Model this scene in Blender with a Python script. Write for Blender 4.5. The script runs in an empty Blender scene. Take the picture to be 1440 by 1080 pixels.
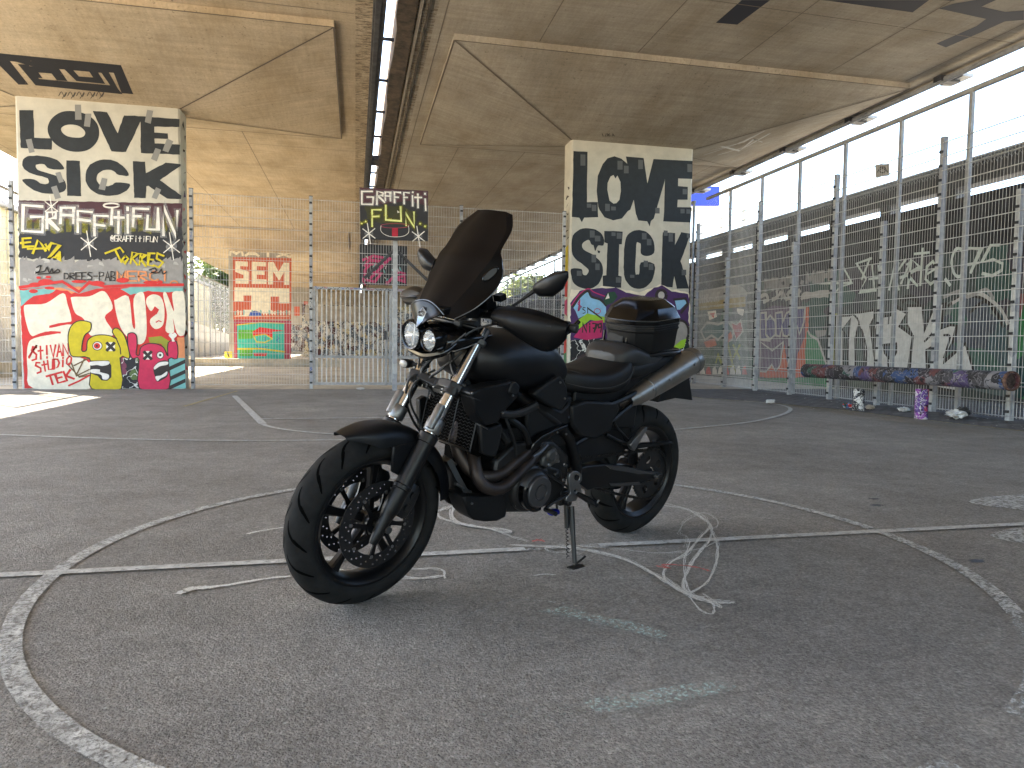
import bpy, bmesh, math, random
from mathutils import Vector, Matrix
from mathutils.geometry import tessellate_polygon
random.seed(7)
PI = math.pi
sc = bpy.context.scene
COL = sc.collection
# ---------------------------------------------------------------- camera
H = 0.88
F_PX, CX, CY = 998.0, 720.0, 540.0
WX = Vector((0.97665, 0.00185, 0.21482)); WX.normalize()
WY = Vector(((500-CX), (483-CY), F_PX)).normalized()
_t = Vector(((5247-CX), (547-CY), F_PX)); WX = (_t - WY*_t.dot(WY)).normalized()
WZ = WY.cross(WX)
if WZ.y > 0: WZ = -WZ
cam_d = bpy.data.cameras.new("camera"); cam = bpy.data.objects.new("camera", cam_d); COL.objects.link(cam)
cam_d.sensor_width = 36; cam_d.lens = F_PX/1440*36; cam_d.clip_end = 3000; cam_d.clip_start = 0.05
def c2w(v): return Vector((WX.dot(v), WY.dot(v), WZ.dot(v)))
R_, D_, Fw = c2w(Vector((1, 0, 0))), c2w(Vector((0, 1, 0))), c2w(Vector((0, 0, 1)))
cam.matrix_world = Matrix((( R_.x, -D_.x, -Fw.x, 0), (R_.y, -D_.y, -Fw.y, 0), (R_.z, -D_.z, -Fw.z, H), (0, 0, 0, 1)))
sc.camera = cam
CAM = Vector((0, 0, H))
# ---------------------------------------------------------------- world, sun, exposure
w = bpy.data.worlds.new("World"); sc.world = w; w.use_nodes = True
nt = w.node_tree; bg = nt.nodes["Background"]
sky = nt.nodes.new("ShaderNodeTexSky"); sky.sky_type = 'NISHITA'; sky.sun_disc = False
SUN_EL, SUN_AZ = math.radians(38), math.radians(-45)      # azimuth from +Y towards +X : the sun stands far left, ahead
sky.sun_elevation = SUN_EL; sky.sun_rotation = SUN_AZ; sky.air_density = 1.0; sky.dust_density = 1.4; sky.ozone_density = 1.0
nt.links.new(sky.outputs[0], bg.inputs[0]); bg.inputs[1].default_value = 0.115
sl = bpy.data.lights.new("sun", 'SUN'); sl.energy = 4.3; sl.angle = math.radians(0.5); sl.color = (1, 0.89, 0.72)
so = bpy.data.objects.new("sun", sl); COL.objects.link(so)
sdir = Vector((math.sin(SUN_AZ)*math.cos(SUN_EL), math.cos(SUN_AZ)*math.cos(SUN_EL), math.sin(SUN_EL)))
so.rotation_euler = (sdir).to_track_quat('Z', 'Y').to_euler(); so.location = (-30, 30, 40)
sc.view_settings.view_transform = 'Standard'; sc.view_settings.look = 'None'; sc.view_settings.gamma = 1
sc.view_settings.exposure = 3.5
sc.cycles.max_bounces = 8; sc.cycles.diffuse_bounces = 5; sc.cycles.transparent_max_bounces = 24

# ---------------------------------------------------------------- pixel rays onto real planes
def ray(px, py): return c2w(Vector(((px-CX)/F_PX, (py-CY)/F_PX, 1)))
class Plane:
    """a painted surface: point o, outward normal n (towards the viewer)"""
    def __init__(s, o, n): s.o = Vector(o); s.n = Vector(n).normalized()
    def at(s, px, py, off=0.0):
        r = ray(px, py); t = (s.o + s.n*off - CAM).dot(s.n)/r.dot(s.n); return CAM + r*t
GROUND = Plane((0, 0, 0), (0, 0, 1))
def zc(x0, y0, k): return lambda pts: [(x0+x/k, y0+y/k) for x, y in pts]

# ---------------------------------------------------------------- materials
def lin(c):
    return tuple((v/255/12.92 if v/255 <= .04045 else ((v/255+.055)/1.055)**2.4) for v in c)
MATS = {}
def mat(name, rgb, rough=.6, metal=0.0, n_scale=0, n_amt=.15, bump=0, b_scale=60, spec=.5, alpha=1.0, coat=0, trans=0, worn=0, worn_scale=30, stretch=(1,1,1), rgb2=None, stain=0, lo=.35, hi=.65, coord='Object', soft=.04):
    if name in MATS: return MATS[name]
    m = bpy.data.materials.new(name); m.use_nodes = True; N = m.node_tree.nodes; L = m.node_tree.links
    p = N["Principled BSDF"]; p.inputs["Roughness"].default_value = rough; p.inputs["Metallic"].default_value = metal
    p.inputs["Specular IOR Level"].default_value = spec; p.inputs["Coat Weight"].default_value = coat
    p.inputs["Transmission Weight"].default_value = trans; p.inputs["Coat Roughness"].default_value = .08
    c = (*rgb, 1); p.inputs["Base Color"].default_value = c; m.diffuse_color = c
    tc = N.new("ShaderNodeTexCoord"); mp = N.new("ShaderNodeMapping"); mp.inputs[3].default_value = stretch; L.new(tc.outputs[coord], mp.inputs[0])
    if n_scale:
        nz = N.new("ShaderNodeTexNoise"); nz.inputs["Scale"].default_value = n_scale; nz.inputs["Detail"].default_value = 8; nz.inputs["Roughness"].default_value = .65
        L.new(mp.outputs[0], nz.inputs[0]); cr = N.new("ShaderNodeValToRGB"); e = cr.color_ramp.elements
        e[0].position = lo; e[1].position = hi
        c2 = rgb2 or tuple(v*(1-n_amt*2) for v in rgb)
        e[0].color = (*c2, 1); e[1].color = (*(v*(1+(0 if rgb2 else n_amt)) for v in rgb), 1); L.new(nz.outputs[0], cr.inputs[0]); out = cr.outputs[0]
        if stain:
            n2 = N.new("ShaderNodeTexNoise"); n2.inputs["Scale"].default_value = n_scale*.17; n2.inputs["Detail"].default_value = 6; L.new(mp.outputs[0], n2.inputs[0])
            r2 = N.new("ShaderNodeMapRange"); r2.inputs[1].default_value = .35; r2.inputs[2].default_value = .65; r2.inputs[3].default_value = 1-stain; r2.inputs[4].default_value = 1.1
            L.new(n2.outputs[0], r2.inputs[0]); mx = N.new("ShaderNodeVectorMath"); mx.operation = 'SCALE'; L.new(out, mx.inputs[0]); L.new(r2.outputs[0], mx.inputs[3]); out = mx.outputs[0]
        L.new(out, p.inputs["Base Color"])
    if bump:
        nb = N.new("ShaderNodeTexNoise"); nb.inputs["Scale"].default_value = b_scale; nb.inputs["Detail"].default_value = 5
        L.new(mp.outputs[0], nb.inputs[0]); bp = N.new("ShaderNodeBump"); bp.inputs["Strength"].default_value = bump; bp.inputs["Distance"].default_value = .01
        L.new(nb.outputs[0], bp.inputs["Height"]); L.new(bp.outputs[0], p.inputs["Normal"])
    if worn or alpha < 1:
        p.inputs["Alpha"].default_value = alpha
        if worn:
            nw = N.new("ShaderNodeTexNoise"); nw.inputs["Scale"].default_value = worn_scale; nw.inputs["Detail"].default_value = 9; nw.inputs["Roughness"].default_value = .75
            L.new(mp.outputs[0], nw.inputs[0]); mr = N.new("ShaderNodeMapRange"); mr.inputs[1].default_value = worn-soft; mr.inputs[2].default_value = worn+soft; mr.inputs[3].default_value = 0; mr.inputs[4].default_value = alpha
            L.new(nw.outputs[0], mr.inputs[0]); L.new(mr.outputs[0], p.inputs["Alpha"])
    MATS[name] = m; return m

# ---------------------------------------------------------------- mesh builder
def resample(P, n, closed=False):
    """Catmull-Rom through P"""
    P = [Vector(p) for p in P]; out = []; k = len(P); segs = k if closed else k-1
    for i in range(segs):
        if closed: a, b, c, d = P[(i-1) % k], P[i], P[(i+1) % k], P[(i+2) % k]
        else: a, b, c, d = P[max(i-1, 0)], P[i], P[i+1], P[min(i+2, k-1)]
        for j in range(n):
            t = j/n
            out.append(.5*((2*b)+(c-a)*t+(2*a-5*b+4*c-d)*t*t+(3*b-a-3*c+d)*t**3))
    if not closed: out.append(P[-1])
    return out
class MB:
    def __init__(s, T=None): s.v = []; s.f = []; s.mi = []; s.mats = []; s.T = T; s.off = 0; s.sm = []
    def m(s, material):
        if material not in s.mats: s.mats.append(material)
        return s.mats.index(material)
    def add(s, verts, faces, material, smooth=True):
        b = len(s.v); i = s.m(material)
        s.v += [tuple(s.T(Vector(p))) if s.T else tuple(p) for p in verts]
        for f in faces: s.f.append([b+k for k in f]); s.mi.append(i); s.sm.append(smooth)
    def box(s, c, size, material, rot=None, smooth=False, bev=0):
        c = Vector(c); hx, hy, hz = (q/2 for q in size); V = []
        for x in (-hx, hx):
            for y in (-hy, hy):
                for z in (-hz, hz):
                    p = Vector((x, y, z)); V.append(c+(rot @ p if rot else p))
        s.add(V, [(0, 1, 3, 2), (4, 6, 7, 5), (0, 4, 5, 1), (2, 3, 7, 6), (0, 2, 6, 4), (1, 5, 7, 3)], material, smooth)
    def tube(s, P, r, material, n=10, sub=0, closed=False, cap=True, flat=1.0):
        P = [Vector(p) for p in P]; R = r if isinstance(r, (list, tuple)) else [r]*len(P)
        if sub:
            R2 = resample([(q, 0, 0) for q in R], sub, closed); P = resample(P, sub, closed); R = [q.x for q in R2]
        V = []; F = []; k = len(P); up = None
        for i, p in enumerate(P):
            a = P[(i-1) % k] if (closed or i) else p; b = P[(i+1) % k] if (closed or i < k-1) else p
            t = (b-a).normalized()
            if up is None:
                up = Vector((0, 0, 1)) if abs(t.z) < .9 else Vector((1, 0, 0))
            up = (up - t*up.dot(t)); up = up.normalized() if up.length > 1e-6 else t.orthogonal().normalized()
            sd = t.cross(up)
            for j in range(n):
                an = 2*PI*j/n; V.append(p+(up*math.cos(an)*flat+sd*math.sin(an))*R[i])
        for i in range(k if closed else k-1):
            for j in range(n):
                a = i*n+j; b = i*n+(j+1) % n; c = ((i+1) % k)*n+(j+1) % n; d = ((i+1) % k)*n+j; F.append((a, d, c, b))
        if cap and not closed: F.append(tuple(range(n))); F.append(tuple((k-1)*n+j for j in reversed(range(n))))
        s.add(V, F, material)
    def lathe(s, prof, o, axis, material, n=32, a0=0, a1=2*PI):
        """prof [(radius, distance along axis)]"""
        o = Vector(o); ax = Vector(axis).normalized(); u = ax.orthogonal().normalized(); w_ = ax.cross(u)
        full = abs(a1-a0-2*PI) < 1e-6; m_ = n if full else n+1; V = []; F = []; k = len(prof)
        for i in range(m_):
            an = a0+(a1-a0)*i/n
            for r, h in prof: V.append(o+ax*h+(u*math.cos(an)+w_*math.sin(an))*r)
        for i in range(n):
            j = (i+1) % m_
            for q in range(k-1):
                F.append((i*k+q, j*k+q, j*k+q+1, i*k+q+1))
        s.add(V, F, material)
    def loft(s, rings, material, cap=True, smooth=True):
        n = len(rings[0]); V = [p for r in rings for p in r]; F = []
        for i in range(len(rings)-1):
            for j in range(n): F.append((i*n+j, i*n+(j+1) % n, (i+1)*n+(j+1) % n, (i+1)*n+j))
        if cap: F.append(tuple(reversed(range(n)))); F.append(tuple((len(rings)-1)*n+j for j in range(n)))
        s.add(V, F, material, smooth)
    def sheet(s, rows, material, thick=.004, smooth=True):
        """grid of points turned into a shell with real thickness"""
        n = len(rows[0]); k = len(rows); top = [Vector(p) for r in rows for p in r]; nr = [Vector() for _ in top]
        F = []
        for i in range(k-1):
            for j in range(n-1):
                a, b, c, d = i*n+j, i*n+j+1, (i+1)*n+j+1, (i+1)*n+j; F.append((a, b, c, d))
                q = (top[c]-top[a]).cross(top[d]-top[b])
                for t in (a, b, c, d): nr[t] += q
        bot = [p-(q.normalized()*thick if q.length > 0 else Vector()) for p, q in zip(top, nr)]; o = len(top)
        G = [tuple(o+t for t in reversed(f)) for f in F]; E = []
        rim = [j for j in range(n)]+[i*n+n-1 for i in range(1, k)]+[(k-1)*n+j for j in range(n-2, -1, -1)]+[i*n for i in range(k-2, 0, -1)]
        for a, b in zip(rim, rim[1:]+rim[:1]): E.append((a, o+a, o+b, b))
        s.add(top+bot, F+G+E, material, smooth)
    def prism(s, pts, d, material, holes=(), smooth=False):
        """pts: planar 3D outline, d: extrusion vector"""
        loops = [[Vector(p) for p in pts]]+[[Vector(p) for p in h] for h in holes]; d = Vector(d)
        flat = [p for l in loops for p in l]; tris = tessellate_polygon(loops); o = len(flat)
        F = [tuple(t) for t in tris]+[tuple(o+k for k in reversed(t)) for t in tris]; b = 0
        for l in loops:
            for i in range(len(l)): j = (i+1) % len(l); F.append((b+i, b+j, o+b+j, o+b+i))
            b += len(l)
        s.add(flat+[p+d for p in flat], F, material, smooth)
    # paint on a plane: every coat lies a little above the one before
    def coat(s): s.off += .00012; return .002+s.off
    def poly(s, pl, px, material, holes=()):
        o = s.coat(); loops = [[pl.at(x, y, o) for x, y in l] for l in [px]+list(holes)]
        flat = [p for l in loops for p in l]
        s.add(flat, [tuple(t) for t in tessellate_polygon(loops)], material, False)
    def stroke(s, pl, px, wd, material, sub=0, jit=0, taper=False, closed=False):
        if sub: px = [(p.x, p.y) for p in resample([(x, y, 0) for x, y in px], sub, closed)]
        if closed: px = list(px)+[px[0]]
        o = s.coat(); P = [pl.at(x, y, o) for x, y in px]; V = []; F = []; k = len(P)
        for i, p in enumerate(P):
            t = (P[min(i+1, k-1)]-P[max(i-1, 0)])
            if t.length < 1e-6: t = Vector((1, 0, .1))
            t.normalize(); q = pl.n.cross(t)
            # mitre
            if 0 < i < k-1:
                t1 = (P[i]-P[i-1]).normalized(); cs = max(.45, t1.dot(t)); 
            else: cs = 1
            ww = wd*(1+random.uniform(-jit, jit))*.5/cs
            if taper: ww *= min(1, .25+min(i, k-1-i)*1.5/k*2)
            e = t*(wd*.35 if i == k-1 else (-wd*.35 if i == 0 else 0))
            V += [p+q*ww+e, p-q*ww+e]
        for i in range(k-1): F.append((2*i, 2*i+1, 2*i+3, 2*i+2))
        s.add(V, F, material, False)
    def build(s, name, parent=None, loc=None, bevel=0, sub=0, angle=35, **tags):
        me = bpy.data.meshes.new(name)
        vv = s.v
        if loc is None and parent is not None and not parent.get('_l'):
            q = parent; t = Vector()
            while q:
                if q.name.startswith('motorcycle'): t = Vector(); break
                t += q.location; q = q.parent
            if t.length > 0: vv = [(a-t.x, b-t.y, c-t.z) for a, b, c in s.v]
        if loc is not None: vv = [(a-loc[0], b-loc[1], c-loc[2]) for a, b, c in s.v]
        me.from_pydata(vv, [], s.f); me.validate()
        for m_ in s.mats: me.materials.append(m_)
        if len(me.polygons) == len(s.mi):
            me.polygons.foreach_set("material_index", s.mi); me.polygons.foreach_set("use_smooth", s.sm)
        me.update()
        try: me.set_sharp_from_angle(angle=math.radians(angle))
        except Exception: pass
        o = bpy.data.objects.new(name, me); COL.objects.link(o)
        if parent: o.parent = parent
        if loc is not None: o.location = loc
        if bevel:
            b = o.modifiers.new("bevel", 'BEVEL'); b.width = bevel; b.segments = 2; b.limit_method = 'ANGLE'; b.angle_limit = math.radians(40)
        if sub:
            q = o.modifiers.new("sub", 'SUBSURF'); q.levels = sub; q.render_levels = sub
        for a, b in tags.items(): o[a] = b
        return o
def thing(name, label, cat, loc=(0, 0, 0), group=None):
    o = bpy.data.objects.new(name, None); COL.objects.link(o); o.location = loc; o.empty_display_size = .1
    o["label"] = label; o["category"] = cat
    if group: o["group"] = group
    return o
def recalc(o):
    b = bmesh.new(); b.from_mesh(o.data); bmesh.ops.recalc_face_normals(b, faces=b.faces); b.to_mesh(o.data); b.free(); return o
# ================================================================= MATERIALS OF THE PLACE
def S(*c): return lin(c)
def asphalt_mat():
    m = bpy.data.materials.new('asphalt'); m.use_nodes = True; N = m.node_tree.nodes; L = m.node_tree.links; p = N["Principled BSDF"]; p.inputs["Roughness"].default_value = .86; p.inputs["Specular IOR Level"].default_value = .35
    tc = N.new("ShaderNodeTexCoord")
    def noise(s, d=6, r=.6):
        n = N.new("ShaderNodeTexNoise"); n.inputs["Scale"].default_value = s; n.inputs["Detail"].default_value = d; n.inputs["Roughness"].default_value = r; L.new(tc.outputs['Object'], n.inputs[0]); return n.outputs[0]
    def rng(v, a, b, c, d):
        r = N.new("ShaderNodeMapRange"); r.inputs[1].default_value = a; r.inputs[2].default_value = b; r.inputs[3].default_value = c; r.inputs[4].default_value = d; L.new(v, r.inputs[0]); return r.outputs[0]
    def mul(a, b):
        q = N.new("ShaderNodeMath"); q.operation = 'MULTIPLY'; L.new(a, q.inputs[0]); L.new(b, q.inputs[1]); return q.outputs[0]
    vo = N.new("ShaderNodeTexVoronoi"); vo.inputs["Scale"].default_value = 150; L.new(tc.outputs['Object'], vo.inputs[0]); sp = N.new("ShaderNodeSeparateColor"); L.new(vo.outputs["Color"], sp.inputs[0])
    v = mul(mul(rng(noise(.7, 5), .3, .7, .82, 1.14), rng(noise(5, 8, .7), .3, .7, .84, 1.14)), mul(rng(sp.outputs[0], 0, 1, .80, 1.22), rng(noise(90, 4), .35, .68, .74, 1.24))); v = mul(v, rng(noise(26, 6, .75), .36, .60, .80, 1.10)); v = mul(v, rng(noise(1.9, 7, .7), .38, .62, .90, 1.07))
    sc_ = N.new("ShaderNodeVectorMath"); sc_.operation = 'SCALE'; sc_.inputs[0].default_value = (.292, .274, .247); L.new(v, sc_.inputs[3]); L.new(sc_.outputs[0], p.inputs["Base Color"])
    h = N.new("ShaderNodeMath"); h.operation = 'ADD'; L.new(rng(vo.outputs["Distance"], 0, .6, 1, 0), h.inputs[0]); L.new(rng(noise(60, 6, .7), .3, .7, 0, 1.4), h.inputs[1])
    b = N.new("ShaderNodeBump"); b.inputs["Strength"].default_value = .85; b.inputs["Distance"].default_value = .006; L.new(h.outputs[0], b.inputs["Height"]); L.new(b.outputs[0], p.inputs["Normal"]); return m
M_ASPH = asphalt_mat()
M_PAVE = mat('old_concrete_paving', (.56, .50, .39), .9, n_scale=6, n_amt=.12, bump=.3, b_scale=60, stain=.25)
M_GROUND = mat('dusty_ground', (.40, .34, .25), .95, n_scale=.8, n_amt=.12, bump=.3, b_scale=20, stain=.3)
M_LINE = mat('worn_white_paint', (.50, .505, .48), .85, n_scale=18, n_amt=.22, worn=.455, worn_scale=85, soft=.07, bump=.4, b_scale=130)
M_LINE2 = mat('faded_white_paint', (.46, .47, .45), .85, worn=.53, worn_scale=60, soft=.06)
M_LFAR = mat('court_line_paint', (.50, .505, .48), .85, n_scale=18, n_amt=.15, worn=.39, worn_scale=60, soft=.07); M_CLOV = mat('thin_white_rolled_paint', (.46, .47, .45), .85, worn=.47, worn_scale=45, soft=.08)
M_YEL = mat('faded_yellow_line', (.40, .34, .16), .85, worn=.46, worn_scale=40)
M_CHALK = mat('white_chalk', (.66, .66, .62), .9, worn=.42, worn_scale=160)
M_RED = mat('red_chalk', (.55, .15, .13), .9, worn=.45, worn_scale=110)
M_TEAL = mat('pale_green_scuff', (.42, .52, .48), .9, worn=.535, worn_scale=75)
def concrete_mat(name, rgb, warm):
    m = bpy.data.materials.new(name); m.use_nodes = True; N = m.node_tree.nodes; L = m.node_tree.links; p = N["Principled BSDF"]; p.inputs["Roughness"].default_value = .9; p.inputs["Specular IOR Level"].default_value = .25
    tc = N.new("ShaderNodeTexCoord")
    def noise(s, st=(1, 1, 1), d=6, r=.6):
        mp = N.new("ShaderNodeMapping"); mp.inputs[3].default_value = st; L.new(tc.outputs['Object'], mp.inputs[0])
        n = N.new("ShaderNodeTexNoise"); n.inputs["Scale"].default_value = s; n.inputs["Detail"].default_value = d; n.inputs["Roughness"].default_value = r; L.new(mp.outputs[0], n.inputs[0]); return n.outputs[0]
    def rng(v, a, b, c, d):
        r = N.new("ShaderNodeMapRange"); r.inputs[1].default_value = a; r.inputs[2].default_value = b; r.inputs[3].default_value = c; r.inputs[4].default_value = d; L.new(v, r.inputs[0]); return r.outputs[0]
    def mul(a, b):
        q = N.new("ShaderNodeMath"); q.operation = 'MULTIPLY'; L.new(a, q.inputs[0]); L.new(b, q.inputs[1]); return q.outputs[0]
    v = mul(rng(noise(.55, d=8, r=.7), .3, .7, .84, 1.12), rng(noise(2.4, (.35, 5, 1), 5), .3, .7, .88, 1.10))        # broad tone, board marks across
    v = mul(v, rng(noise(5, (4, .35, 1), 4), .32, .68, .93, 1.06)); v = mul(v, rng(noise(30, d=3), .3, .7, .90, 1.08)); v = mul(v, rng(noise(17, d=2), .66, .72, 1, .62))   # fine grain and small pits
    mx = N.new("ShaderNodeMix"); mx.data_type = 'RGBA'; L.new(rng(noise(1.3, (1, .5, 1)), .40, .66, 0, 1), mx.inputs[0]); mx.inputs[6].default_value = (*rgb, 1); mx.inputs[7].default_value = (*warm, 1)
    sc_ = N.new("ShaderNodeVectorMath"); sc_.operation = 'SCALE'; L.new(mx.outputs[2], sc_.inputs[0]); L.new(v, sc_.inputs[3]); L.new(sc_.outputs[0], p.inputs["Base Color"])
    b = N.new("ShaderNodeBump"); b.inputs["Strength"].default_value = .35; b.inputs["Distance"].default_value = .01; L.new(noise(22), b.inputs["Height"]); L.new(b.outputs[0], p.inputs["Normal"]); m.diffuse_color = (*rgb, 1); return m
M_CONC = concrete_mat('soffit_concrete', (.54, .44, .31), (.44, .345, .225)); M_CONC_R = concrete_mat('greyer_soffit_concrete', (.43, .38, .305), (.35, .295, .22))  # the right deck gets a greyer, darker tone than the left
M_DARKC = mat('sooty_concrete', (.10, .085, .065), .9, n_scale=3, n_amt=.3, stain=.4)
M_JOINT = mat('soffit_joint_line', (.20, .165, .125), .95, worn=.42, worn_scale=6)  # thin dark lines for the joints of the soffit
M_STAIN = mat('brown_drip_stain', (.24, .18, .12), .95, worn=.54, worn_scale=5, stretch=(1, 4, 1))
M_BLACKP = mat('black_paint_on_concrete', (.018, .018, .022), .7, worn=.33, worn_scale=12)
M_STEEL = mat('galvanised_steel', (.56, .56, .545), .5, .0, n_scale=9, n_amt=.12)
M_STEELD = mat('dull_galvanised_post', (.36, .36, .355), .55, .0, n_scale=14, n_amt=.12, stain=.2)
M_CLIP = mat('black_fence_clip', (.03, .03, .033), .6)
M_DARKST = mat('dark_steel', (.05, .05, .055), .6, n_scale=6, n_amt=.3)
M_WHITEP = mat('cream_wall_paint', (.56, .53, .445), .75, n_scale=5, n_amt=.05, stain=.12)
M_LETTER = mat('slate_letter_paint', (.014, .019, .024), .65, n_scale=8, n_amt=.15)
M_TAPE = mat('grey_tape_patch', (.24, .24, .23), .7)
M_TAPE2 = mat('dark_grey_patch', (.10, .105, .11), .7)
def P(name, *rgb, **k): return mat('spray_'+name, lin(rgb), k.pop('rough', .65), n_scale=7, n_amt=.08, **k)
p_mar = P('maroon', 72, 38, 48); p_blk = P('charcoal', 42, 42, 46); p_wht = P('white', 232, 226, 216); p_yel = P('yellow', 205, 185, 20); p_olive = P('olive', 150, 150, 40)
p_gry = P('grey', 150, 146, 142); p_lgr = P('light_grey', 182, 178, 172); p_red = P('red', 205, 44, 40); p_crm = P('cream', 232, 222, 200)
p_lin = P('outline', 45, 38, 34); p_pink = P('raspberry', 206, 40, 82); p_tea = P('aqua', 120, 180, 175); p_org = P('orange', 220, 140, 90); p_brn = P('brown', 110, 85, 50)
p_pur = P('purple', 70, 38, 92); p_sky = P('sky_blue', 140, 190, 225); p_lime = P('lime', 150, 195, 45); p_mag = P('magenta', 190, 40, 100); p_dg = P('dark_green', 30, 70, 50)
p_mauve = P('mauve', 104, 84, 110); p_vio = P('dusty_violet', 88, 80, 128); p_ora2 = P('brick_orange', 196, 96, 66); p_grn = P('leaf_green', 70, 135, 92); p_chk = P('chalk', 196, 204, 196)
p_navy = P('navy', 24, 28, 48); p_tq = P('turquoise', 60, 180, 160); p_grass = P('grass_green', 90, 165, 50); p_rose = P('rose', 170, 60, 80); p_blu = P('blue', 60, 90, 170)
p_haze = mat('spray_haze_white', (.6, .6, .6), .7, worn=.5, worn_scale=10, alpha=.5, soft=.3); p_hazy = mat('spray_haze_yellow', lin((170, 165, 40)), .7, worn=.5, worn_scale=6, alpha=.75, soft=.2)
def gmat(name, cols, scale=2.0, lines=True, bg=None, wc=(214, 214, 208)):
    """layers of old spray paint: warped cells of colour under wavering dark and pale strokes"""
    m = bpy.data.materials.new(name); m.use_nodes = True; N = m.node_tree.nodes; L = m.node_tree.links; p = N["Principled BSDF"]; p.inputs["Roughness"].default_value = .7
    tc = N.new("ShaderNodeTexCoord"); nz = N.new("ShaderNodeTexNoise"); nz.inputs["Scale"].default_value = scale*1.3; nz.inputs["Detail"].default_value = 3
    L.new(tc.outputs['Object'], nz.inputs[0]); ad = N.new("ShaderNodeVectorMath"); ad.operation = 'MULTIPLY_ADD'; ad.inputs[1].default_value = (.9/scale,)*3
    L.new(nz.outputs[1], ad.inputs[0]); L.new(tc.outputs['Object'], ad.inputs[2])
    vo = N.new("ShaderNodeTexVoronoi"); vo.inputs["Scale"].default_value = scale; L.new(ad.outputs[0], vo.inputs[0])
    sp = N.new("ShaderNodeSeparateColor"); L.new(vo.outputs["Color"], sp.inputs[0]); cr = N.new("ShaderNodeValToRGB"); cr.color_ramp.interpolation = 'CONSTANT'
    e = cr.color_ramp.elements
    for i, c in enumerate(cols):
        q = e[i] if i < 2 else e.new(i/len(cols)); q.position = i/len(cols); q.color = (*lin(c), 1)
    L.new(sp.outputs[0], cr.inputs[0]); out = cr.outputs[0]
    for sc_, thr, c in ((scale*1.1, .035, (26, 26, 30)), (scale*1.9, .025, wc)) if lines else ():
        n2 = N.new("ShaderNodeTexNoise"); n2.inputs["Scale"].default_value = sc_; n2.inputs["Detail"].default_value = 2.5; L.new(ad.outputs[0], n2.inputs[0])
        s_ = N.new("ShaderNodeMath"); s_.operation = 'SUBTRACT'; s_.inputs[1].default_value = .5; L.new(n2.outputs[0], s_.inputs[0])
        a_ = N.new("ShaderNodeMath"); a_.operation = 'ABSOLUTE'; L.new(s_.outputs[0], a_.inputs[0]); l_ = N.new("ShaderNodeMath"); l_.operation = 'LESS_THAN'; l_.inputs[1].default_value = thr*.55; L.new(a_.outputs[0], l_.inputs[0])
        mx = N.new("ShaderNodeMix"); mx.data_type = 'RGBA'; L.new(l_.outputs[0], mx.inputs[0]); L.new(out, mx.inputs[6]); mx.inputs[7].default_value = (*lin(c), 1); out = mx.outputs[2]
    n3 = N.new("ShaderNodeTexNoise"); n3.inputs["Scale"].default_value = 14; n3.inputs["Detail"].default_value = 6; L.new(tc.outputs['Object'], n3.inputs[0]); r = N.new("ShaderNodeMapRange"); r.inputs[3].default_value = .6; r.inputs[4].default_value = 1.35; L.new(n3.outputs[0], r.inputs[0])
    v = N.new("ShaderNodeVectorMath"); v.operation = 'SCALE'; L.new(out, v.inputs[0]); L.new(r.outputs[0], v.inputs[3]); L.new(v.outputs[0], p.inputs["Base Color"]); m.diffuse_color = (*lin(cols[0]), 1)
    return m
G_POST = gmat('tagged_post_paint', [(166, 167, 168), (174, 175, 175), (158, 159, 162), (150, 151, 155), (178, 179, 178)], 5, False)
G_PIPE = gmat('graffiti_pipe_paint', [(40, 40, 44), (120, 118, 122), (50, 44, 52), (46, 82, 72), (35, 35, 40), (74, 62, 100), (96, 56, 58), (48, 70, 112), (60, 58, 62)], 5, wc=(120, 118, 122))
G_WALL = gmat('graffiti_wall_paint', [(58, 68, 66), (72, 78, 76), (50, 54, 60), (84, 94, 88), (64, 60, 68), (52, 80, 74)], .9, False)
G_WALL_TOP = mat('dark_wall_top', lin((50, 50, 54)), .85, n_scale=2.2, n_amt=.25, stain=.3)
G_TEAL = gmat('teal_graffiti_paint', [(66, 86, 90), (84, 98, 98), (60, 92, 80), (72, 78, 88), (100, 108, 106)], 1.6, False)
G_GREEN = gmat('green_graffiti_paint', [(40, 110, 60), (20, 60, 60), (70, 160, 80), (30, 36, 44), (120, 70, 70)], 1.6, False)
G_SMALL = gmat('dense_tag_paint', [(190, 186, 176), (150, 150, 150), (200, 196, 186), (110, 120, 130), (205, 190, 150), (90, 60, 60)], 3.2)
G_DARKMIX = gmat('dark_low_graffiti', [(30, 30, 34), (60, 46, 50), (26, 40, 36), (120, 60, 80), (40, 38, 44), (90, 110, 60)], 2.2)
G_SIDE = gmat('pillar_side_tags', [(170, 160, 140), (150, 140, 128), (160, 150, 136), (120, 110, 110), (176, 168, 148)], 3.5)

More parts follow.
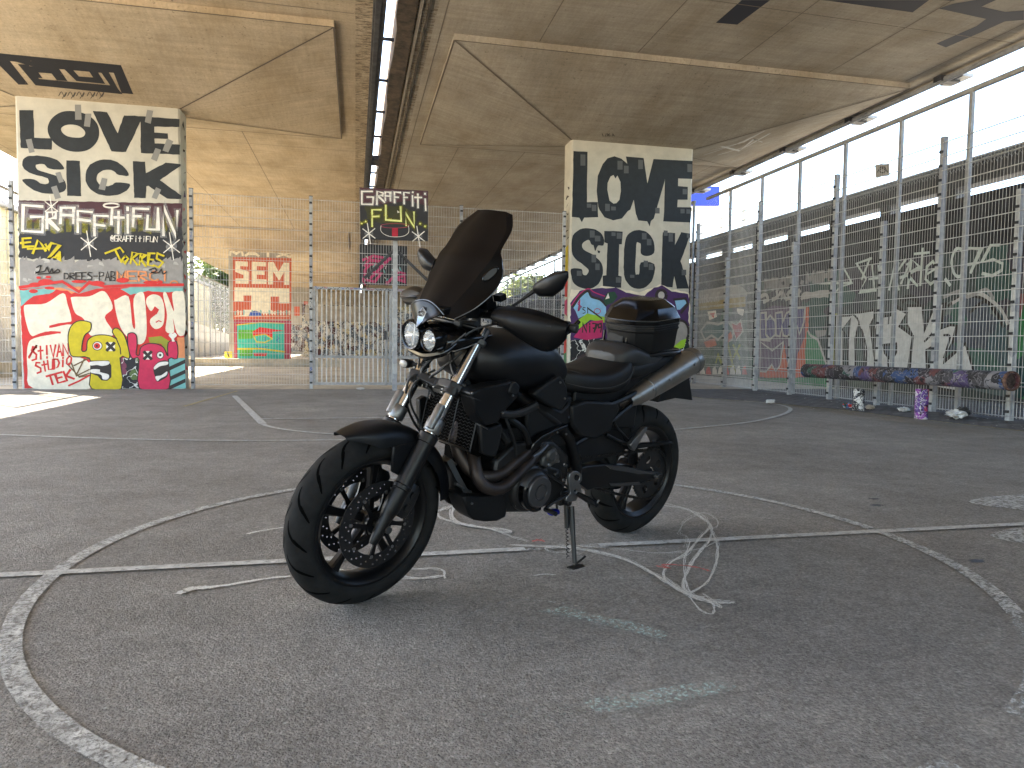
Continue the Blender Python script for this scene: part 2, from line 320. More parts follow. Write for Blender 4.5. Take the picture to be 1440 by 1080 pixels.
# ---------------------------------------------------------------- stroke lettering
GL = {'A': [[(0, 1), (.5, 0), (1, 1)], [(.2, .62), (.8, .62)]], 'B': [[(0, 0), (0, 1), (.8, .95), (.9, .72), (0, .5), (.75, .4), (.75, .08), (0, 0)]], 'C': [[(.95, .15), (.5, 0), (.05, .3), (.05, .75), (.5, 1), (.95, .85)]],
 'D': [[(0, 0), (0, 1), (.7, .9), (1, .5), (.7, .1), (0, 0)]], 'E': [[(.95, 0), (0, 0), (0, 1), (.95, 1)], [(0, .5), (.75, .5)]], 'F': [[(.95, 0), (0, 0), (0, 1)], [(0, .48), (.7, .48)]],
 'G': [[(.95, .05), (.05, .05), (.05, .98), (.95, .98), (.95, .5), (.5, .5)]], 'H': [[(0, 0), (0, 1)], [(1, 0), (1, 1)], [(0, .5), (1, .5)]], 'I': [[(.5, 0), (.5, 1)]], 'i': [[(.5, .3), (.5, 1)], [(.5, 0), (.5, .12)]],
 'K': [[(0, 0), (0, 1)], [(.95, 0), (.1, .5), (.95, 1)]], 'L': [[(0, 0), (0, 1), (.9, 1)]], 'M': [[(0, 1), (.1, 0), (.5, .7), (.9, 0), (1, 1)]], 'N': [[(0, 1), (0, 0), (1, 1), (1, 0)]],
 'O': [[(.5, 0), (.05, .3), (.1, .8), (.5, 1), (.95, .75), (.95, .25), (.5, 0)]], 'P': [[(0, 1), (0, 0), (.9, .1), (.85, .45), (0, .52)]], 'R': [[(0, 1), (0, 0), (.85, .08), (.85, .42), (0, .5), (.95, 1)]],
 'S': [[(.95, .08), (.3, 0), (.05, .25), (.9, .62), (.8, .95), (0, 1)]], 'T': [[(0, 0), (1, 0)], [(.5, 0), (.5, 1)]], 't': [[(.5, 0), (.5, 1)], [(.05, .35), (.95, .35)]], 'U': [[(0, 0), (0, .95), (.95, 1), (1, 0)]],
 'V': [[(0, 0), (.5, 1), (1, 0)]], 'Z': [[(0, 0), (1, 0), (0, 1), (1, 1)]], 'X': [[(0, 0), (1, 1)], [(1, 0), (0, 1)]], '-': [[(.1, .5), (.9, .5)]], '.': [[(.4, .9), (.55, 1)]], '!': [[(.5, 0), (.5, .7)], [(.5, .9), (.5, 1)]],
 'e': [[(.1, .6), (.9, .55), (.6, .3), (.15, .45), (.1, .85), (.5, 1), (.9, .9)]], '@': [[(.7, .35), (.35, .35), (.35, .65), (.7, .65), (.75, .3), (.95, .7), (.95, .3), (.5, 0), (.05, .3), (.05, .8), (.5, 1), (.9, .95)]],
 '0': [[(.5, 0), (.05, .3), (.1, .8), (.5, 1), (.95, .75), (.95, .25), (.5, 0)]], '7': [[(0, 0), (1, .05), (.35, 1)], [(.1, .55), (.9, .5)]], '5': [[(1, 0), (.1, .05), (.05, .45), (.9, .5), (.9, .9), (0, 1)]], '9': [[(.9, .4), (.2, .5), (.1, .1), (.8, 0), (.9, .4), (.7, 1)]], 'Y': [[(0, 0), (.5, .5), (1, 0)], [(.5, .5), (.5, 1)]]}
def text(mb, pl, Zf, s, quad, wd, material, jit=.1, gap=.18, sub=0):
    """quad: top-left, top-right, bottom-right, bottom-left in the zoomed picture's units"""
    q = Zf(quad); n = len(s); cell = 1/n
    for i, ch in enumerate(s):
        if ch not in GL: continue
        for st in GL[ch]:
            px = []
            for x, y in st:
                u = (i+gap/2+x*(1-gap))*cell; v = y
                a = (q[0][0]+(q[1][0]-q[0][0])*u, q[0][1]+(q[1][1]-q[0][1])*u); b = (q[3][0]+(q[2][0]-q[3][0])*u, q[3][1]+(q[2][1]-q[3][1])*u)
                px.append((a[0]+(b[0]-a[0])*v, a[1]+(b[1]-a[1])*v))
            mb.stroke(pl, px, wd, material, jit=jit, sub=sub)
def ell(cx, cy, rx, ry, n=24, rot=0, a0=0, a1=2*PI):
    full = abs(a1-a0-2*PI) < 1e-6; c, s_ = math.cos(rot), math.sin(rot)
    return [(cx+rx*math.cos(t)*c-ry*math.sin(t)*s_, cy+rx*math.cos(t)*s_+ry*math.sin(t)*c) for t in [a0+(a1-a0)*i/(n if full else n-1) for i in range(n)]]

def sm(pts, n=4): return [(p.x, p.y) for p in resample([(x, y, 0) for x, y in pts], n, True)]
# ================================================================= GROUND
def flat(name, pts, z, material, **k):
    mb = MB(); mb.add([(x, y, z) for x, y in pts], [tuple(t) for t in tessellate_polygon([[Vector((x, y, 0)) for x, y in pts]])], material, False); o = mb.build(name, **k)
    return recalc_up(o)
def recalc_up(o):
    for p in o.data.polygons:
        if p.normal.z < 0: p.flip()
    o.data.update(); return o
flat('ground', [(-900, -900), (900, -900), (900, 900), (-900, 900)], -.02, M_GROUND, kind='structure')
flat('concrete_yard', [(-8.9, 14.0), (10.9, 14.0), (10.9, 90), (-8.9, 90)], .002, M_PAVE, kind='structure')
flat('court_asphalt', [(-9.6, -14), (10.9, -14), (10.9, 13.98), (-9.6, 13.98)], .0, M_ASPH, kind='structure')
# block paving along the right fence, small stones with joints
def brick_mat():
    m = bpy.data.materials.new('block_paving'); m.use_nodes = True; N = m.node_tree.nodes; L = m.node_tree.links; p = N["Principled BSDF"]; p.inputs["Roughness"].default_value = .9
    tc = N.new("ShaderNodeTexCoord"); b = N.new("ShaderNodeTexBrick"); b.inputs["Scale"].default_value = 1; b.inputs["Brick Width"].default_value = .21; b.inputs["Row Height"].default_value = .105; b.inputs["Mortar Size"].default_value = .010
    b.inputs["Color1"].default_value = (.17, .16, .15, 1); b.inputs["Color2"].default_value = (.11, .105, .10, 1); b.inputs["Mortar"].default_value = (.018, .018, .016, 1)
    L.new(tc.outputs['Object'], b.inputs[0]); n = N.new("ShaderNodeTexNoise"); n.inputs["Scale"].default_value = 5; L.new(tc.outputs['Object'], n.inputs[0]); r = N.new("ShaderNodeMapRange"); r.inputs[3].default_value = .5; r.inputs[4].default_value = 1.5; L.new(n.outputs[0], r.inputs[0])
    v = N.new("ShaderNodeVectorMath"); v.operation = 'SCALE'; L.new(b.outputs[0], v.inputs[0]); L.new(r.outputs[0], v.inputs[3]); L.new(v.outputs[0], p.inputs["Base Color"])
    bp = N.new("ShaderNodeBump"); bp.inputs["Strength"].default_value = .6; bp.inputs["Distance"].default_value = .01; bp.invert = True; L.new(b.outputs[1], bp.inputs["Height"]); L.new(bp.outputs[0], p.inputs["Normal"]); return m
M_BRICK = brick_mat()
edge = [(5.8, 13.97), (5.82, 12.6), (5.95, 11.45), (6.6, 10.35), (6.95, 9.1), (7.05, 8.2), (7.18, 7.2), (7.3, 6.3), (7.5, 4.5), (7.6, 0), (7.6, -14)]
flat('block_paving', edge+[(10.88, -14), (10.88, 13.97)], .004, M_BRICK, kind='structure')
# ---- painted markings
mk = MB()
def gpoly(pts, z=.006, material=M_LINE, mbx=None):
    (mbx or mk).add([(x, y, z) for x, y in pts], [tuple(range(len(pts)))], material, False)
def gline(pts, wd, material=M_LINE, z=.006, jit=0, mbx=None):
    V = []; k = len(pts); P_ = [Vector((*p, z)) for p in pts]
    for i, p in enumerate(P_):
        t = (P_[min(i+1, k-1)]-P_[max(i-1, 0)]).normalized(); q = Vector((-t.y, t.x, 0)); ww = wd/2*(1+random.uniform(-jit, jit)); V += [p-q*ww, p+q*ww]
    (mbx or mk).add(V, [(2*i, 2*i+2, 2*i+3, 2*i+1) for i in range(k-1)], material, False)
CC = (.69, 2.93)
def arc(c, r, a, b, n=60): return [(c[0]+r*math.cos(math.radians(a+(b-a)*i/n)), c[1]+r*math.sin(math.radians(a+(b-a)*i/n))) for i in range(n+1)]
gline(arc(CC, 1.79, -34, 222, 120), .058, M_LINE); gline(arc(CC, 1.79, -44, -34, 12), .058, M_LINE2); gline(arc(CC, 1.79, 222, 250, 30), .055, M_LINE); gline(arc(CC, 1.79, 250, 288, 20), .05, M_LINE2); gline(arc(CC, 1.79, 299, 312, 12), .055, M_LINE2)
gline([(-9, 2.93), (.715, 2.93)], .052, M_LFAR, z=.0075); gline([(.715, 2.93), (1.05, 2.93)], .05, M_LINE2, z=.0075); gline([(1.05, 2.93), (7.2, 2.935)], .052, M_LFAR, z=.0075)
tp = [(-9, 9.2), (-6, 8.35), (-4.5, 7.75), (-3.17, 7.3), (-2.2, 6.93), (-1.22, 6.68), (-.125, 6.58), (1.2, 6.6), (2.4, 6.76), (3.36, 7.03), (4.53, 7.6), (5.4, 8.3), (6.05, 9.0), (6.42, 9.6), (6.55, 10.2), (6.4, 10.8)]
gline([tuple(p[:2]) for p in resample([(x, y, 0) for x, y in tp], 6)], .055, M_LFAR)
gline([(6.4, 10.8), (6.1, 11.8), (5.9, 12.6), (5.6, 13.6)], .035, M_LINE2, z=.0065)
gline([(-1.92, 12.2), (-.97, 7.98)], .085, M_LFAR, z=.0075); gline([(3.3, 12.2), (2.3, 7.98)], .08, M_LFAR, z=.0075); gline([(-1.05, 8.5), (2.4, 8.5)], .055, z=.0085, material=M_LFAR)
gline(arc((.66, 8.5), 1.72, 199, 341, 40), .055, M_LFAR, z=.0065)
for a in range(10, 170, 26): gline(arc((.66, 8.5), 1.72, a, a+12, 6), .045, M_LINE2, z=.0065)
for y in (9.3, 10.1, 10.9, 11.6):
    xo = -1.92+(12.2-y)*.2262
    gline([(xo-.02, y), (xo-.22, y)], .05, M_LINE2)
gline([(-2.25, 10.2), (-2.06, 13.4)], .05, M_YEL, z=.0068); gline([(-5, 13.7), (2, 13.6)], .035, M_LINE2, z=.0068)
gline([e_ for e_ in [(x-.03, y) for x, y in edge]], .045, M_YEL, z=.0078)
# white painted clover at the right rim
for c_ in ((4.06, 3.32), (3.52, 2.66)):
    gpoly([(c_[0]+.55*math.cos(t)*(1+.12*math.sin(3*t)), c_[1]+.26*math.sin(t)*(1+.1*math.cos(2*t))) for t in [i*PI/14 for i in range(28)]], .0055, M_CLOV)
mk.build('court_markings', kind='structure')
# ---- chalk and spilled paint traced on the ground
ck = MB(); ck.off = .004
def gs(pts, wd, m_=M_CHALK, sub=6, jit=.35, Zf=None):
    q = Zf(pts) if Zf else pts; n_ = 1 if wd > .015 else 3
    for k in range(n_):
        g_ = [(p.x, p.y) for p in resample([(x+random.gauss(0, 1.1)*(n_ > 1), y+random.gauss(0, .7)*(n_ > 1), 0) for x, y in q], sub)]
        ck.stroke(GROUND, [(x+random.gauss(0, .45), y+random.gauss(0, .25)) for x, y in g_], wd*(.8 if n_ == 1 else random.uniform(.25, .42)), m_, sub=0, jit=jit)
ZR = zc(720, 540, 2); ZL = zc(0, 540, 2); Z5a = zc(560, 520, 4.5); Z4a = zc(600, 540, 4)
gs([(505, 585), (560, 575), (640, 565), (740, 548), (812, 541)], .022, Zf=ZL); gs([(505, 588), (520, 580), (545, 572), (600, 570)], .03, Zf=ZL)
gs([(900, 505), (960, 530), (1040, 540), (1150, 546), (1235, 543), (1250, 530), (1225, 518), (1150, 518), (1060, 505)], .014, Zf=ZL); gs([(1100, 535), (1180, 545), (1240, 538), (1250, 545)], .012, Zf=ZL)
gs([(695, 420), (740, 412), (800, 402)], .016, Zf=ZL); gs([(905, 500), (930, 515), (990, 530), (1060, 535)], .02, Zf=ZL)
for o_ in (0, 4, 9): gs([(250+o_*2, 895-o_), (300, 870+o_), (345, 868), (345, 930+o_), (430, 985-o_), (560, 1003), (660, 1030-o_), (715, 1022), (640, 1005), (480, 992), (350, 960), (270, 935), (248, 905+o_)], .010, Zf=Z5a)
gs([(330, 880), (350, 950), (500, 990), (600, 1010), (700, 1050), (820, 1085)], .009, Zf=Z5a)
for dx, dy in ((0, 0), (3, 5), (-4, 3)):
    gs([(0+dx, 452), (100, 455+dy), (180, 458+dy), (280, 478+dy), (340, 500+dy), (380, 520+dy), (430, 548+dy), (480, 580+dy), (520, 600+dy), (575, 612+dx), (625, 614)], .011, Zf=ZR)
gs([(100, 460), (130, 452), (165, 456), (160, 470), (120, 474), (95, 464), (110, 456)], .006, Zf=ZR); gs([(180, 455), (300, 462), (400, 474), (480, 470), (540, 460), (575, 440)], .006, Zf=ZR)
for k_ in range(3):
    d = k_*5
    gs([(430, 335+d), (490, 352), (540, 372+d), (556, 400), (530, 430), (490, 470+d), (450, 500), (425, 530), (440, 550+d), (500, 590), (540, 600)], .007, Zf=ZR)
    gs([(556, 400), (575, 440+d), (580, 475), (570, 520-d), (545, 560), (500, 585), (480, 560), (500, 510+d), (530, 470), (555, 440), (560, 400), (530, 372)], .006, Zf=ZR)
gs([(478, 395), (500, 375), (540, 362), (575, 380), (578, 400), (545, 410)], .005, Zf=ZR); gs([(500, 600), (530, 635), (560, 646), (570, 636), (560, 615), (510, 590), (490, 560), (485, 500), (500, 440)], .008, Zf=ZR); gs([(555, 612), (590, 630), (540, 590)], .008, Zf=ZR)
gs([(478, 395), (470, 420), (495, 430), (490, 460)], .005, Zf=ZR)
gs([(410, 512), (440, 518), (425, 508), (480, 510), (530, 518), (556, 526)], .016, M_RED, Zf=ZR); gs([(60, 442), (75, 438), (90, 443)], .02, M_RED, Zf=ZR)
ck.poly(GROUND, ZR([(60, 640), (150, 625), (230, 648), (330, 665), (440, 700), (430, 718), (330, 695), (200, 662), (100, 645)]), M_TEAL)
ck.poly(GROUND, ZR([(190, 890), (330, 870), (560, 832), (632, 850), (600, 868), (420, 900), (240, 925)]), M_TEAL); ck.poly(GROUND, ZR([(-100, 930), (60, 905), (200, 900), (220, 925), (100, 945)]), mat('thin_green_scuff', (.36, .42, .38), .9, worn=.60, worn_scale=60))
gs([(1240, 705), (1290, 670), (1350, 635), (1440, 608), (1560, 612), (1640, 628)], .012, M_LINE2, Zf=ZL, jit=.2); gs([(940, 805), (1060, 800), (1180, 792), (1200, 778), (1130, 775)], .02, mat('thin_grey_scuff', (.3, .3, .3), .9, worn=.56, worn_scale=80), Zf=ZL, jit=.5)
gs([(60, 540), (90, 533), (120, 536)], .008, Zf=ZR); gs([(220, 66), (270, 70), (320, 63), (280, 60), (230, 66)], .03, M_LINE2, Zf=ZL)
ck.build('chalk_scribbles', kind='structure')
# small specks and scraps lying on the asphalt
sp_ = MB(); rnd = random.Random(3); M_SPECK = mat('pale_grit', (.45, .45, .42), .9); M_DLEAF = mat('dead_leaf', (.12, .08, .04), .9); M_DSPECK = mat('dark_oil_spot', (.03, .03, .03), .5, worn=.45, worn_scale=30)
for _ in range(420):
    x, y = rnd.uniform(-5, 8), rnd.uniform(1.2, 12); r_ = rnd.uniform(.002, .007); a_ = rnd.uniform(0, 6)
    sp_.add([(x+r_*math.cos(a_+t)*rnd.uniform(.5, 1.6), y+r_*math.sin(a_+t), .0012+(r_*.6 if t == 9 else 0)) for t in (0, 1.6, 3.1, 4.7)], [(0, 1, 2, 3)], M_SPECK, False)
for _ in range(260):
    t_ = rnd.random(); y = rnd.uniform(2, 13.5); x = rnd.choice([rnd.gauss(7.95, .12), rnd.uniform(6.6, 8.1)]); r_ = rnd.uniform(.008, .022); a_ = rnd.uniform(0, 6)
    sp_.add([(x+r_*math.cos(a_+t)*rnd.uniform(.5, 1.6), y+r_*math.sin(a_+t), .0062+(r_*.3 if t == 0 else 0)) for t in (0, 1.6, 3.1, 4.7)], [(0, 1, 2, 3)], rnd.choice([M_SPECK, M_DLEAF, M_DLEAF]), False)
sp_.build('grit', kind='stuff', label='pale grit, dead leaves and tiny scraps scattered over the court', category='grit')
ds = MB()
for x, y, r_ in ((2.9, 3.45, .05), (3.0, 3.6, .04), (2.55, 2.45, .04)):
    ds.add([(x+r_*math.cos(t)*rnd.uniform(.5, 1.3), y+r_*.6*math.sin(t)*rnd.uniform(.6, 1.3), .0022) for t in [i*PI/9 for i in range(18)]], [tuple(range(18))], M_DSPECK, False)
ds.build('oil_spots', kind='structure')

# ================================================================= OVERPASS
def pyramid(mb, r, p, z0, z1, z2, material):
    """slab r=(x0,x1,y0,y1) between z0 and z1, tapering down to the pillar top p at z2"""
    a = [(r[0], r[2]), (r[1], r[2]), (r[1], r[3]), (r[0], r[3])]; b = [(p[0], p[2]), (p[1], p[2]), (p[1], p[3]), (p[0], p[3])]
    mb.add([(x, y, z0) for x, y in a]+[(x, y, z1) for x, y in a], [(0, 4, 5, 1), (1, 5, 6, 2), (2, 6, 7, 3), (3, 7, 4, 0)], material, False)
    mb.add([(x, y, z1) for x, y in a]+[(x, y, z2) for x, y in b], [(0, 4, 5, 1), (1, 5, 6, 2), (2, 6, 7, 3), (3, 7, 4, 0), (4, 7, 6, 5)], material, False)
ROWS = [-7, 14, 35, 56, 77]
def deck(x0, x1, px0, px1, rx0, rx1, material, label, parapet):
    t = thing('bridge_deck', label, 'bridge', (x0, 0, 5.8), 'decks of the overpass')
    mb = MB(); mb.box(((x0+x1)/2, 35, 6.25), (x1-x0, 130, .9), material)
    xp = x0+.15 if parapet < 0 else x1-.15
    mb.box((xp, 35, 7.15), (.3, 130, .9), material); b = mb
    t_mesh = mb.build('deck_slab', t)
    for y in ROWS:
        q = MB(); pyramid(q, (rx0, rx1, y-2.55, y+3.5), (px0+.01, px1-.01, y+.01, y+.49), 5.8, 5.70, 5.05, material); q.build('pillar_capital', t)
    return t
LOCAL_DONE = True
DL = deck(-9.1, .28, -5.73, -3.09, -8.5, -.33, M_CONC, 'left bridge deck of warm tan concrete above the pillar with the yellow and pink monsters', -1)
DR = deck(.62, 10.25, 4.26, 6.93, 1.52, 9.95, M_CONC_R, 'right bridge deck of greyer stained concrete beyond the bright slot, next to the tall fence', 1)
# paint, joints and drips on the soffits
SOFL = Plane((0, 0, 5.8), (0, 0, -1))
def slope(y0, y1): # front face of the left capital
    a = Vector((0, y0, 5.70)); b = Vector((0, y1, 5.05)); d = (b-a).normalized(); return Plane(a, Vector((0, -1, 0)).cross(Vector((1, 0, 0))).normalized()) if False else Plane(a, Vector((0, d.z, -d.y)))
FL = slope(11.45, 14.01)
if FL.n.z > 0: FL.n = -FL.n
lg = MB(); ZC1 = zc(0, 0, 2)
lg.poly(FL, ZC1([(-60, 148), (0, 150), (340, 183), (375, 265), (342, 262), (320, 205), (28, 172), (80, 238), (52, 238), (-20, 165)]), M_BLACKP)
lg.poly(FL, ZC1([(48, 175), (300, 192), (332, 250), (345, 265), (100, 240), (50, 180), (80, 182), (110, 222), (310, 240), (285, 205), (100, 188), (85, 185)]), M_BLACKP)
lg.poly(FL, ZC1([(70, 185), (165, 192), (190, 228), (160, 226), (145, 207), (108, 204), (120, 220), (95, 218)]), M_BLACKP)
lg.poly(FL, ZC1([(180, 194), (205, 196), (222, 215), (262, 218), (250, 200), (275, 202), (296, 236), (215, 228)]), M_BLACKP)
M_SCR = mat('thin_marker_scrawl', (.07, .06, .05), .8)
for x in (165, 190, 215, 245, 270): lg.stroke(FL, ZC1([(x, 270), (x+8, 258), (x+16, 272), (x+22, 260), (x+10, 277)]), .012, M_SCR, sub=4)
lg.build('painted_logo', DL)
def crease_lines(parent, r, p):  # dark ribbons stand in for the shading contrast at the capital's creases
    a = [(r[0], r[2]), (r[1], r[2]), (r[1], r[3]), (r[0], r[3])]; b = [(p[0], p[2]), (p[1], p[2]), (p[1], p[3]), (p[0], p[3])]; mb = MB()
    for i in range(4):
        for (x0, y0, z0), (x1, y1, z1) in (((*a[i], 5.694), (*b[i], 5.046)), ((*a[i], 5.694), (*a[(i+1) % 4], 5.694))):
            A_, B_ = Vector((x0, y0, z0)), Vector((x1, y1, z1)); q = (B_-A_).cross(Vector((0, 0, 1))).normalized()*.014; mb.add([A_-q, A_+q, B_+q, B_-q], [(0, 1, 2, 3)], M_CREASE, False)
    mb.build('crease_shade_line', parent)
M_CREASE = mat('crease_shade_paint', (.15, .12, .09), .95)
crease_lines(DL, (-8.5, -.33, 11.45, 17.5), (-5.73, -3.09, 14, 14.5)); crease_lines(DR, (1.52, 9.95, 11.45, 17.5), (4.26, 6.93, 14, 14.5))
def lines_on(mb, pl, L_, wd, m_):
    for l in L_: mb.stroke(pl, l, wd, m_, jit=.3, sub=5)
jl = MB(); S3 = lambda x0, y0, x1, y1: ('w', x0, y0, x1, y1)
def wline(mb, x0, y0, x1, y1, z, wd, m_):
    d = Vector((x1-x0, y1-y0, 0)).normalized(); q = Vector((-d.y, d.x, 0))*wd/2; a = Vector((x0, y0, z)); b = Vector((x1, y1, z)); mb.add([a-q, a+q, b+q, b-q], [(0, 1, 2, 3)], m_, False)
for x in (-8.8, -6.8, -4.8, -2.6): 
    wline(jl, x, -20, x, 11.4, 5.797, .018, M_JOINT); wline(jl, x, 17.55, x, 32.4, 5.797, .018, M_JOINT)
for y in (2, 5, 8, 11.0, 18.8, 21, 24, 27, 30): wline(jl, -9.1, y, .2, y+.15, 5.7965, .018, M_JOINT)
wline(jl, .12, -10, .12, 60, 5.796, .26, M_STAIN)
jl.build('soffit_joints', DL)
jr = MB()
for x in (2.5, 4.2, 6.0, 7.8, 9.4): 
    wline(jr, x, -20, x+.4, 11.4, 5.797, .018, M_JOINT); wline(jr, x, 17.55, x, 32.4, 5.797, .018, M_JOINT)
for y in (3, 6.5, 9.4, 18.8, 22, 26, 30): wline(jr, .7, y, 10.2, y+.2, 5.7965, .018, M_JOINT)
wline(jr, .95, -10, .95, 60, 5.796, .45, M_STAIN); wline(jr, 1.3, -10, 1.3, 40, 5.795, .02, M_JOINT)
jr.build('soffit_joints', DR)
lr = MB(); CEI = Plane((0, 0, 5.8), (0, 0, -1)); M_BLUEP = mat('navy_paint_on_concrete', (.02, .022, .035), .7, worn=.30, worn_scale=10)
ZC2 = zc(480, 0, 1.5)
for p_ in ([(845, 0), (905, 0), (835, 52), (790, 48)], [(1010, 0), (1240, 0), (1205, 26), (1030, 2)], [(1255, 92), (1275, 100), (1345, 70), (1400, 45), (1440, 42), (1440, 22), (1400, 25), (1350, 14), (1390, -4), (1360, -4), (1290, 8), (1260, 18), (1360, 40), (1340, 55)], [(1130, -30), (1200, -5), (1290, 2), (1320, -12), (1240, -30)]): lr.poly(CEI, ZC2(p_), M_BLUEP)
lr.build('painted_letters', DR)
# chalky scrawl on the right slope of the right capital
a_, b_, c_ = Vector((9.95, 11.45, 5.70)), Vector((9.95, 17.5, 5.70)), Vector((6.92, 14.49, 5.05)); nn = (b_-a_).cross(c_-a_).normalized()
if nn.z > 0: nn = -nn
RS = Plane(a_, nn); sw = MB()
for p_ in ([(990, 218), (1030, 205), (1060, 192)], [(1000, 212), (1045, 200), (1075, 184)], [(1010, 218), (1050, 206), (1082, 188)], [(1015, 206), (1040, 212), (1060, 196), (1072, 200)]): sw.stroke(RS, p_, .05, p_lgr, jit=.4)
sw.build('chalk_scrawl', DR); sw = MB(); ZC3 = zc(785, 185, 7.2); FR = Plane(FL.o, FL.n); M_SC2 = M_SCR
for p_ in ([(445, 20), (455, 48), (475, 45)], [(485, 20), (480, 48), (505, 45), (500, 20)], [(520, 20), (510, 30), (530, 45), (515, 50)], [(545, 48), (550, 20), (570, 48), (548, 38)]): sw.stroke(FR, ZC3(p_), .014, M_SC2)
sw.build('marker_scrawl', DR)
# joint between the decks: gutter, light slit crossed by struts, rusty lip
gt = thing('expansion_joint', 'black gutter and rusty lip hanging in the bright slot between the two decks', 'expansion joint', (.45, 0, 5.8))
g = MB(); g.box((.335, 35, 5.83), (.19, 128, .16), M_DARKST); g.box((.315, 35, 5.74), (.09, 128, .05), M_DARKST); g.build('gutter', gt, bevel=.01)
g = MB()
for i in range(60): g.box((.53, -20+i*1.9, 5.95), (.18, .03, .05), M_DARKST)
for y in (8.6, 20, 38): g.box((.5, y, 5.86), (.3, .7, .1), M_DARKST)
g.build('strut', gt, kind='stuff')
g = MB(); rl = random.Random(5); rows = []
M_RUST = mat('rusty_brown_lip', (.085, .06, .04), .85, n_scale=7, n_amt=.35, stain=.3)
y = -20.
pts = []
while y < 90:
    pts.append((.60+rl.uniform(-.02, .035), y)); y += rl.uniform(.15, .9)
V = []; F = []
for x, yy in pts: V += [(x, yy, 5.74), (.86, yy, 5.72), (.86, yy, 5.79), (x, yy, 5.79)]
for i in range(len(pts)-1):
    for j in range(4): F.append((4*i+j, 4*i+(j+1) % 4, 4*i+4+(j+1) % 4, 4*i+4+j))
g.add(V, F, M_RUST, False); g.box((.92, 35, 5.775), (.05, 128, .045), M_CONC_R); g.box((1.05, 35, 5.78), (.04, 128, .035), M_DARKC); g.build('rusty_lip', gt)
g = MB(); g.box((.56, 9.7, 5.74), (.16, .45, .10), mat('yellowed_foam', (.45, .36, .16), .8, n_scale=10, n_amt=.3)); g.build('foam_block', gt, bevel=.02)
# pipe and lamps under the right hand edge
et = thing('edge_pipe', 'grey conduit on dark brackets under the right hand edge of the overpass', 'pipe', (10.15, 0, 5.8))
g = MB(); g.tube([(10.12, -12, 5.66), (10.12, 90, 5.66)], .055, M_STEELD, 8); g.build('pipe', et)
for i in range(24): g = MB(); g.box((10.22, 1.5+i*2.35, 5.68), (.42, .16, .10), M_DARKST); g.box((10.42, 1.5+i*2.35, 5.70), (.22, .5, .06), M_STEELD); g.build('bracket', et, bevel=.006)
g = MB(); g.box((10.31, 35, 5.9), (.10, 129, .34), M_CONC_R); g.build('edge_beam', DR)
# ---- pillars
def pillar(x0, x1, y, label, base, group='overpass pillars'):
    mb = MB(); c = .035; o = [(x0+c, y), (x1-c, y), (x1, y+c), (x1, y+.5-c), (x1-c, y+.5), (x0+c, y+.5), (x0, y+.5-c), (x0, y+c)]
    mb.add([(a, b, 0) for a, b in o]+[(a, b, 5.06) for a, b in o], [(i, (i+1) % 8, 8+(i+1) % 8, 8+i) for i in range(8)], base, False)
    mb.add([(a, b, 5.06) for a, b in o], [tuple(range(8))], base, False)
    return mb, dict(label=label, category='pillar', group=group)
# left painted pillar
mb, tg = pillar(-5.73, -3.09, 14, 'broad pillar with LOVE SICK lettering above a yellow and a pink monster', M_WHITEP)
PL = Plane((0, 14, 0), (0, -1, 0)); A = zc(10, 125, 5.538); B = zc(10, 275, 5.538); C = zc(10, 395, 5.538)
LS = [[(95, 165), (205, 165), (212, 380), (348, 385), (348, 475), (105, 460)],
 [(665, 170), (780, 180), (860, 345), (910, 205), (1050, 212), (1040, 250), (985, 370), (925, 492), (815, 488)],
 [(1038, 212), (1342, 235), (1342, 298), (1145, 293), (1145, 340), (1250, 345), (1255, 392), (1148, 385), (1148, 425), (1345, 435), (1345, 512), (1040, 500)],
 [(438, 625), (330, 622), (290, 590), (235, 588), (222, 605), (240, 630), (330, 660), (420, 690), (458, 740), (450, 790), (400, 812), (300, 815), (210, 790), (150, 750), (120, 705), (210, 705), (260, 735), (310, 740), (325, 715), (300, 690), (200, 665), (130, 620), (118, 580), (140, 535), (200, 520), (300, 525), (390, 555), (430, 595)],
 [(460, 555), (565, 560), (577, 835), (467, 832)],
 [(945, 675), (870, 670), (830, 640), (770, 630), (715, 655), (698, 700), (715, 740), (770, 758), (820, 745), (850, 730), (955, 740), (930, 790), (860, 825), (770, 832), (690, 810), (630, 760), (610, 690), (630, 610), (690, 565), (780, 548), (860, 570), (920, 620)],
 [(980, 562), (1075, 568), (1080, 655), (1235, 575), (1350, 585), (1350, 600), (1190, 710), (1358, 830), (1355, 858), (1245, 855), (1100, 755), (1085, 760), (1080, 850), (990, 848)]]
def rough(pts, amp=2.0, step=26, r=random.Random(11)):
    out = []
    for (x0, y0), (x1, y1) in zip(pts, pts[1:]+pts[:1]):
        d = math.hypot(x1-x0, y1-y0); k = max(1, int(d/step))
        for i in range(k): out.append((x0+(x1-x0)*i/k+r.uniform(-amp, amp), y0+(y1-y0)*i/k+r.uniform(-amp, amp)))
    return out
for i_, l in enumerate(LS): mb.poly(PL, A(rough(sm(l, 3) if i_ in (3, 5) else l)), M_LETTER)
mb.poly(PL, A(sm([(315, 310), (340, 240), (400, 190), (470, 172), (560, 180), (640, 210), (700, 270), (717, 340), (700, 410), (640, 470), (560, 490), (470, 480), (390, 440), (335, 380)])), M_LETTER, holes=[A(sm([(420, 310), (450, 285), (500, 278), (560, 290), (605, 330), (600, 365), (560, 380), (480, 372), (435, 345)]))])
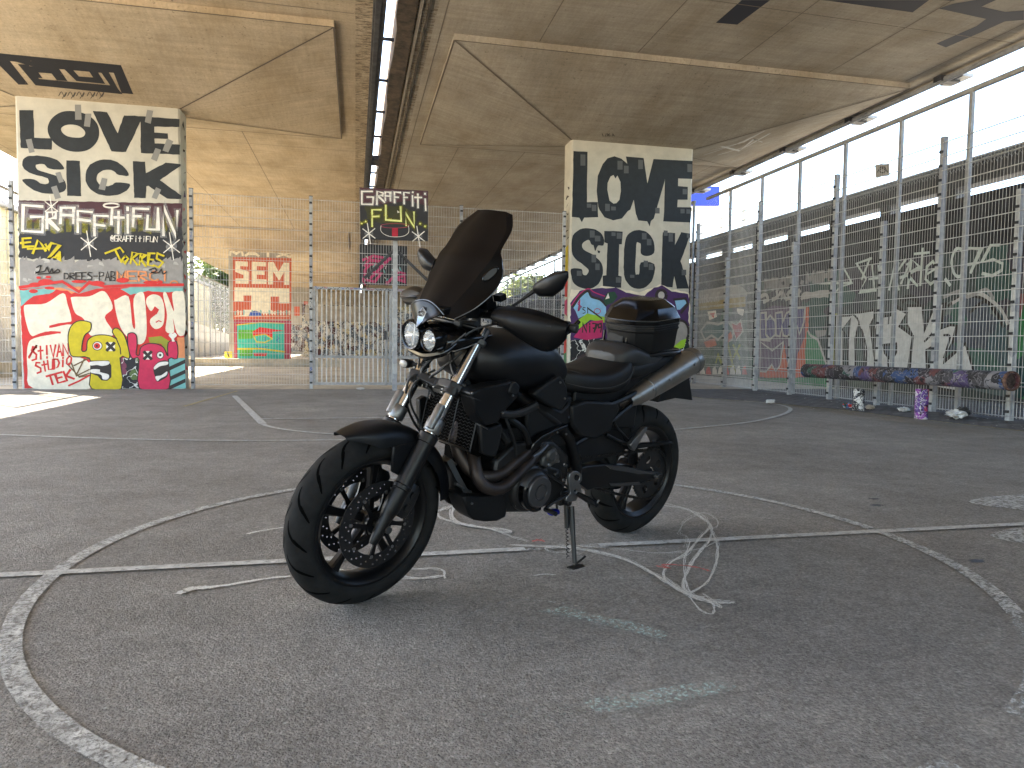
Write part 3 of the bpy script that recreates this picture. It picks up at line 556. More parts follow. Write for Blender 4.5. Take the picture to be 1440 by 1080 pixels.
for l in ([(527, 122), (575, 122), (580, 240), (530, 240)], [(610, 192), (657, 192), (645, 297), (598, 290)], [(1090, 163), (1138, 170), (1118, 272), (1072, 258)], [(145, 395), (190, 388), (215, 490), (172, 500)], [(1245, 385), (1295, 408), (1255, 495), (1210, 480)], [(1155, 460), (1200, 475), (1165, 565), (1120, 545)], [(375, 655), (415, 645), (442, 722), (405, 733)], [(342, 765), (385, 752), (420, 848), (375, 860)], [(738, 692), (782, 700), (762, 790), (712, 780)], [(1160, 765), (1200, 785), (1165, 860), (1125, 845)]): mb.poly(PL, A(l), M_TAPE)
mb.poly(PL, B(rough([(84, 36), (1363, 62), (1363, 300), (90, 250)], 3)), p_mar); mb.poly(PL, B(rough([(88, 215), (500, 200), (900, 225), (1366, 250), (1370, 530), (95, 490)], 9)), p_blk)
for x in range(110, 1340, 62): mb.poly(PL, B([(x-26, 170+(x*7) % 40), (x+26, 165), (x+20, 270+(x*5) % 40), (x-20, 285)]), p_hazy)
jg = [(98, 500)]
rr = random.Random(4); x = 98
while x < 1360: x += rr.uniform(22, 52); jg.append((min(x, 1368), 505+rr.uniform(-40, 18))); jg.append((min(x+4, 1368), 500+rr.uniform(-10, 25)))
mb.poly(PL, B(jg+[(1368, 735), (100, 715)]), p_gry)
for _ in range(26):
    x, y = rr.uniform(110, 1340), rr.uniform(500, 660); mb.poly(PL, B([(x, y), (x+rr.uniform(20, 50), y+rr.uniform(-10, 10)), (x+rr.uniform(20, 40), y+rr.uniform(10, 40)), (x-6, y+20)]), p_lgr if rr.random() < .6 else p_gry)
for s_ in ([(275, 85), (125, 75), (120, 275), (275, 285), (280, 165), (185, 165)], [(310, 255), (310, 130), (380, 130), (375, 175), (315, 185), (400, 268)], [(415, 215), (420, 95), (520, 95), (515, 215)], [(420, 150), (515, 155)], [(550, 285), (550, 120), (660, 128)], [(550, 185), (645, 198)], [(680, 310), (680, 155), (785, 160)], [(680, 225), (760, 235)], [(812, 225), (818, 105)], [(865, 295), (868, 125)], [(835, 170), (910, 172)], [(940, 290), (940, 150)], [(938, 115), (938, 92)], [(980, 240), (985, 100), (1100, 105)], [(985, 160), (1040, 162)], [(1095, 155), (1088, 262), (1175, 265), (1175, 100)], [(1218, 310), (1218, 90), (1320, 325), (1325, 120)]):
    mb.stroke(PL, B(s_), .12, p_haze); mb.stroke(PL, B(s_), .042, p_wht, jit=.15)
mb.stroke(PL, B(ell(812, 77, 60, 17, 20)), .03, p_wht, closed=True)
def star(mb, pl, Zf, x, y, r, m1=p_wht):
    mb.poly(pl, Zf(ell(x, y, r*.55, r*.55, 16)), p_haze); mb.poly(pl, Zf(ell(x, y, r*.16, r*.16, 12)), m1)
    for a in (.65, 2.45, 1.42): 
        q = 1.0 if a != 1.42 else 1.35; mb.stroke(pl, Zf([(x-r*q*math.cos(a), y-r*q*math.sin(a)), (x, y), (x+r*q*math.cos(a), y+r*q*math.sin(a))]), .016, m1)
star(mb, PL, B, 635, 375, 75); star(mb, PL, B, 1280, 395, 80); star(mb, PL, B, 345, 85, 62)
text(mb, PL, B, '@GRAFFitiFUN', [(802, 310), (1175, 320), (1172, 362), (802, 356)], .013, p_wht)
for s_ in ([(185, 330), (120, 335), (125, 400), (205, 395)], [(105, 370), (180, 362)], [(200, 450), (240, 345), (270, 380), (300, 430)], [(160, 415), (330, 410)], [(300, 380), (320, 415), (345, 370), (410, 385), (320, 490), (375, 480), (410, 440)], [(375, 480), (405, 505), (410, 440)]): mb.stroke(PL, B(s_), .036, p_yel, jit=.2)
for s_ in ([(765, 450), (880, 405), (905, 440)], [(845, 430), (890, 520)], [(920, 470), (895, 500), (915, 528), (945, 490), (920, 470)], [(960, 530), (975, 440), (1020, 450), (975, 490), (1015, 540)], [(1030, 540), (1040, 450), (1080, 460), (1040, 495), (1080, 550)], [(1150, 450), (1105, 450), (1095, 540), (1140, 550)], [(1100, 495), (1140, 500)], [(1220, 470), (1170, 450), (1165, 490), (1215, 520), (1180, 560), (1140, 540)]): mb.stroke(PL, B(s_), .032, p_yel, jit=.2)
text(mb, PL, B, 'DREES-PAB', [(440, 605), (850, 590), (850, 665), (440, 650)], .018, p_lin); text(mb, PL, B, 'MERCi', [(845, 590), (1270, 590), (1270, 665), (850, 665)], .03, p_org)
for s_ in ([(230, 560), (260, 545), (250, 590), (220, 600), (290, 590), (310, 560), (330, 600), (350, 570), (360, 600), (395, 575), (398, 600), (240, 612)], [(1110, 580), (1150, 565), (1160, 590), (1120, 600), (1180, 600), (1200, 575), (1215, 610), (1240, 595)], [(530, 662), (570, 668), (600, 675)]): mb.stroke(PL, B(s_), .022, p_lin, sub=4)
mb.stroke(PL, B(ell(1300, 685, 28, 20, 14)), .025, p_org, closed=True)
# the lower mural
mb.poly(PL, C(rough([(98, 60), (1368, 40), (1392, 838), (135, 838)], 3)), p_red)
mb.poly(PL, C(rough([(100, 75), (300, 55), (430, 40), (330, 100), (200, 120), (110, 200)], 4)), p_tea); mb.poly(PL, C(rough([(300, 60), (560, 45), (640, 60), (500, 100), (470, 80)], 4)), p_org); mb.poly(PL, C(rough([(880, 60), (1050, 40), (1365, 50), (1370, 90), (1100, 80), (960, 110)], 4)), p_tea)
mb.poly(PL, C([(105, 40), (350, 30), (560, 75), (640, 30), (900, 30), (1370, 38), (1370, 55), (900, 50), (700, 60), (560, 100), (420, 52), (100, 62)]), p_gry)
for x, y, rx, ry in ((300, 10, 60, 25), (220, 30, 50, 18), (560, 5, 60, 12), (700, 20, 60, 20), (900, -5, 50, 20), (1120, 12, 60, 14), (1190, 10, 22, 14), (330, 55, 40, 12), (205, 80, 35, 16), (245, -25, 18, 10), (320, -30, 22, 10)): mb.poly(PL, C(ell(x, y, rx, ry, 16)), p_red)
mb.stroke(PL, C([(100, 50), (430, 5), (560, 85), (640, 10), (760, 45), (960, 35), (1370, 30)]), .05, p_red)
mb.poly(PL,  C(sm([(130, 210), (160, 185), (300, 175), (435, 95), (470, 180), (500, 290), (480, 325), (340, 355), (345, 365), (500, 340), (520, 420), (500, 560), (640, 640), (640, 840), (205, 836), (160, 690), (160, 510), (215, 445), (410, 405), (300, 395), (195, 430), (150, 330)])), p_crm)
mb.poly(PL,  C(sm([(500, 150), (510, 125), (640, 120), (740, 78), (790, 120), (822, 215), (760, 285), (830, 420), (650, 425), (600, 300), (530, 250)])), p_crm)
mb.poly(PL,  C(sm([(835, 170), (850, 145), (945, 122), (975, 340), (998, 355), (985, 140), (1050, 85), (1075, 160), (1085, 420), (1030, 495), (930, 430), (870, 330)])), p_crm)
mb.poly(PL,  C(sm([(1090, 130), (1140, 105), (1200, 130), (1225, 220), (1215, 340), (1160, 375), (1120, 345), (1115, 300), (1160, 260), (1175, 235), (1150, 205), (1120, 235), (1085, 180)])), p_crm)
mb.poly(PL,  C(sm([(1215, 110), (1240, 95), (1300, 240), (1285, 100), (1340, 80), (1380, 110), (1388, 380), (1355, 430), (1320, 400), (1290, 290), (1300, 400), (1235, 390), (1245, 260)])), p_crm)
mb.stroke(PL, C([(335, 355), (400, 338), (500, 325)]), .035, p_red); mb.stroke(PL, C([(200, 440), (260, 415), (340, 398), (412, 402)]), .035, p_red); mb.stroke(PL, C([(1160, 322), (1180, 310), (1200, 318)]), .02, p_red); mb.stroke(PL, C([(1150, 205), (1175, 225), (1160, 255)]), .03, p_red)
text(mb, PL, C, 'St!VAN', [(185, 515), (480, 490), (480, 575), (190, 620)], .03, p_red); text(mb, PL, C, 'StUDiO', [(210, 640), (510, 580), (500, 650), (230, 720)], .028, p_red); text(mb, PL, C, 'TEK', [(300, 745), (500, 690), (530, 760), (320, 815)], .034, p_red)
for s_ in ([(500, 640), (540, 740), (640, 690)], [(520, 660), (640, 600)], [(600, 610), (540, 730)], [(480, 660), (560, 745), (640, 720)], [(560, 750), (640, 735)]): mb.stroke(PL, C(s_), .022, p_brn)
for s_ in ([(480, 815), (560, 780), (640, 735)], [(170, 590), (230, 500), (200, 540), (170, 600)]): mb.stroke(PL, C(s_), .03, p_red)
mb.poly(PL, C([(880, 600), (1030, 600), (1030, 838), (890, 838)]), G_DARKMIX); mb.poly(PL, C([(1255, 600), (1385, 600), (1392, 838), (1258, 838)]), p_tea)
for y in (640, 720, 790): mb.poly(PL, C([(1258, y+30), (1388, y-30), (1390, y), (1258, y+62)]), p_lin)
mb.poly(PL, C([(1100, 440), (1200, 430), (1280, 480), (1250, 560), (1200, 490), (1110, 480)]), p_olive); mb.poly(PL, C([(1325, 440), (1380, 440), (1385, 600), (1325, 600)]), p_org)
Y = [(475, 430), (500, 350), (560, 310), (640, 320), (655, 345), (645, 390), (600, 430), (580, 540), (618, 540), (625, 470), (670, 430), (740, 420), (810, 430), (850, 450), (820, 400), (835, 370), (870, 375), (915, 430), (945, 530), (950, 605), (880, 600), (890, 840), (660, 840), (650, 720), (640, 600), (515, 590), (485, 540)]
Y = sm(Y, 3); mb.poly(PL, C(Y), p_yel); mb.stroke(PL, C(Y), .018, p_lin, closed=True)
mb.poly(PL, C([(648, 620), (790, 620), (812, 660), (812, 750), (780, 778), (735, 775), (705, 740), (650, 720)]), p_lin); mb.poly(PL,  C(sm([(648, 630), (785, 625), (790, 650), (740, 662), (700, 655), (650, 658)])), p_wht); mb.poly(PL,  C(sm([(655, 690), (720, 690), (725, 710), (790, 730), (785, 765), (745, 765), (730, 730), (655, 715)])), p_wht)
mb.poly(PL, C(ell(703, 506, 40, 36, 20)), p_lin); mb.poly(PL, C(ell(703, 506, 34, 30, 20)), p_wht); mb.poly(PL, C(ell(700, 506, 25, 23, 20)), p_red); mb.poly(PL, C(ell(698, 506, 9, 9, 12)), p_lin)
def cross(x, y, r, Zf): 
    mb.poly(PL, Zf(ell(x, y, r*1.25, r*1.3, 10)), p_wht); mb.stroke(PL, Zf([(x-r, y-r), (x+r, y+r)]), .05, p_lin); mb.stroke(PL, Zf([(x+r, y-r), (x-r, y+r)]), .05, p_lin)
cross(806, 512, 28, C); mb.stroke(PL, C([(850, 450), (880, 520), (885, 570)]), .018, p_lin)
K = [(938, 430), (950, 408), (985, 405), (1008, 430), (1012, 500), (1005, 570), (1030, 575), (1040, 520), (1090, 490), (1160, 490), (1220, 520), (1250, 585), (1255, 480), (1320, 475), (1325, 605), (1255, 612), (1260, 838), (1030, 838), (1028, 612), (975, 605), (945, 530)]
K = sm(K, 3); mb.poly(PL, C(K), p_pink); mb.stroke(PL, C(K), .018, p_lin, closed=True)
mb.poly(PL,  C(sm([(1140, 680), (1180, 630), (1250, 625), (1255, 730), (1200, 775), (1165, 783), (1150, 740)])), p_lin); mb.poly(PL,  C(sm([(1145, 670), (1185, 635), (1250, 630), (1248, 652), (1190, 665), (1150, 690)])), p_wht); mb.poly(PL,  C(sm([(1155, 745), (1200, 735), (1245, 705), (1240, 735), (1195, 760), (1170, 780)])), p_wht)
cross(1095, 580, 27, C); mb.poly(PL, C(ell(1192, 578, 30, 30, 18)), p_lin); mb.poly(PL, C(ell(1192, 578, 24, 24, 18)), p_wht); mb.poly(PL, C(ell(1192, 578, 10, 10, 12)), p_dg)
mb.poly(PL,  C(sm([(1258, 425), (1275, 405), (1290, 412), (1305, 402), (1322, 425), (1300, 450), (1305, 470), (1285, 472), (1280, 450)])), p_wht)
SL = Plane((-3.09, 14, 0), (1, 0, 0)); rs = random.Random(8)
for i in range(22):
    z0 = .3+i*.21; pts = [(-3.09, 14.1+rs.uniform(0, .3), z0+rs.uniform(0, .2)) for _ in range(5)]; mb.add([(-3.088+.0003*i, y, z) for _, y, z in pts[:4]], [(0, 1, 2, 3)], rs.choice([p_lin, p_gry, p_pur, p_red, p_brn]), False)
PIL1 = recalc_keep = mb.build('pillar', loc=(-4.41, 14.25, 0), **tg)
# right painted pillar
mb, tg = pillar(4.26, 6.93, 14, 'pillar behind the motorcycle with tall dripping LOVE SICK letters over purple graffiti', M_WHITEP)
PR = PL; D = zc(785, 185, 7.2); E = zc(785, 295, 4.91)
mb.poly(PR, rough(D([(155, 198), (298, 205), (290, 715), (400, 715)])+E([(275, 52), (180, 55), (162, 85), (145, 55), (95, 48)]), .3, 6), M_LETTER)
mb.poly(PR, D([(390, 600), (400, 450), (450, 330), (500, 270), (570, 250), (640, 275), (705, 330), (760, 500), (765, 690), (730, 790)])+E([(480, 10), (440, 60), (380, 73), (320, 52), (285, 0)])+D([(405, 760)]), M_LETTER, holes=[D([(497, 590), (500, 520), (530, 455), (560, 440), (578, 475), (600, 445), (630, 510), (635, 600), (620, 690), (590, 725), (560, 730), (520, 700)])])
mb.poly(PR, D([(685, 252), (865, 268), (903, 525), (965, 278), (1085, 285), (1078, 500), (1000, 770)])+E([(660, 60), (640, 78), (632, 115), (614, 80), (553, 74)])+D([(785, 828), (765, 690), (700, 330)]), M_LETTER)
mb.poly(PR, D([(1070, 284), (1360, 298), (1358, 480), (1215, 475), (1213, 552), (1312, 560), (1310, 690), (1210, 690), (1205, 765), (1353, 768)])+E([(915, 88), (725, 80)])+D([(1072, 820), (1080, 500)]), M_LETTER)
for l in ([(313, 245), (275, 248), (255, 285), (245, 245), (230, 240), (215, 210), (190, 215), (165, 240), (175, 275), (240, 310), (300, 370), (308, 440), (280, 510), (220, 545), (160, 540), (110, 510), (92, 460), (90, 408), (160, 410), (170, 445), (195, 450), (210, 420), (180, 385), (110, 330), (92, 260), (100, 180), (150, 135), (210, 128), (275, 145), (313, 190)],
 [(318, 145), (445, 150), (440, 238), (422, 238), (415, 455), (438, 460), (435, 538), (308, 535), (308, 455), (332, 452), (340, 232), (318, 225)],
 [(660, 300), (610, 320), (570, 300), (570, 240), (555, 228), (540, 240), (532, 430), (545, 445), (560, 440), (570, 365), (663, 375), (655, 470), (610, 530), (545, 545), (490, 520), (455, 450), (455, 280), (470, 190), (510, 150), (560, 140), (620, 160), (660, 220)],
 [(722, 155), (808, 160), (805, 245), (850, 155), (915, 165), (845, 355), (905, 545), (820, 545), (800, 460), (790, 535), (710, 530)], [(272, 280), (290, 285), (286, 300), (274, 297)]): mb.poly(PR, E(rough(sm(l, 3) if len(l) > 16 else l, 1.2)), M_LETTER)
for x, y, a, b in ((225, 230, 50, 115), (600, 295, 52, 90), (665, 345, 48, 78), (810, 285, 48, 95), (1308, 328, 48, 82), (1260, 580, 45, 55), (290, 728, 45, 42), (340, 740, 46, 65), (475, 730, 48, 75), (535, 758, 48, 40), (985, 770, 42, 60), (1238, 782, 42, 46), (1298, 785, 42, 46)): mb.poly(PR, D([(x, y), (x+a, y+3), (x+a, y+b), (x, y+b)]), M_TAPE2)
for x, y, a, b in ((218, 142, 34, 50), (253, 178, 38, 40), (368, 155, 28, 26), (404, 158, 34, 42), (578, 160, 32, 45), (612, 200, 32, 45), (728, 142, 28, 38), (762, 160, 30, 60), (888, 165, 26, 28), (230, 308, 32, 55), (256, 370, 30, 46), (128, 420, 34, 36), (590, 350, 30, 45), (625, 372, 32, 44), (496, 448, 30, 22), (398, 465, 34, 38), (852, 412, 32, 40), (670, -10, 30, 34)): mb.poly(PR, E([(x, y), (x+a, y+2), (x+a, y+b), (x, y+b)]), M_TAPE2)
mb.poly(PR, E(rough([(84, 548), (180, 560), (300, 530), (440, 545), (560, 570), (700, 520), (790, 545), (905, 570), (905, 1240), (84, 1240)], 7)), p_crm)
mb.poly(PR, E(rough([(84, 640), (150, 560), (230, 545), (300, 540), (400, 535), (440, 560), (520, 580), (600, 590), (660, 540), (720, 515), (780, 560), (900, 580), (905, 1240), (84, 1240)], 6)), p_pur)
mb.poly(PR, E([(84, 900), (905, 860), (905, 1240), (84, 1240)]), G_DARKMIX)
mb.poly(PR, E([(100, 670), (150, 600), (205, 560), (230, 600), (290, 620), (330, 660), (330, 740), (200, 720), (140, 750), (120, 700)]), p_sky); mb.stroke(PR, E([(100, 670), (150, 600), (205, 560), (230, 600), (290, 620), (330, 660)]), .05, p_lin, sub=4); mb.stroke(PR, E([(92, 660), (142, 588), (205, 545), (250, 570), (330, 600)]), .02, p_mag, sub=4)
mb.poly(PR, E([(100, 840), (140, 760), (200, 715), (320, 740), (320, 780), (220, 760), (170, 800), (110, 850)]), p_lime); mb.poly(PR, E([(105, 880), (160, 810), (230, 770), (310, 760), (300, 880), (200, 900)]), p_mag)
text(mb, PR, E, 'Ni79', [(165, 785), (305, 785), (305, 845), (165, 845)], .03, p_lin); text(mb, PR, E, 'Si', [(165, 675), (215, 672), (215, 712), (168, 715)], .016, p_lin); mb.stroke(PR, E(ell(270, 700, 22, 18, 12)), .014, p_mag, closed=True)
mb.stroke(PR, E([(150, 620), (135, 650), (160, 670), (140, 700), (150, 620)]), .02, p_mag); mb.stroke(PR, E([(205, 680), (260, 720), (300, 750)]), .03, p_lin)
mb.poly(PR, E([(310, 620), (340, 570), (390, 565), (410, 600), (380, 640), (330, 660)]), p_dg); mb.poly(PR, E([(325, 618), (345, 575), (355, 610)]), p_wht)
mb.poly(PR, E([(805, 625), (870, 620), (890, 640), (840, 690), (820, 690)]), p_sky); mb.stroke(PR, E([(800, 620), (880, 612), (895, 650), (850, 710)]), .05, p_lin); mb.poly(PR, E(ell(712, 590, 22, 26, 14)), p_lgr); mb.stroke(PR, E(ell(712, 592, 35, 38, 14)), .06, p_lin)
mb.poly(PR, E(ell(830, 860, 60, 90, 20, .3)), p_gry); mb.stroke(PR, E(ell(830, 860, 66, 98, 20, .3)), .05, p_lin); mb.poly(PR, E([(780, 960), (850, 900), (885, 890), (870, 950), (810, 970)]), p_lime)
SR_ = random.Random(9)
for i in range(7): mb.add([(4.2585-.0003*i, 14.08+SR_.uniform(0, .3), 3.1+i*.17+SR_.uniform(-.05, .05)) for _ in range(4)], [(0, 1, 2, 3)], M_SCR, False)
for i, (c_, z) in enumerate(((p_yel, 2.6), (p_yel, 2.3), (p_red, 1.9), (p_mag, 1.5), (p_tea, 1.0), (p_red, .7), (p_grn, .4))): mb.add([(4.258-.0004*i, 14.05+SR_.uniform(0, .1), z), (4.258-.0004*i, 14.4, z+SR_.uniform(0, .1)), (4.258-.0004*i, 14.42, z+.3), (4.258-.0004*i, 14.1, z+.36)], [(0, 1, 2, 3)], c_, False)
mb.build('pillar', loc=(5.6, 14.25, 0), **tg)
# far pillars
M_CON2 = mat('far_pillar_concrete', (.42, .38, .32), .85, n_scale=2, n_amt=.12, stain=.2)
mb, tg = pillar(-5.73, -3.09, 35, 'far pillar with red and cream SEM lettering over a turquoise face', M_CON2)
PF = Plane((0, 35, 0), (0, -1, 0)); Fz = zc(240, 220, 3.178); G2 = zc(260, 400, 6.75)
mb.poly(PF, Fz([(278, 450), (540, 455), (538, 728), (280, 728)]), p_ora2)
mb.poly(PF, Fz([(285, 585), (530, 590), (530, 715), (285, 715)]), p_crm)
for l in ([(345, 470), (290, 468), (288, 515), (325, 530), (325, 545), (290, 545), (290, 568), (348, 570), (350, 515), (310, 502), (310, 490), (345, 492)], [(362, 470), (425, 472), (425, 492), (385, 490), (385, 510), (420, 512), (420, 530), (385, 528), (385, 548), (428, 550), (428, 570), (362, 570)], [(435, 572), (435, 472), (460, 472), (482, 515), (505, 474), (530, 475), (530, 574), (508, 574), (508, 515), (485, 555), (458, 515), (458, 572)]): mb.poly(PF, Fz(l), p_crm)
for l in ([(555, 105), (630, 105), (628, 240), (560, 240)], [(815, 115), (895, 115), (895, 180), (1005, 180), (1005, 290), (865, 285), (815, 240)], [(465, 165), (560, 160), (560, 290), (465, 300)], [(730, 275), (1000, 280), (1000, 300), (725, 300)]): mb.poly(PF, G2(l), p_ora2)
for x in range(20): mb.poly(PF, G2([(470+x*27, 255-(x*13) % 20), (488+x*27, 250), (485+x*27, 290), (472+x*27, 292)]), p_crm if x % 3 else p_tea)
mb.poly(PF, G2([(605, 298), (620, 262), (665, 248), (710, 262), (732, 298)]), p_blu)
mb.poly(PF, G2([(465, 335), (1010, 345), (1005, 735), (470, 735)]), p_rose); mb.poly(PF, G2([(495, 385), (720, 360), (945, 370), (945, 735), (500, 735)]), p_tq); mb.stroke(PF, G2([(495, 385), (720, 360), (945, 370)]), .05, p_yel)
mb.poly(PF, G2([(505, 430), (690, 430), (640, 515), (505, 520)]), p_grass); mb.poly(PF, G2([(520, 620), (645, 620), (640, 680), (520, 680)]), p_grass)
mb.poly(PF, G2([(640, 450), (710, 405), (945, 440), (830, 450), (830, 510), (760, 480), (650, 490)]), p_red); mb.poly(PF, G2([(650, 490), (760, 472), (830, 515), (760, 550), (680, 545)]), p_tq); mb.stroke(PF, G2([(650, 490), (760, 472), (830, 515), (760, 550), (680, 545)]), .05, p_yel, closed=True)
mb.stroke(PF, G2([(500, 612), (720, 610), (945, 640)]), .08, p_yel); mb.poly(PF, G2([(650, 650), (780, 650), (770, 680), (660, 680)]), p_red); mb.stroke(PF, G2([(660, 560), (700, 600), (790, 590)]), .03, p_blu); mb.stroke(PF, G2([(875, 495), (895, 510), (870, 530), (895, 550)]), .03, p_blu)
for x in (700, 760): mb.stroke(PF, G2([(x, 500), (x, 535)]), .03, p_blu)
text(mb, PF, Fz, 'MATX', [(258, 418), (540, 430), (540, 450), (258, 440)], .10, p_crm)
mb.build('pillar', loc=(-4.41, 35.25, 0), **tg)
for x0, x1, y, lb in ((4.26, 6.93, 35, 'plain far pillar of the right deck half hidden by the windscreen'), (-5.73, -3.09, 56, 'small far pillar with orange and white paint just left of the tagged fence post'), (4.26, 6.93, 56, 'second far pillar of the right deck seen past the gate'), (-5.73, -3.09, 77, 'farthest small pillar of the left deck'), (4.26, 6.93, 77, 'farthest small pillar of the right deck')):
    mb, tg = pillar(x0, x1, y, lb, M_CON2); pp = Plane((0, y, 0), (0, -1, 0)); qx = x0
    mb.add([(x0+.1, y-.01, 0.2), (x1-.1, y-.01, .2), (x1-.1, y-.01, 2.2), (x0+.1, y-.01, 2.2)], [(0, 1, 2, 3)], G_SMALL, False)
    if x0 < 0 and y == 56:
        for a, b, c_, d in ((.4, .7, 2.6, 4.4), (1.2, 1.6, 2.9, 3.6), (1.9, 2.2, 2.5, 4.0)): mb.add([(x0+a, y-.012, c_), (x0+b, y-.012, c_), (x0+b, y-.012, d), (x0+a, y-.012, d)], [(0, 1, 2, 3)], p_ora2, False)
    mb.build('pillar', loc=((x0+x1)/2, y+.25, 0), **tg)
# ================================================================= FENCES
def wire(V, F, a, b, r, nrm):
    """thin rod with a square section"""
    a = Vector(a); b = Vector(b); t = (b-a).normalized(); n = Vector(nrm); q = t.cross(n).normalized(); k = len(V)
    for p in (a, b): V += [p+n*r, p+q*r, p-n*r, p-q*r]
    for j in range(4): F.append((k+j, k+4+j, k+4+(j+1) % 4, k+(j+1) % 4))
def mesh_panel(parent, a, b, z0, z1, pitch=.05, hz=.2, rv=.0028, rh=.0042, material=None, name='mesh_panel'):
    """welded double rod panel from a to b"""
    a = Vector((*a, 0)); b = Vector((*b, 0)); d = b-a; L_ = d.length; d.normalize(); n = Vector((d.y, -d.x, 0)); V = []; F = []
    k = int(L_/pitch)
    for i in range(1, k): p = a+d*(i*L_/k); wire(V, F, p+Vector((0, 0, z0)), p+Vector((0, 0, z1)), rv, n)
    m_ = int(round((z1-z0)/hz))
    for i in range(m_+1):
        z = z0+.02+i*(z1-z0-.04)/m_
        for s_ in (-1, 1): wire(V, F, a+n*s_*.007+Vector((0, 0, z)), b+n*s_*.007+Vector((0, 0, z)), rh, n)
    mb = MB(); mb.add(V, F, material or M_STEEL, False); return mb.build(name, parent)
def post(parent, x, y, h, dirv, sz=.06, material=None, clips=True, step=.2):
    mb = MB(); mb.box((x, y, h/2), (sz if dirv == 'x' else sz*1.1, sz*1.1 if dirv == 'x' else sz, h), material or G_POST); mb.box((x, y, h+.006), (sz+.008, sz+.008, .012), M_CLIP)
    if clips:
        c = mb; ox, oy = ((0, -.045) if dirv == 'x' else (-.045, 0)); z = .12
        while z < h-.03: c.box((x+ox, y+oy, z), (.05, .03, .034) if dirv == 'x' else (.03, .05, .034), M_CLIP); z += step
    q = random.Random(int(x*37+y*101+h*10)); pl_ = Plane((x-sz*.55, y, 0), (-1, 0, 0)) if dirv == 'y' else Plane((x, y-sz*.55, 0), (0, -1, 0)); V0 = len(mb.v)
    z = q.uniform(.3, .8)
    while z < h*.8 and clips:
        pts = []
        for k in range(q.randint(3, 6)):
            a_ = q.uniform(-.022, .022); zz = z+k*.022+q.uniform(-.01, .01); p_ = Vector((x-sz*.5-.003, y+a_, zz)) if dirv == 'y' else Vector((x+a_, y-sz*.55-.003, zz)); pts.append(p_)
        e = Vector((0, 0, .006)); VV = [v_ for p_ in pts for v_ in (p_-e, p_+e)]; mb.add(VV, [(2*i, 2*i+1, 2*i+3, 2*i+2) for i in range(len(pts)-1)], q.choice([p_lin, p_lin, p_blu, p_lgr]), False); z += q.uniform(.10, .30)
    return mb.build('post', parent)
# back fence across the court, in line with the pillars
fb = thing('mesh_fence', 'tall welded mesh fence closing the back of the court between the two LOVE SICK pillars', 'fence', (-8.2, 14.08, 0))
YB = 14.10
for x, h in ((-8.2, 3.62), (-5.86, 3.62), (-2.94, 3.66), (-.83, 3.64), (2.04, 3.62), (4.16, 3.62)): post(fb, x, YB, h, 'x')
for a, b, z0 in ((-8.17, -5.9, .06), (-2.9, -.87, .06), (-.79, 2.0, 2.02), (2.08, 4.13, .06)): mesh_panel(fb, (a, YB), (b, YB), z0, 3.6)
# gate with upright bars
gt2 = thing('bar_gate', 'pale gate of close upright bars with a tagged top rail, in the back fence', 'gate', (.6, 14.1, 0))
mb = MB()
for z in (.10, .62, 1.93): mb.box((.6, YB, z), (2.78, .045, .05), G_POST if z > 1 else M_STEELD)
for x in (-.77, .58, .66, 1.97): mb.box((x, YB, 1.0), (.045, .05, 1.86), M_STEELD)
q = random.Random(2)
for i in range(34):
    x0 = -.75+i*.08; pts = [Vector((x0+k*.016, YB-.027, 1.93+q.uniform(-.022, .022))) for k in range(5)]; e = Vector((0, 0, .006)); mb.add([v_ for p_ in pts for v_ in (p_-e, p_+e)], [(2*k, 2*k+1, 2*k+3, 2*k+2) for k in range(4)], q.choice([p_lin, p_blk, p_blu, p_blk, p_rose]), False)
mb.build('gate_frame', gt2)
mb = MB(); i = 0; x = -.72
while x < 1.95: mb.box((x, YB, 1.01), (.022, .022, 1.8), M_STEEL); x += .088
mb.build('bars', gt2, kind='stuff'); mb = MB(); mb.box((.56, YB-.05, 1.05), (.05, .06, .18), M_DARKST); mb.build('lock', gt2, bevel=.005)
# right-hand mesh fence
fr = thing('mesh_fence', 'long mesh fence with tagged posts behind the graffiti-covered pipe bench', 'fence', (8.2, 2, 0))
ys = [(2.45, 2.92), (3.7, 3.92), (4.96, 2.92), (6.22, 3.92), (7.49, 2.94), (8.74, 3.92), (9.87, 2.93), (11.05, 3.92), (12.23, 2.93), (13.45, 3.92), (14.75, 2.93), (16.2, 3.92)]
for y, h in ys: post(fr, 8.2, y, h, 'y', .065)
yl = [1.2]+[y for y, _ in ys]+[]
for a, b in zip(yl[:-1:2], yl[2::2]): mesh_panel(fr, (8.155, a+.03), (8.155, b-.03), .48, 3.86, rv=.0032, rh=.005)
for a, b in zip(yl[:-1:2], yl[2::2]): mesh_panel(fr, (8.158, a+.03), (8.158, b-.03), .04, .47, pitch=.05, hz=.22, rv=.006, rh=.006, material=M_STEELD, name='low_bar_panel')
mesh_panel(fr, (8.155, 13.5), (8.155, 16.1), .04, 3.86)
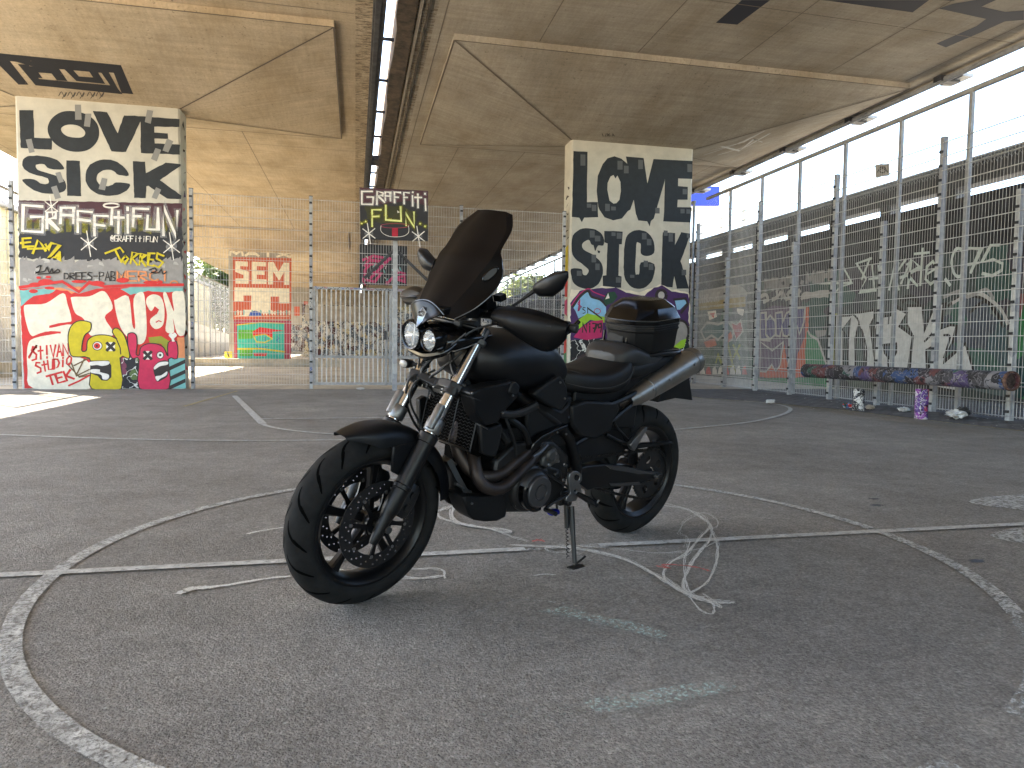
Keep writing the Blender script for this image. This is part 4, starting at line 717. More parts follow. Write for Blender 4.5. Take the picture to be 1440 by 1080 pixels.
# tall ball-stop fence with chain link
M_CHAINL = mat('bright_chain_wire', (.62, .64, .66), .4)
def tall_fence(X, y0, y1, label, step=1.31, near=True, zt=4.54, first=None):
    t = thing('ball_stop_fence', label, 'fence', (X, y0, 0), 'tall ball stop fences')
    mb = MB(); mb.box((X, (y0+y1)/2, zt), (.06, y1-y0, .06), M_STEELD); mb.build('top_rail', t)
    y = first if first else y0+.05
    while y < y1: 
        mb = MB(); mb.box((X, y, zt/2), (.05, .055, zt), M_STEELD); mb.build('post', t); y += step
    V = []; F = []; z0, z1 = (3.45, zt-.03) if near else (.05, zt-.03); hgt = z1-z0; c = .075 if near else .11; y = y0-hgt
    nrm = (1, 0, 0)
    while y < y1:
        for s_ in (1, -1):
            ya, yb = (y, y+hgt) if s_ == 1 else (y+hgt, y)
            za, zb = z0, z1
            # clip to [y0,y1]
            def cl(ya, za, yb, zb):
                if (ya < y0 and yb < y0) or (ya > y1 and yb > y1): return None
                k = (zb-za)/(yb-ya)
                if ya < y0: za += (y0-ya)*k; ya = y0
                if ya > y1: za += (y1-ya)*k; ya = y1
                if yb < y0: zb += (y0-yb)*k; yb = y0
                if yb > y1: zb += (y1-yb)*k; yb = y1
                return ya, za, yb, zb
            q = cl(ya, za, yb, zb)
            if q and abs(q[1]-q[3]) > .01: wire(V, F, (X+.02*s_*.2, q[0], q[1]), (X+.02*s_*.2, q[2], q[3]), .0010 if near else .0018, nrm)
        y += c*(1 if near else 1.4)
    mb = MB(); mb.add(V, F, M_CHAINL, False); mb.build('chain_link', t); return t
tall_fence(8.42, 2.0, 16.2, 'tall ball stop fence of chain link beside the sky on the right', first=3.28)
tall_fence(8.3, 16.6, 62, 'continuation of the tall fence seen far behind the mirror', step=1.6, near=False)
tall_fence(-8.35, 14.3, 62, 'tall fence running away behind the left pillar in sunshine', step=1.6, near=False)
q = Plane((8.35, 0, 0), (-1, 0, 0)); mb = MB(); mb.prism([q.at(*p) for p in ((1231, 232), (1250, 230), (1250, 247), (1231, 249))], (.015, 0, 0), mat('sign_plate_beige', (.33, .31, .27), .6)); mb.stroke(q, [(1234, 242), (1238, 235), (1244, 235), (1248, 242)], .02, p_lin); mb.stroke(q, ell(1241, 240, 4, 3, 10), .016, p_lin, closed=True)
mb.build('small_sign', loc=tuple(q.at(1240, 240)), label='small beige plate with a dark emblem high on the tall fence', category='sign')

# ================================================================= WALLS AND VIADUCT ON THE RIGHT
RWX = 11.0
PW = Plane((RWX, 0, 0), (-1, 0, 0))
mb = MB(); mb.box((RWX+.3, 40, 1.87), (.6, 110, 3.74), G_WALL)
mb.add([(RWX-.003, -14, 2.75), (RWX-.003, 90, 2.75), (RWX-.003, 90, 3.74), (RWX-.003, -14, 3.74)], [(0, 1, 2, 3)], G_WALL_TOP, False)
J = zc(1140, 330, 4.8); Kz = zc(970, 380, 6.548)
mb.poly(PW, J([(1380, 400), (1700, 380), (1700, 1150), (1380, 1100)]), G_GREEN)
mb.poly(PW, J([(880, 480), (1000, 420), (1200, 400), (1320, 560), (1330, 1100), (880, 1000)]), G_TEAL)
for l, c_ in (([(930, 480), (1000, 430), (1140, 420), (1240, 500), (1300, 620)], p_lin), ([(960, 460), (1060, 410), (1160, 405), (1280, 500), (1330, 600)], p_lgr), ([(1080, 520), (1180, 450), (1260, 540)], p_lin), ([(900, 420), (1010, 380), (1060, 420), (1180, 370), (1230, 430)], p_gry), ([(610, 440), (650, 415), (700, 420), (720, 440)], p_lin), ([(620, 455), (670, 430), (730, 460)], p_lin)): mb.stroke(PW, J(l), .06, c_, sub=4, jit=.2)
def letters(mb, pl, Zf, polys, fill, line, wd=.05):
    for l in polys: mb.poly(pl, Zf(l), fill)
    for l in polys: mb.stroke(pl, Zf(l), wd, line, closed=True)
mb.poly(PW, J([(130, 540), (180, 530), (180, 900), (130, 900)]), p_olive)
letters(mb, PW, J, [[(160, 975), (170, 545), (205, 548), (265, 545), (290, 532), (425, 510), (428, 560), (402, 610), (430, 830), (440, 975), (370, 975), (355, 690), (325, 600), (300, 700), (300, 975), (250, 970), (250, 600), (222, 640), (215, 970)],
 [(440, 975), (428, 620), (470, 555), (540, 545), (560, 475), (650, 530), (600, 615), (690, 685), (658, 900), (662, 985)],
 [(662, 985), (690, 685), (648, 600), (648, 480), (755, 480), (765, 650), (840, 470), (905, 465), (880, 640), (940, 610), (990, 615), (960, 720), (895, 860), (1045, 735), (1100, 920), (1000, 1060), (880, 1040)]], P('wall_white', 206, 204, 200), p_lin)
for l in ([(490, 745), (580, 735), (580, 790), (545, 850), (500, 800)], [(780, 780), (840, 740), (830, 880), (790, 900)], [(215, 640), (265, 570), (255, 700)]): mb.poly(PW, J(l), G_TEAL); mb.stroke(PW, J(l), .05, p_lin, closed=True)
for l in ([(290, 540), (325, 590), (305, 700), (305, 880)], [(345, 640), (375, 760), (375, 880)], [(770, 720), (830, 650), (840, 560)], [(900, 680), (940, 690), (900, 830)], [(470, 560), (440, 640), (445, 800)], [(525, 600), (530, 540)], [(520, 830), (525, 900)]): mb.stroke(PW, J(l), .045, p_lin, sub=3)
for l in ([(215, 210), (280, 330), (200, 350), (175, 380)], [(60, 330), (270, 325)], [(410, 160), (310, 195), (375, 300), (330, 385), (440, 375)], [(400, 160), (345, 300)], [(415, 210), (430, 370)], [(395, 300), (465, 290)], [(460, 210), (470, 330)], [(530, 370), (575, 165), (590, 190), (560, 365)], [(640, 170), (570, 270), (595, 370)], [(610, 330), (680, 165), (650, 200)], [(605, 290), (660, 270)], [(655, 360), (680, 165), (740, 220), (650, 270), (720, 345)], [(700, 130), (800, 120)], [(755, 95), (740, 340)], [(780, 270), (850, 225), (825, 180), (785, 215), (775, 300), (810, 335), (850, 300)], [(910, 300), (940, 340)],
          [(1270, 70), (1215, 72), (1155, 185), (1230, 165), (1295, 195), (1290, 240), (1225, 278), (1160, 262)], [(1045, 90), (1150, 95), (1080, 255)], [(1045, 205), (1130, 190)]): mb.stroke(PW, J(l), .055, p_chk, jit=.25)
mb.stroke(PW, J(ell(998, 188, 46, 96, 24)), .06, p_chk, closed=True, jit=.2)
for i_, (a0, s_) in enumerate((([(690, 100), (960, 62), (960, 150), (690, 190)], 'PROP'), ([(1000, 70), (1290, 0), (1290, 85), (1000, 120)], '.MSH'))): text(mb, PW, Kz, s_, a0, .12, p_gry)
for l in ([(660, 240), (700, 225), (720, 270), (680, 290)], [(760, 270), (800, 250), (800, 195)], [(810, 250), (840, 200), (850, 260), (860, 215), (880, 260)], [(890, 265), (930, 250), (900, 215), (930, 190)], [(950, 250), (1010, 180), (1000, 230)], [(1030, 260), (1060, 220), (1140, 215), (1280, 200)], [(1050, 250), (1150, 235), (1270, 232)]): mb.stroke(PW, Kz(l), .10, p_lgr, sub=3, jit=.3)
mb.poly(PW, Kz(rough([(585, 400), (760, 330), (1090, 335), (1085, 700), (1060, 985), (640, 990), (590, 700)], 5)), p_mauve); mb.poly(PW, Kz(rough([(1060, 340), (1095, 335), (1090, 620), (1060, 985), (760, 990), (640, 985), (640, 940), (760, 870), (830, 880), (870, 680), (900, 860), (980, 900), (990, 780), (1065, 600)], 4)), p_ora2)
letters(mb, PW, Kz, [[(650, 395), (700, 390), (700, 600), (740, 640), (650, 640)], [(700, 470), (740, 415), (785, 470), (790, 590), (740, 635), (700, 590)], [(790, 395), (850, 385), (855, 480), (890, 395), (960, 360), (960, 520), (900, 610), (860, 600), (850, 520), (830, 610), (790, 600)], [(965, 360), (1010, 345), (1062, 345), (1050, 480), (1010, 590), (985, 500), (970, 600), (955, 520)]], p_vio, p_lgr, .055)
letters(mb, PW, Kz, [[(645, 930), (650, 660), (760, 740), (860, 660), (830, 880), (790, 930), (755, 870), (700, 935)]], p_mauve, p_lgr, .05)
mb.poly(PW, Kz([(1080, 560), (1180, 620), (1260, 870), (1260, 985), (1075, 985), (1060, 760)]), p_grn); mb.stroke(PW, Kz([(1090, 560), (1110, 600), (1180, 640), (1255, 860)]), .06, p_lgr); mb.poly(PW, Kz([(1150, 555), (1260, 550), (1250, 600), (1170, 620)]), p_gry)
mb.poly(PW, Kz([(560, 1000), (1280, 985), (1290, 1100), (560, 1060)]), p_grn)
mb.poly(PW, Kz([(85, 300), (530, 235), (530, 960), (85, 960)]), G_TEAL); mb.poly(PW, Kz([(85, 200), (380, 130), (480, 150), (545, 220), (540, 240), (85, 305)]), p_gry); mb.poly(PW, Kz([(88, 305), (510, 240), (515, 335), (88, 370)]), P('ochre', 150, 128, 50))
text(mb, PW, Kz, 'NiRVANT', [(95, 235), (280, 205), (280, 280), (95, 300)], .06, p_lgr)
letters(mb, PW, Kz, [[(100, 560), (160, 480), (260, 500), (350, 470), (400, 540), (390, 640), (330, 660), (300, 600), (260, 640), (200, 600), (140, 640)]], P('dark_teal', 56, 96, 100), p_lgr, .07)
mb.poly(PW, Kz([(130, 660), (190, 640), (230, 625), (250, 690), (200, 705), (150, 715)]), p_ora2); mb.poly(PW, Kz([(320, 630), (380, 560), (395, 620), (350, 670)]), p_ora2); mb.poly(PW, Kz([(100, 700), (220, 720), (230, 900), (110, 890)]), p_dg)
letters(mb, PW, Kz, [[(380, 480), (430, 500), (470, 460), (490, 560), (430, 640), (400, 560)]], p_rose, p_lgr, .05)
for l in ([(240, 850), (260, 780), (290, 850)], [(320, 860), (350, 680), (390, 850)], [(400, 690), (460, 810)], [(460, 690), (400, 810)], [(330, 900), (400, 880), (420, 930)]): mb.stroke(PW, Kz(l), .09, p_olive, jit=.2)
for x in range(8): mb.poly(PW, Kz([(95+x*55, 960), (100+x*55, 905), (125+x*55, 880-(x*31) % 30), (145+x*55, 960)]), p_red if x % 3 == 1 else p_wht)
mb.poly(PW, Kz([(160, 380), (240, 370), (250, 430), (180, 460)]), p_wht); mb.poly(PW, Kz([(180, 400), (230, 390), (220, 440)]), p_red); mb.poly(PW, Kz([(430, 350), (500, 360), (490, 420), (440, 400)]), p_wht)
mb.poly(PW, Kz([(545, 110), (600, 60), (600, 760), (560, 800), (530, 700), (530, 240)]), G_WALL_TOP)
for y in (6.0, 22.5, 38): mb.box((RWX-.14, y, 1.85), (.25, .5, 3.7), G_WALL_TOP)
WALL = mb.build('graffiti_wall', loc=(RWX+.3, 14, 0), label='long dark wall covered in graffiti with big white letters and 075, behind the right hand fence', category='wall')
vb = thing('parapet_beam', 'dark beam carried on short stubs above the graffiti wall, with slits of sky below it', 'beam', (RWX+.5, 14, 3.74))
mb = MB(); mb.box((RWX+.55, 38, 4.24), (.35, 110, .38), mat('weathered_dark_beam', lin((78, 80, 84)), .8, n_scale=3, n_amt=.2, stain=.3)); mb.box((RWX+.35, 38, 4.45), (.5, 110, .03), M_STEELD); mb.build('beam', vb)
mb = MB(); y = 1.5
while y < 90: mb.box((RWX+.55, y, 3.90), (.22, .3, .33), M_DARKST); y += 1.75
mb.build('stub', vb)
# light strips of broken edge on top of the wall
# ================================================================= THINGS BEYOND THE BACK FENCE
mb = MB(); mb.box((-4.0, 27, .14), (7.0, .35, .28), M_PAVE); mb.build('low_kerb_wall', loc=(-4, 27, 0), label='low concrete kerb wall in the yard behind the mesh fence', category='wall')
mb = MB(); mb.box((-7.2, 22, .17), (.35, 12, .34), M_PAVE, rot=Matrix.Rotation(math.radians(-12), 3, 'Z')); mb.build('low_kerb_wall', loc=(-7.2, 22, 0), label='low kerb wall running away in the sun at the far left', category='wall')
M_PALEW = gmat('pale_tagged_concrete', [(214, 212, 206), (204, 204, 204), (220, 216, 208), (196, 198, 202), (224, 218, 206)], .5, False)
mb = MB()
mb.prism([(-9.3, 15, 0), (-9.3, 15, 2.3), (-9.3, 30, 2.5), (-9.3, 45, 2.0), (-9.3, 62, 1.2), (-9.3, 62, 0)], (-.35, 0, 0), M_PALEW); mb.build('retaining_wall', loc=(-9.3, 30, 0), label='pale tagged retaining wall in the sun behind the left fence', category='wall')
_s = CAM+ray(321, 499)*(27.5/ray(321, 499).y)
mb = MB(); mb.box(_s, (.26, .04, .24), P('sign_yellow', 225, 205, 70)); mb.box((_s.x, _s.y+.05, _s.z*.5), (.10, .06, _s.z), M_STEELD); mb.stroke(Plane((0, _s.y-.021, 0), (0, -1, 0)), [(320, 496), (322, 502)], .04, p_lin); mb.build('yellow_sign', loc=(_s.x, _s.y, 0), label='tiny yellow sign on a low post just left of the SEM pillar', category='sign')
hall = thing('ribbed_hall', 'low pale yellow ribbed hall in the sun behind the left fence', 'building', (-19, 48, 0))
mb = MB(); mb.box((-19, 48, 3.0), (11, 52, 6.0), mat('pale_yellow_cladding', (.66, .62, .42), .7, n_scale=1, n_amt=.06, stain=.12))
for i in range(64): mb.box((-13.47, 22.4+i*.81, 3.0), (.10, .28, 5.9), MATS['pale_yellow_cladding'])
mb.build('ribbed_wall', hall); mb = MB(); mb.box((-19, 48, 6.1), (11.5, 52.5, .2), M_STEELD); mb.build('roof', hall)
mb = MB(); mb.box((2.6, 45, 1.6), (11.5, .4, 3.2), G_SMALL); 
PB = Plane((0, 44.8, 0), (0, -1, 0))
mb.add([(-3, 44.79, 2.2), (2.0, 44.79, 2.2), (2.0, 44.79, 3.15), (-3, 44.79, 3.15)], [(0, 1, 2, 3)], M_CON2, False)
mb.build('graffiti_wall', loc=(2.6, 45, 0), label='far wall crowded with small pale tags behind the bar gate', category='wall')
mb = MB(); mb.box((-.2, 70, 2.87), (17, .6, 5.74), M_CON2); mb.build('abutment_wall', loc=(-.2, 70, 0), label='plain concrete abutment closing the far end under the overpass', category='wall')
# black and pink panel behind the fence
mb = MB(); mb.box((.53, 14.26, 2.42), (.92, .03, .78), p_blk); pk = zc(430, 260, 3.6); PP = Plane((0, 14.245, 0), (0, -1, 0))
for l in ([(290, 380), (340, 360), (430, 375)], [(380, 410), (330, 400), (300, 430), (300, 480), (350, 490), (380, 450), (330, 440)], [(300, 410), (320, 380), (400, 390)], [(460, 470), (500, 460), (500, 490), (470, 480)], [(330, 470), (420, 380)], [(410, 500), (470, 440), (500, 450)]): mb.stroke(PP, pk(l), .05, p_mag)
for _ in range(30):
    x, y = random.uniform(285, 500), random.uniform(350, 500); mb.stroke(PP, pk([(x, y), (x+random.uniform(-8, 12), y+random.uniform(4, 18))]), .02, random.choice([p_lgr, p_gry, p_mag, p_tea]))
mb.build('painted_panel', loc=(.53, 14.26, 2.42), label='black panel with pink scrawl hung on the back fence below the hoop board', category='panel')
# ================================================================= BASKETBALL BOARD
hb = thing('basketball_board', 'black hoop board reading GRAFFiti FUN on a tagged post above the back fence', 'basketball board', (.72, 13.6, 0))
BY = 13.42; PS = Plane((0, BY, 0), (0, -1, 0)); Hh = zc(500, 255, 12)
cor = [PS.at(*p) for p in Hh([(65, 100), (1225, 160), (1220, 1005), (85, 975)])]
mb = MB(); mb.prism(cor, (0, .05, 0), p_blk)
mb.poly(PS, Hh([(70, 105), (1222, 163), (1222, 420), (900, 330), (300, 400), (75, 360)]), p_mar); mb.poly(PS, Hh(rough([(160, 420), (800, 420), (1050, 560), (1000, 760), (400, 700), (200, 640)], 12)), P('deep_olive', 56, 56, 30))
for s_ in ([(285, 170), (105, 170), (105, 385), (290, 390), (300, 265), (195, 265)], [(360, 390), (365, 165), (470, 200), (460, 240), (370, 240), (490, 350)], [(505, 320), (500, 180), (585, 185), (590, 330)], [(500, 245), (590, 250)], [(660, 360), (655, 180), (760, 190)], [(660, 265), (720, 270)], [(820, 380), (815, 185), (905, 195)], [(815, 270), (875, 272)], [(965, 415), (960, 240)], [(963, 190), (966, 180)], [(1055, 445), (1050, 215)], [(1000, 270), (1115, 272)], [(1185, 490), (1175, 300)], [(1172, 215), (1174, 204)]): mb.stroke(PS, Hh(s_), .07, p_haze); mb.stroke(PS, Hh(s_), .028, p_wht, jit=.15)
p_pyel = P('pale_yellow', 222, 226, 150)
for s_ in ([(280, 760), (280, 480), (430, 480)], [(285, 595), (395, 590)], [(510, 405), (510, 650), (770, 670), (760, 430)], [(855, 745), (840, 530), (990, 770), (985, 520)]): mb.stroke(PS, Hh(s_), .07, p_hazy); mb.stroke(PS, Hh(s_), .028, p_pyel, jit=.15)
mb.poly(PS, Hh([(615, 785), (715, 785), (715, 935), (615, 935)]), P('crimson', 170, 24, 50)); mb.stroke(PS, Hh(ell(665, 750, 240, 38, 26)), .008, p_rose, closed=True); mb.stroke(PS, Hh([(430, 750), (425, 830), (480, 890), (580, 930), (700, 938), (820, 920), (890, 870), (900, 800), (890, 750)]), .009, p_wht, sub=3)
for x, y in ((170, 680), (105, 712), (1090, 715), (1172, 758)): mb.poly(PS, Hh(ell(x, y, 38, 38, 12)), p_hazy); mb.poly(PS, Hh(ell(x, y, 14, 14, 10)), p_pyel)
star(mb, PS, Hh, 225, 880, 130); star(mb, PS, Hh, 1060, 930, 130); mb.poly(PS, Hh([(700, 490), (750, 520), (710, 535)]), p_wht)
mb.build('backboard', hb)
mb = MB(); mb.box((.725, 13.62, 1.45), (.09, .09, 2.9), G_POST); mb.build('post', hb, bevel=.004)
for x, nm in ((.16, 1), (1.33, 2)):
    mb = MB(); mb.tube([(.725, 13.60, 2.66), (x, 13.62, 2.10)], .028, M_DARKST, 6); mb.build('brace', hb)
mb = MB(); mb.box((.72, 13.53, 3.1), (.5, .14, .08), M_DARKST); mb.box((.72, 13.53, 2.88), (.5, .14, .08), M_DARKST); mb.build('bracket', hb)
# ================================================================= PIPE BENCH
pb = thing('pipe_bench', 'thick pipe rail covered in graffiti on two stout legs in front of the right fence', 'bench', (7.15, 8.1, 0))
BX = 7.15
def bz(px, py): p = Plane((BX, 0, 0), (-1, 0, 0)).at(px, py); return p
a = bz(1134, 521); b = bz(1424, 536)
mb = MB(); d = (b-a).normalized(); L_ = (b-a).length; mb.lathe([(.085, .004), (.108, 0), (.108, L_), (.085, L_), (.085, L_-.05), (0, L_-.06)], a, d, G_PIPE, 32); mb.build('rail', pb)
mb = MB(); mb.lathe([(.104, 0), (.112, .002), (.112, .03), (.104, .034), (.09, .034), (.085, .0)], a+d*(L_-.03), d, mat('rusty_pipe_rim', (.13, .07, .05), .9, n_scale=30, n_amt=.4), 32)
mb.lathe([(.0, 0), (.03, .01), (.084, .002)], a+d*(L_-.04), d, mat('pipe_inside_rust', (.06, .04, .035), .9, n_scale=20, n_amt=.4), 20); mb.build('pipe_end', pb)
for px, m_ in ((1208, gmat('black_white_leg_paint', [(40, 42, 60), (200, 200, 200), (30, 30, 36), (60, 66, 90)], 11)), (1297, gmat('purple_leg_paint', [(130, 60, 150), (200, 195, 200), (170, 50, 90), (90, 60, 130)], 9))):
    p = bz(px, 545); mb = MB(); mb.lathe([(.0, 0), (.078, 0), (.078, p.z-.02)], (p.x+.0, p.y, 0), (0, 0, 1), m_, 24); mb.build('leg', pb)
# ================================================================= LITTER
def crumple(name, c, size, material, label, cat, seed, grp=None, flatn=.5):
    r = random.Random(seed); bmx = bmesh.new(); bmesh.ops.create_icosphere(bmx, subdivisions=3, radius=1)
    for v in bmx.verts:
        k = 1+.28*math.sin(v.co.x*7+seed)*math.cos(v.co.y*6)+r.uniform(-.26, .26); v.co = Vector((v.co.x*size[0]*k, v.co.y*size[1]*k, max(-.9, v.co.z)*size[2]*k))
    zmin = min(v.co.z for v in bmx.verts)
    for v in bmx.verts: v.co.z -= zmin
    me = bpy.data.meshes.new(name); bmx.to_mesh(me); bmx.free(); me.materials.append(material); o = bpy.data.objects.new(name, me); COL.objects.link(o); o.location = c; o["label"] = label; o["category"] = cat; o.rotation_euler[2] = r.uniform(0, 3); return o
M_BAG = mat('white_plastic', (.62, .62, .60), .4); M_BOX = mat('dark_wet_card', (.05, .05, .05), .7)
crumple('plastic_bag', (7.62, 7.72, .005), (.17, .10, .05), M_BAG, 'crumpled white plastic bag lying below the near end of the pipe bench', 'litter', 3)
crumple('black_carton', (7.95, 7.95, .005), (.12, .08, .06), M_BOX, 'dark flattened carton behind the white bag', 'litter', 5)
crumple('paper_scrap', (7.72, 8.75, .005), (.11, .07, .03), M_BAG, 'white paper scrap between the two legs of the pipe bench', 'litter', 7)
crumple('food_wrapper', (7.22, 9.3, .005), (.10, .05, .04), gmat('wrapper_print', [(200, 60, 50), (60, 110, 160), (220, 220, 220), (40, 70, 60)], 22, False), 'colourful food wrapper left of the bench legs', 'litter', 9)
crumple('paper_scrap', (7.45, 9.1, .005), (.12, .06, .03), mat('beige_paper', (.55, .5, .42), .8), 'beige paper at the foot of the far bench leg', 'litter', 11)
crumple('paper_scrap', (6.5, 10.2, .005), (.09, .05, .03), M_BAG, 'small pale scrap beside the end of the curved court line', 'litter', 13)
crumple('paper_scrap', (.1, 13.75, .002), (.09, .05, .02), M_BAG, 'small pale scrap at the foot of the bar gate', 'litter', 15)
# ================================================================= FAR STADIUM SIGN AND MAST
def fz(px, py, Y): r = ray(px, py); return CAM+r*(Y/r.y)
a = fz(972, 262, 60); b = fz(1012, 262, 60); c_ = fz(1012, 289, 60); d_ = fz(972, 289, 60)
mb = MB(); mb.prism([a, b, c_, d_], (0, .4, 0), mat('blue_panel', (.0, .02, .33), .5)); mb.prism([fz(972, 290, 60), fz(1015, 290, 60), fz(1015, 297, 60), fz(972, 297, 60)], (0, .4, 0), M_WHITEP); mb.tube([fz(985, 297, 60.2), fz(985, 480, 60.2)], .25, M_STEEL, 8)
mb.build('blue_sign', label='large blue sign far away just right of the painted pillar', category='sign', loc=tuple(fz(985, 480, 60.2)))
mb = MB(); T_ = lambda x, y: fz(x, y, 58)
for l in ([(1014, 265), (1048, 265)], [(1014, 295), (1048, 292)], [(1014, 265), (1048, 292)], [(1048, 265), (1014, 295)], [(1032, 265), (1014, 280)], [(1046, 262), (1046, 480)], [(1014, 295), (1014, 480)]): mb.tube([T_(*l[0]), T_(*l[1])], .16 if l[0][0] == l[1][0] else .09, M_WHITEP, 6)
mb.build('lattice_mast', label='pale lattice mast beside the far blue sign', category='mast', loc=tuple(T_(1046, 480)))
mb = MB(); mb.tube([fz(1233, 160, 40), fz(1233, 420, 40)], .06, M_STEELD, 6); mb.build('thin_pole', label='thin pole against the sky behind the tall fence', category='pole', loc=tuple(fz(1233, 420, 40)))
# ================================================================= TREES
def tree_mesh(seed, h, r, leafm, trunkm, n=4200):
    q = random.Random(seed); mt = MB(); tr = MB(); tr.tube([(0, 0, 0), (.05*r, 0, h*.3), (-.04*r, .05, h*.62)], [.16*h/6, .12*h/6, .05*h/6], trunkm, 8, sub=3)
    blobs = []
    for i in range(9):
        a = q.uniform(0, 6.28); rr_ = r*q.uniform(.2, .62); z = h*q.uniform(.38, .88); c = Vector((rr_*math.cos(a), rr_*math.sin(a), z)); blobs.append((c, r*q.uniform(.3, .52)))
        tr.tube([(0, 0, h*.3), (c.x*.5, c.y*.5, (h*.35+z)/2), tuple(c)], [.06*h/6, .04*h/6, .015*h/6], trunkm, 5)
    V = []; F = []
    for i in range(n):
        c, br = q.choice(blobs); d = Vector((q.gauss(0, 1), q.gauss(0, 1), q.gauss(0, .8))).normalized()*br*q.uniform(.45, 1.12)**.6; p = c+d; s_ = .16*h/6*q.uniform(.6, 1.5)
        u = Vector((q.uniform(-1, 1), q.uniform(-1, 1), q.uniform(-.6, .6))).normalized(); w_ = u.cross(Vector((q.uniform(-1, 1), q.uniform(-1, 1), 1))).normalized(); k = len(V)
        V += [p-u*s_, p+w_*s_*.6, p+u*s_, p-w_*s_*.6]; F.append((k, k+1, k+2, k+3))
    mt.add(V, F, leafm, False); return mt, tr
M_LEAF = mat('yellow_green_leaves', (.22, .25, .05), .6, n_scale=1.2, n_amt=.35); M_LEAF2 = mat('green_leaves', (.12, .17, .04), .6, n_scale=1.2, n_amt=.3); M_BARK = mat('bark', (.10, .075, .05), .9, n_scale=8, n_amt=.3)
protos = []
def place_tree(x, y, h, r, kind, label):
    t = thing('tree', label, 'tree', (x, y, -.02), 'trees beyond the fences')
    if len(protos) < 3:
        mt, tr = tree_mesh(20+len(protos), 6, 2.4, (M_LEAF, M_LEAF2)[len(protos) % 2], M_BARK); t['_l'] = 1; c = mt.build('crown', t); k = tr.build('trunk', t); del t['_l']; protos.append((c.data, k.data))
    else:
        for d, nm in zip(protos[kind % 3], ('crown', 'trunk')): o = bpy.data.objects.new(nm, d); COL.objects.link(o); o.parent = t
    t.scale = (r/2.4, r/2.4, h/6); t.rotation_euler[2] = x*1.7
tl = [(-13, 22, 8, 3.4), (-28, 30, 10, 4), (-27, 38, 8, 3.6), (-28, 47, 11, 4.6), (-13, 76, 8, 4), (-15, 90, 12, 5), (-17, 16, 9, 4), (-10.5, 75, 9, 4.5), (16, 62, 7, 4.5), (19, 74, 7.5, 5), (14, 80, 6.5, 4.5), (22, 90, 8, 5.5), (11.5, 92, 6, 4), (7, 96, 6.5, 4.5)]
nm_ = ['first', 'second', 'third', 'fourth', 'fifth', 'sixth']
for i, (x, y, h, r) in enumerate(tl):
    lb = ('sunlit yellow green tree behind the left fence, %s from the court' % ['second', 'third', 'fourth', 'fifth', 'sixth', 'seventh', 'nearest', 'farthest'][i]) if x < 0 else ('low green tree far behind the right fence, %s' % ['nearest of the row', 'second of the row', 'third of the row', 'rightmost of the row', 'near the mirror', 'leftmost of the row'][i-8])
    place_tree(x, y, h, r, i, lb)
flat('grass_verge', [(-60, 14), (-9.7, 14), (-9.7, 110), (-60, 110)], -.01, mat('dry_grass', (.30, .29, .13), .95, n_scale=3, n_amt=.3), kind='structure')
flat('far_road', [(11.6, -20), (60, -20), (60, 120), (11.6, 120)], -.012, M_PAVE, kind='structure')
# ================================================================= MOTORCYCLE
HD, LEAN = -2.6166, .1217
BO = Vector((1.2653, 3.1606, 0)); bF = Vector((math.cos(HD), math.sin(HD), 0)); L0 = Vector((-bF.y, bF.x, 0)); ZU = Vector((0, 0, 1))
bU = ZU*math.cos(LEAN)+L0*math.sin(LEAN); bL = L0*math.cos(LEAN)-ZU*math.sin(LEAN)
bike = bpy.data.objects.new('motorcycle', None); COL.objects.link(bike)
bike.matrix_world = Matrix(((bF.x, bL.x, bU.x, BO.x), (bF.y, bL.y, bU.y, BO.y), (bF.z, bL.z, bU.z, 0), (0, 0, 0, 1)))
bike['label'] = 'matte black naked motorcycle with dark windscreen and top box, leaning on its side stand'; bike['category'] = 'motorcycle'
def tol(v): return Vector((bF.dot(v), bL.dot(v), bU.dot(v)))
RK = math.radians(28.5); SAX = Vector((-math.sin(RK), 0, math.cos(RK))); SA = Vector((1.4414, 0, .298))+Vector((-math.cos(RK), 0, -math.sin(RK)))*.035; ST = .085
SR = Matrix.Rotation(ST, 3, SAX); SRI = SR.inverted()
def S_(p): return SR @ (p-SA)+SA
def BL(px, py, y):
    o = tol(CAM-BO); r = tol(ray(px, py)); return o+r*((y-o.y)/r.y)
def BS(px, py, y):
    o = SRI @ (tol(CAM-BO)-SA)+SA; r = SRI @ tol(ray(px, py)); return o+r*((y-o.y)/r.y)
V3 = Vector
m_matte = mat('matte_black_paint', (.0026, .0030, .0040), .42, coat=0, spec=.30, n_scale=5, n_amt=.3, stain=.3, bump=.03, b_scale=300); m_plas = mat('black_plastic', (.0032, .0033, .0037), .55, spec=.28, n_scale=9, n_amt=.35, bump=.05, b_scale=400); m_gloss = mat('gloss_black', (.002, .002, .0023), .18, spec=.38)
m_lid = mat('glossy_case_lid', (.0018, .0018, .002), .16, spec=.25); m_rub = mat('tyre_rubber', (.0115, .0115, .0112), .8, spec=.18, n_scale=12, n_amt=.25, bump=.05, b_scale=200); m_groove = mat('tyre_groove', (.0008, .0008, .0008), .9, spec=.05); m_frame = mat('black_frame', (.0028, .0028, .003), .40, spec=.32)
m_rim = mat('black_wheel_paint', (.003, .003, .0033), .34, spec=.35); m_chr = mat('fork_chrome', (.42, .43, .45), .18, 1.0); m_alu = mat('bare_aluminium', (.19, .19, .188), .40, .9, n_scale=30, n_amt=.1); m_alug = mat('dull_grey_casting', (.07, .07, .068), .5, .7, n_scale=30, n_amt=.15)
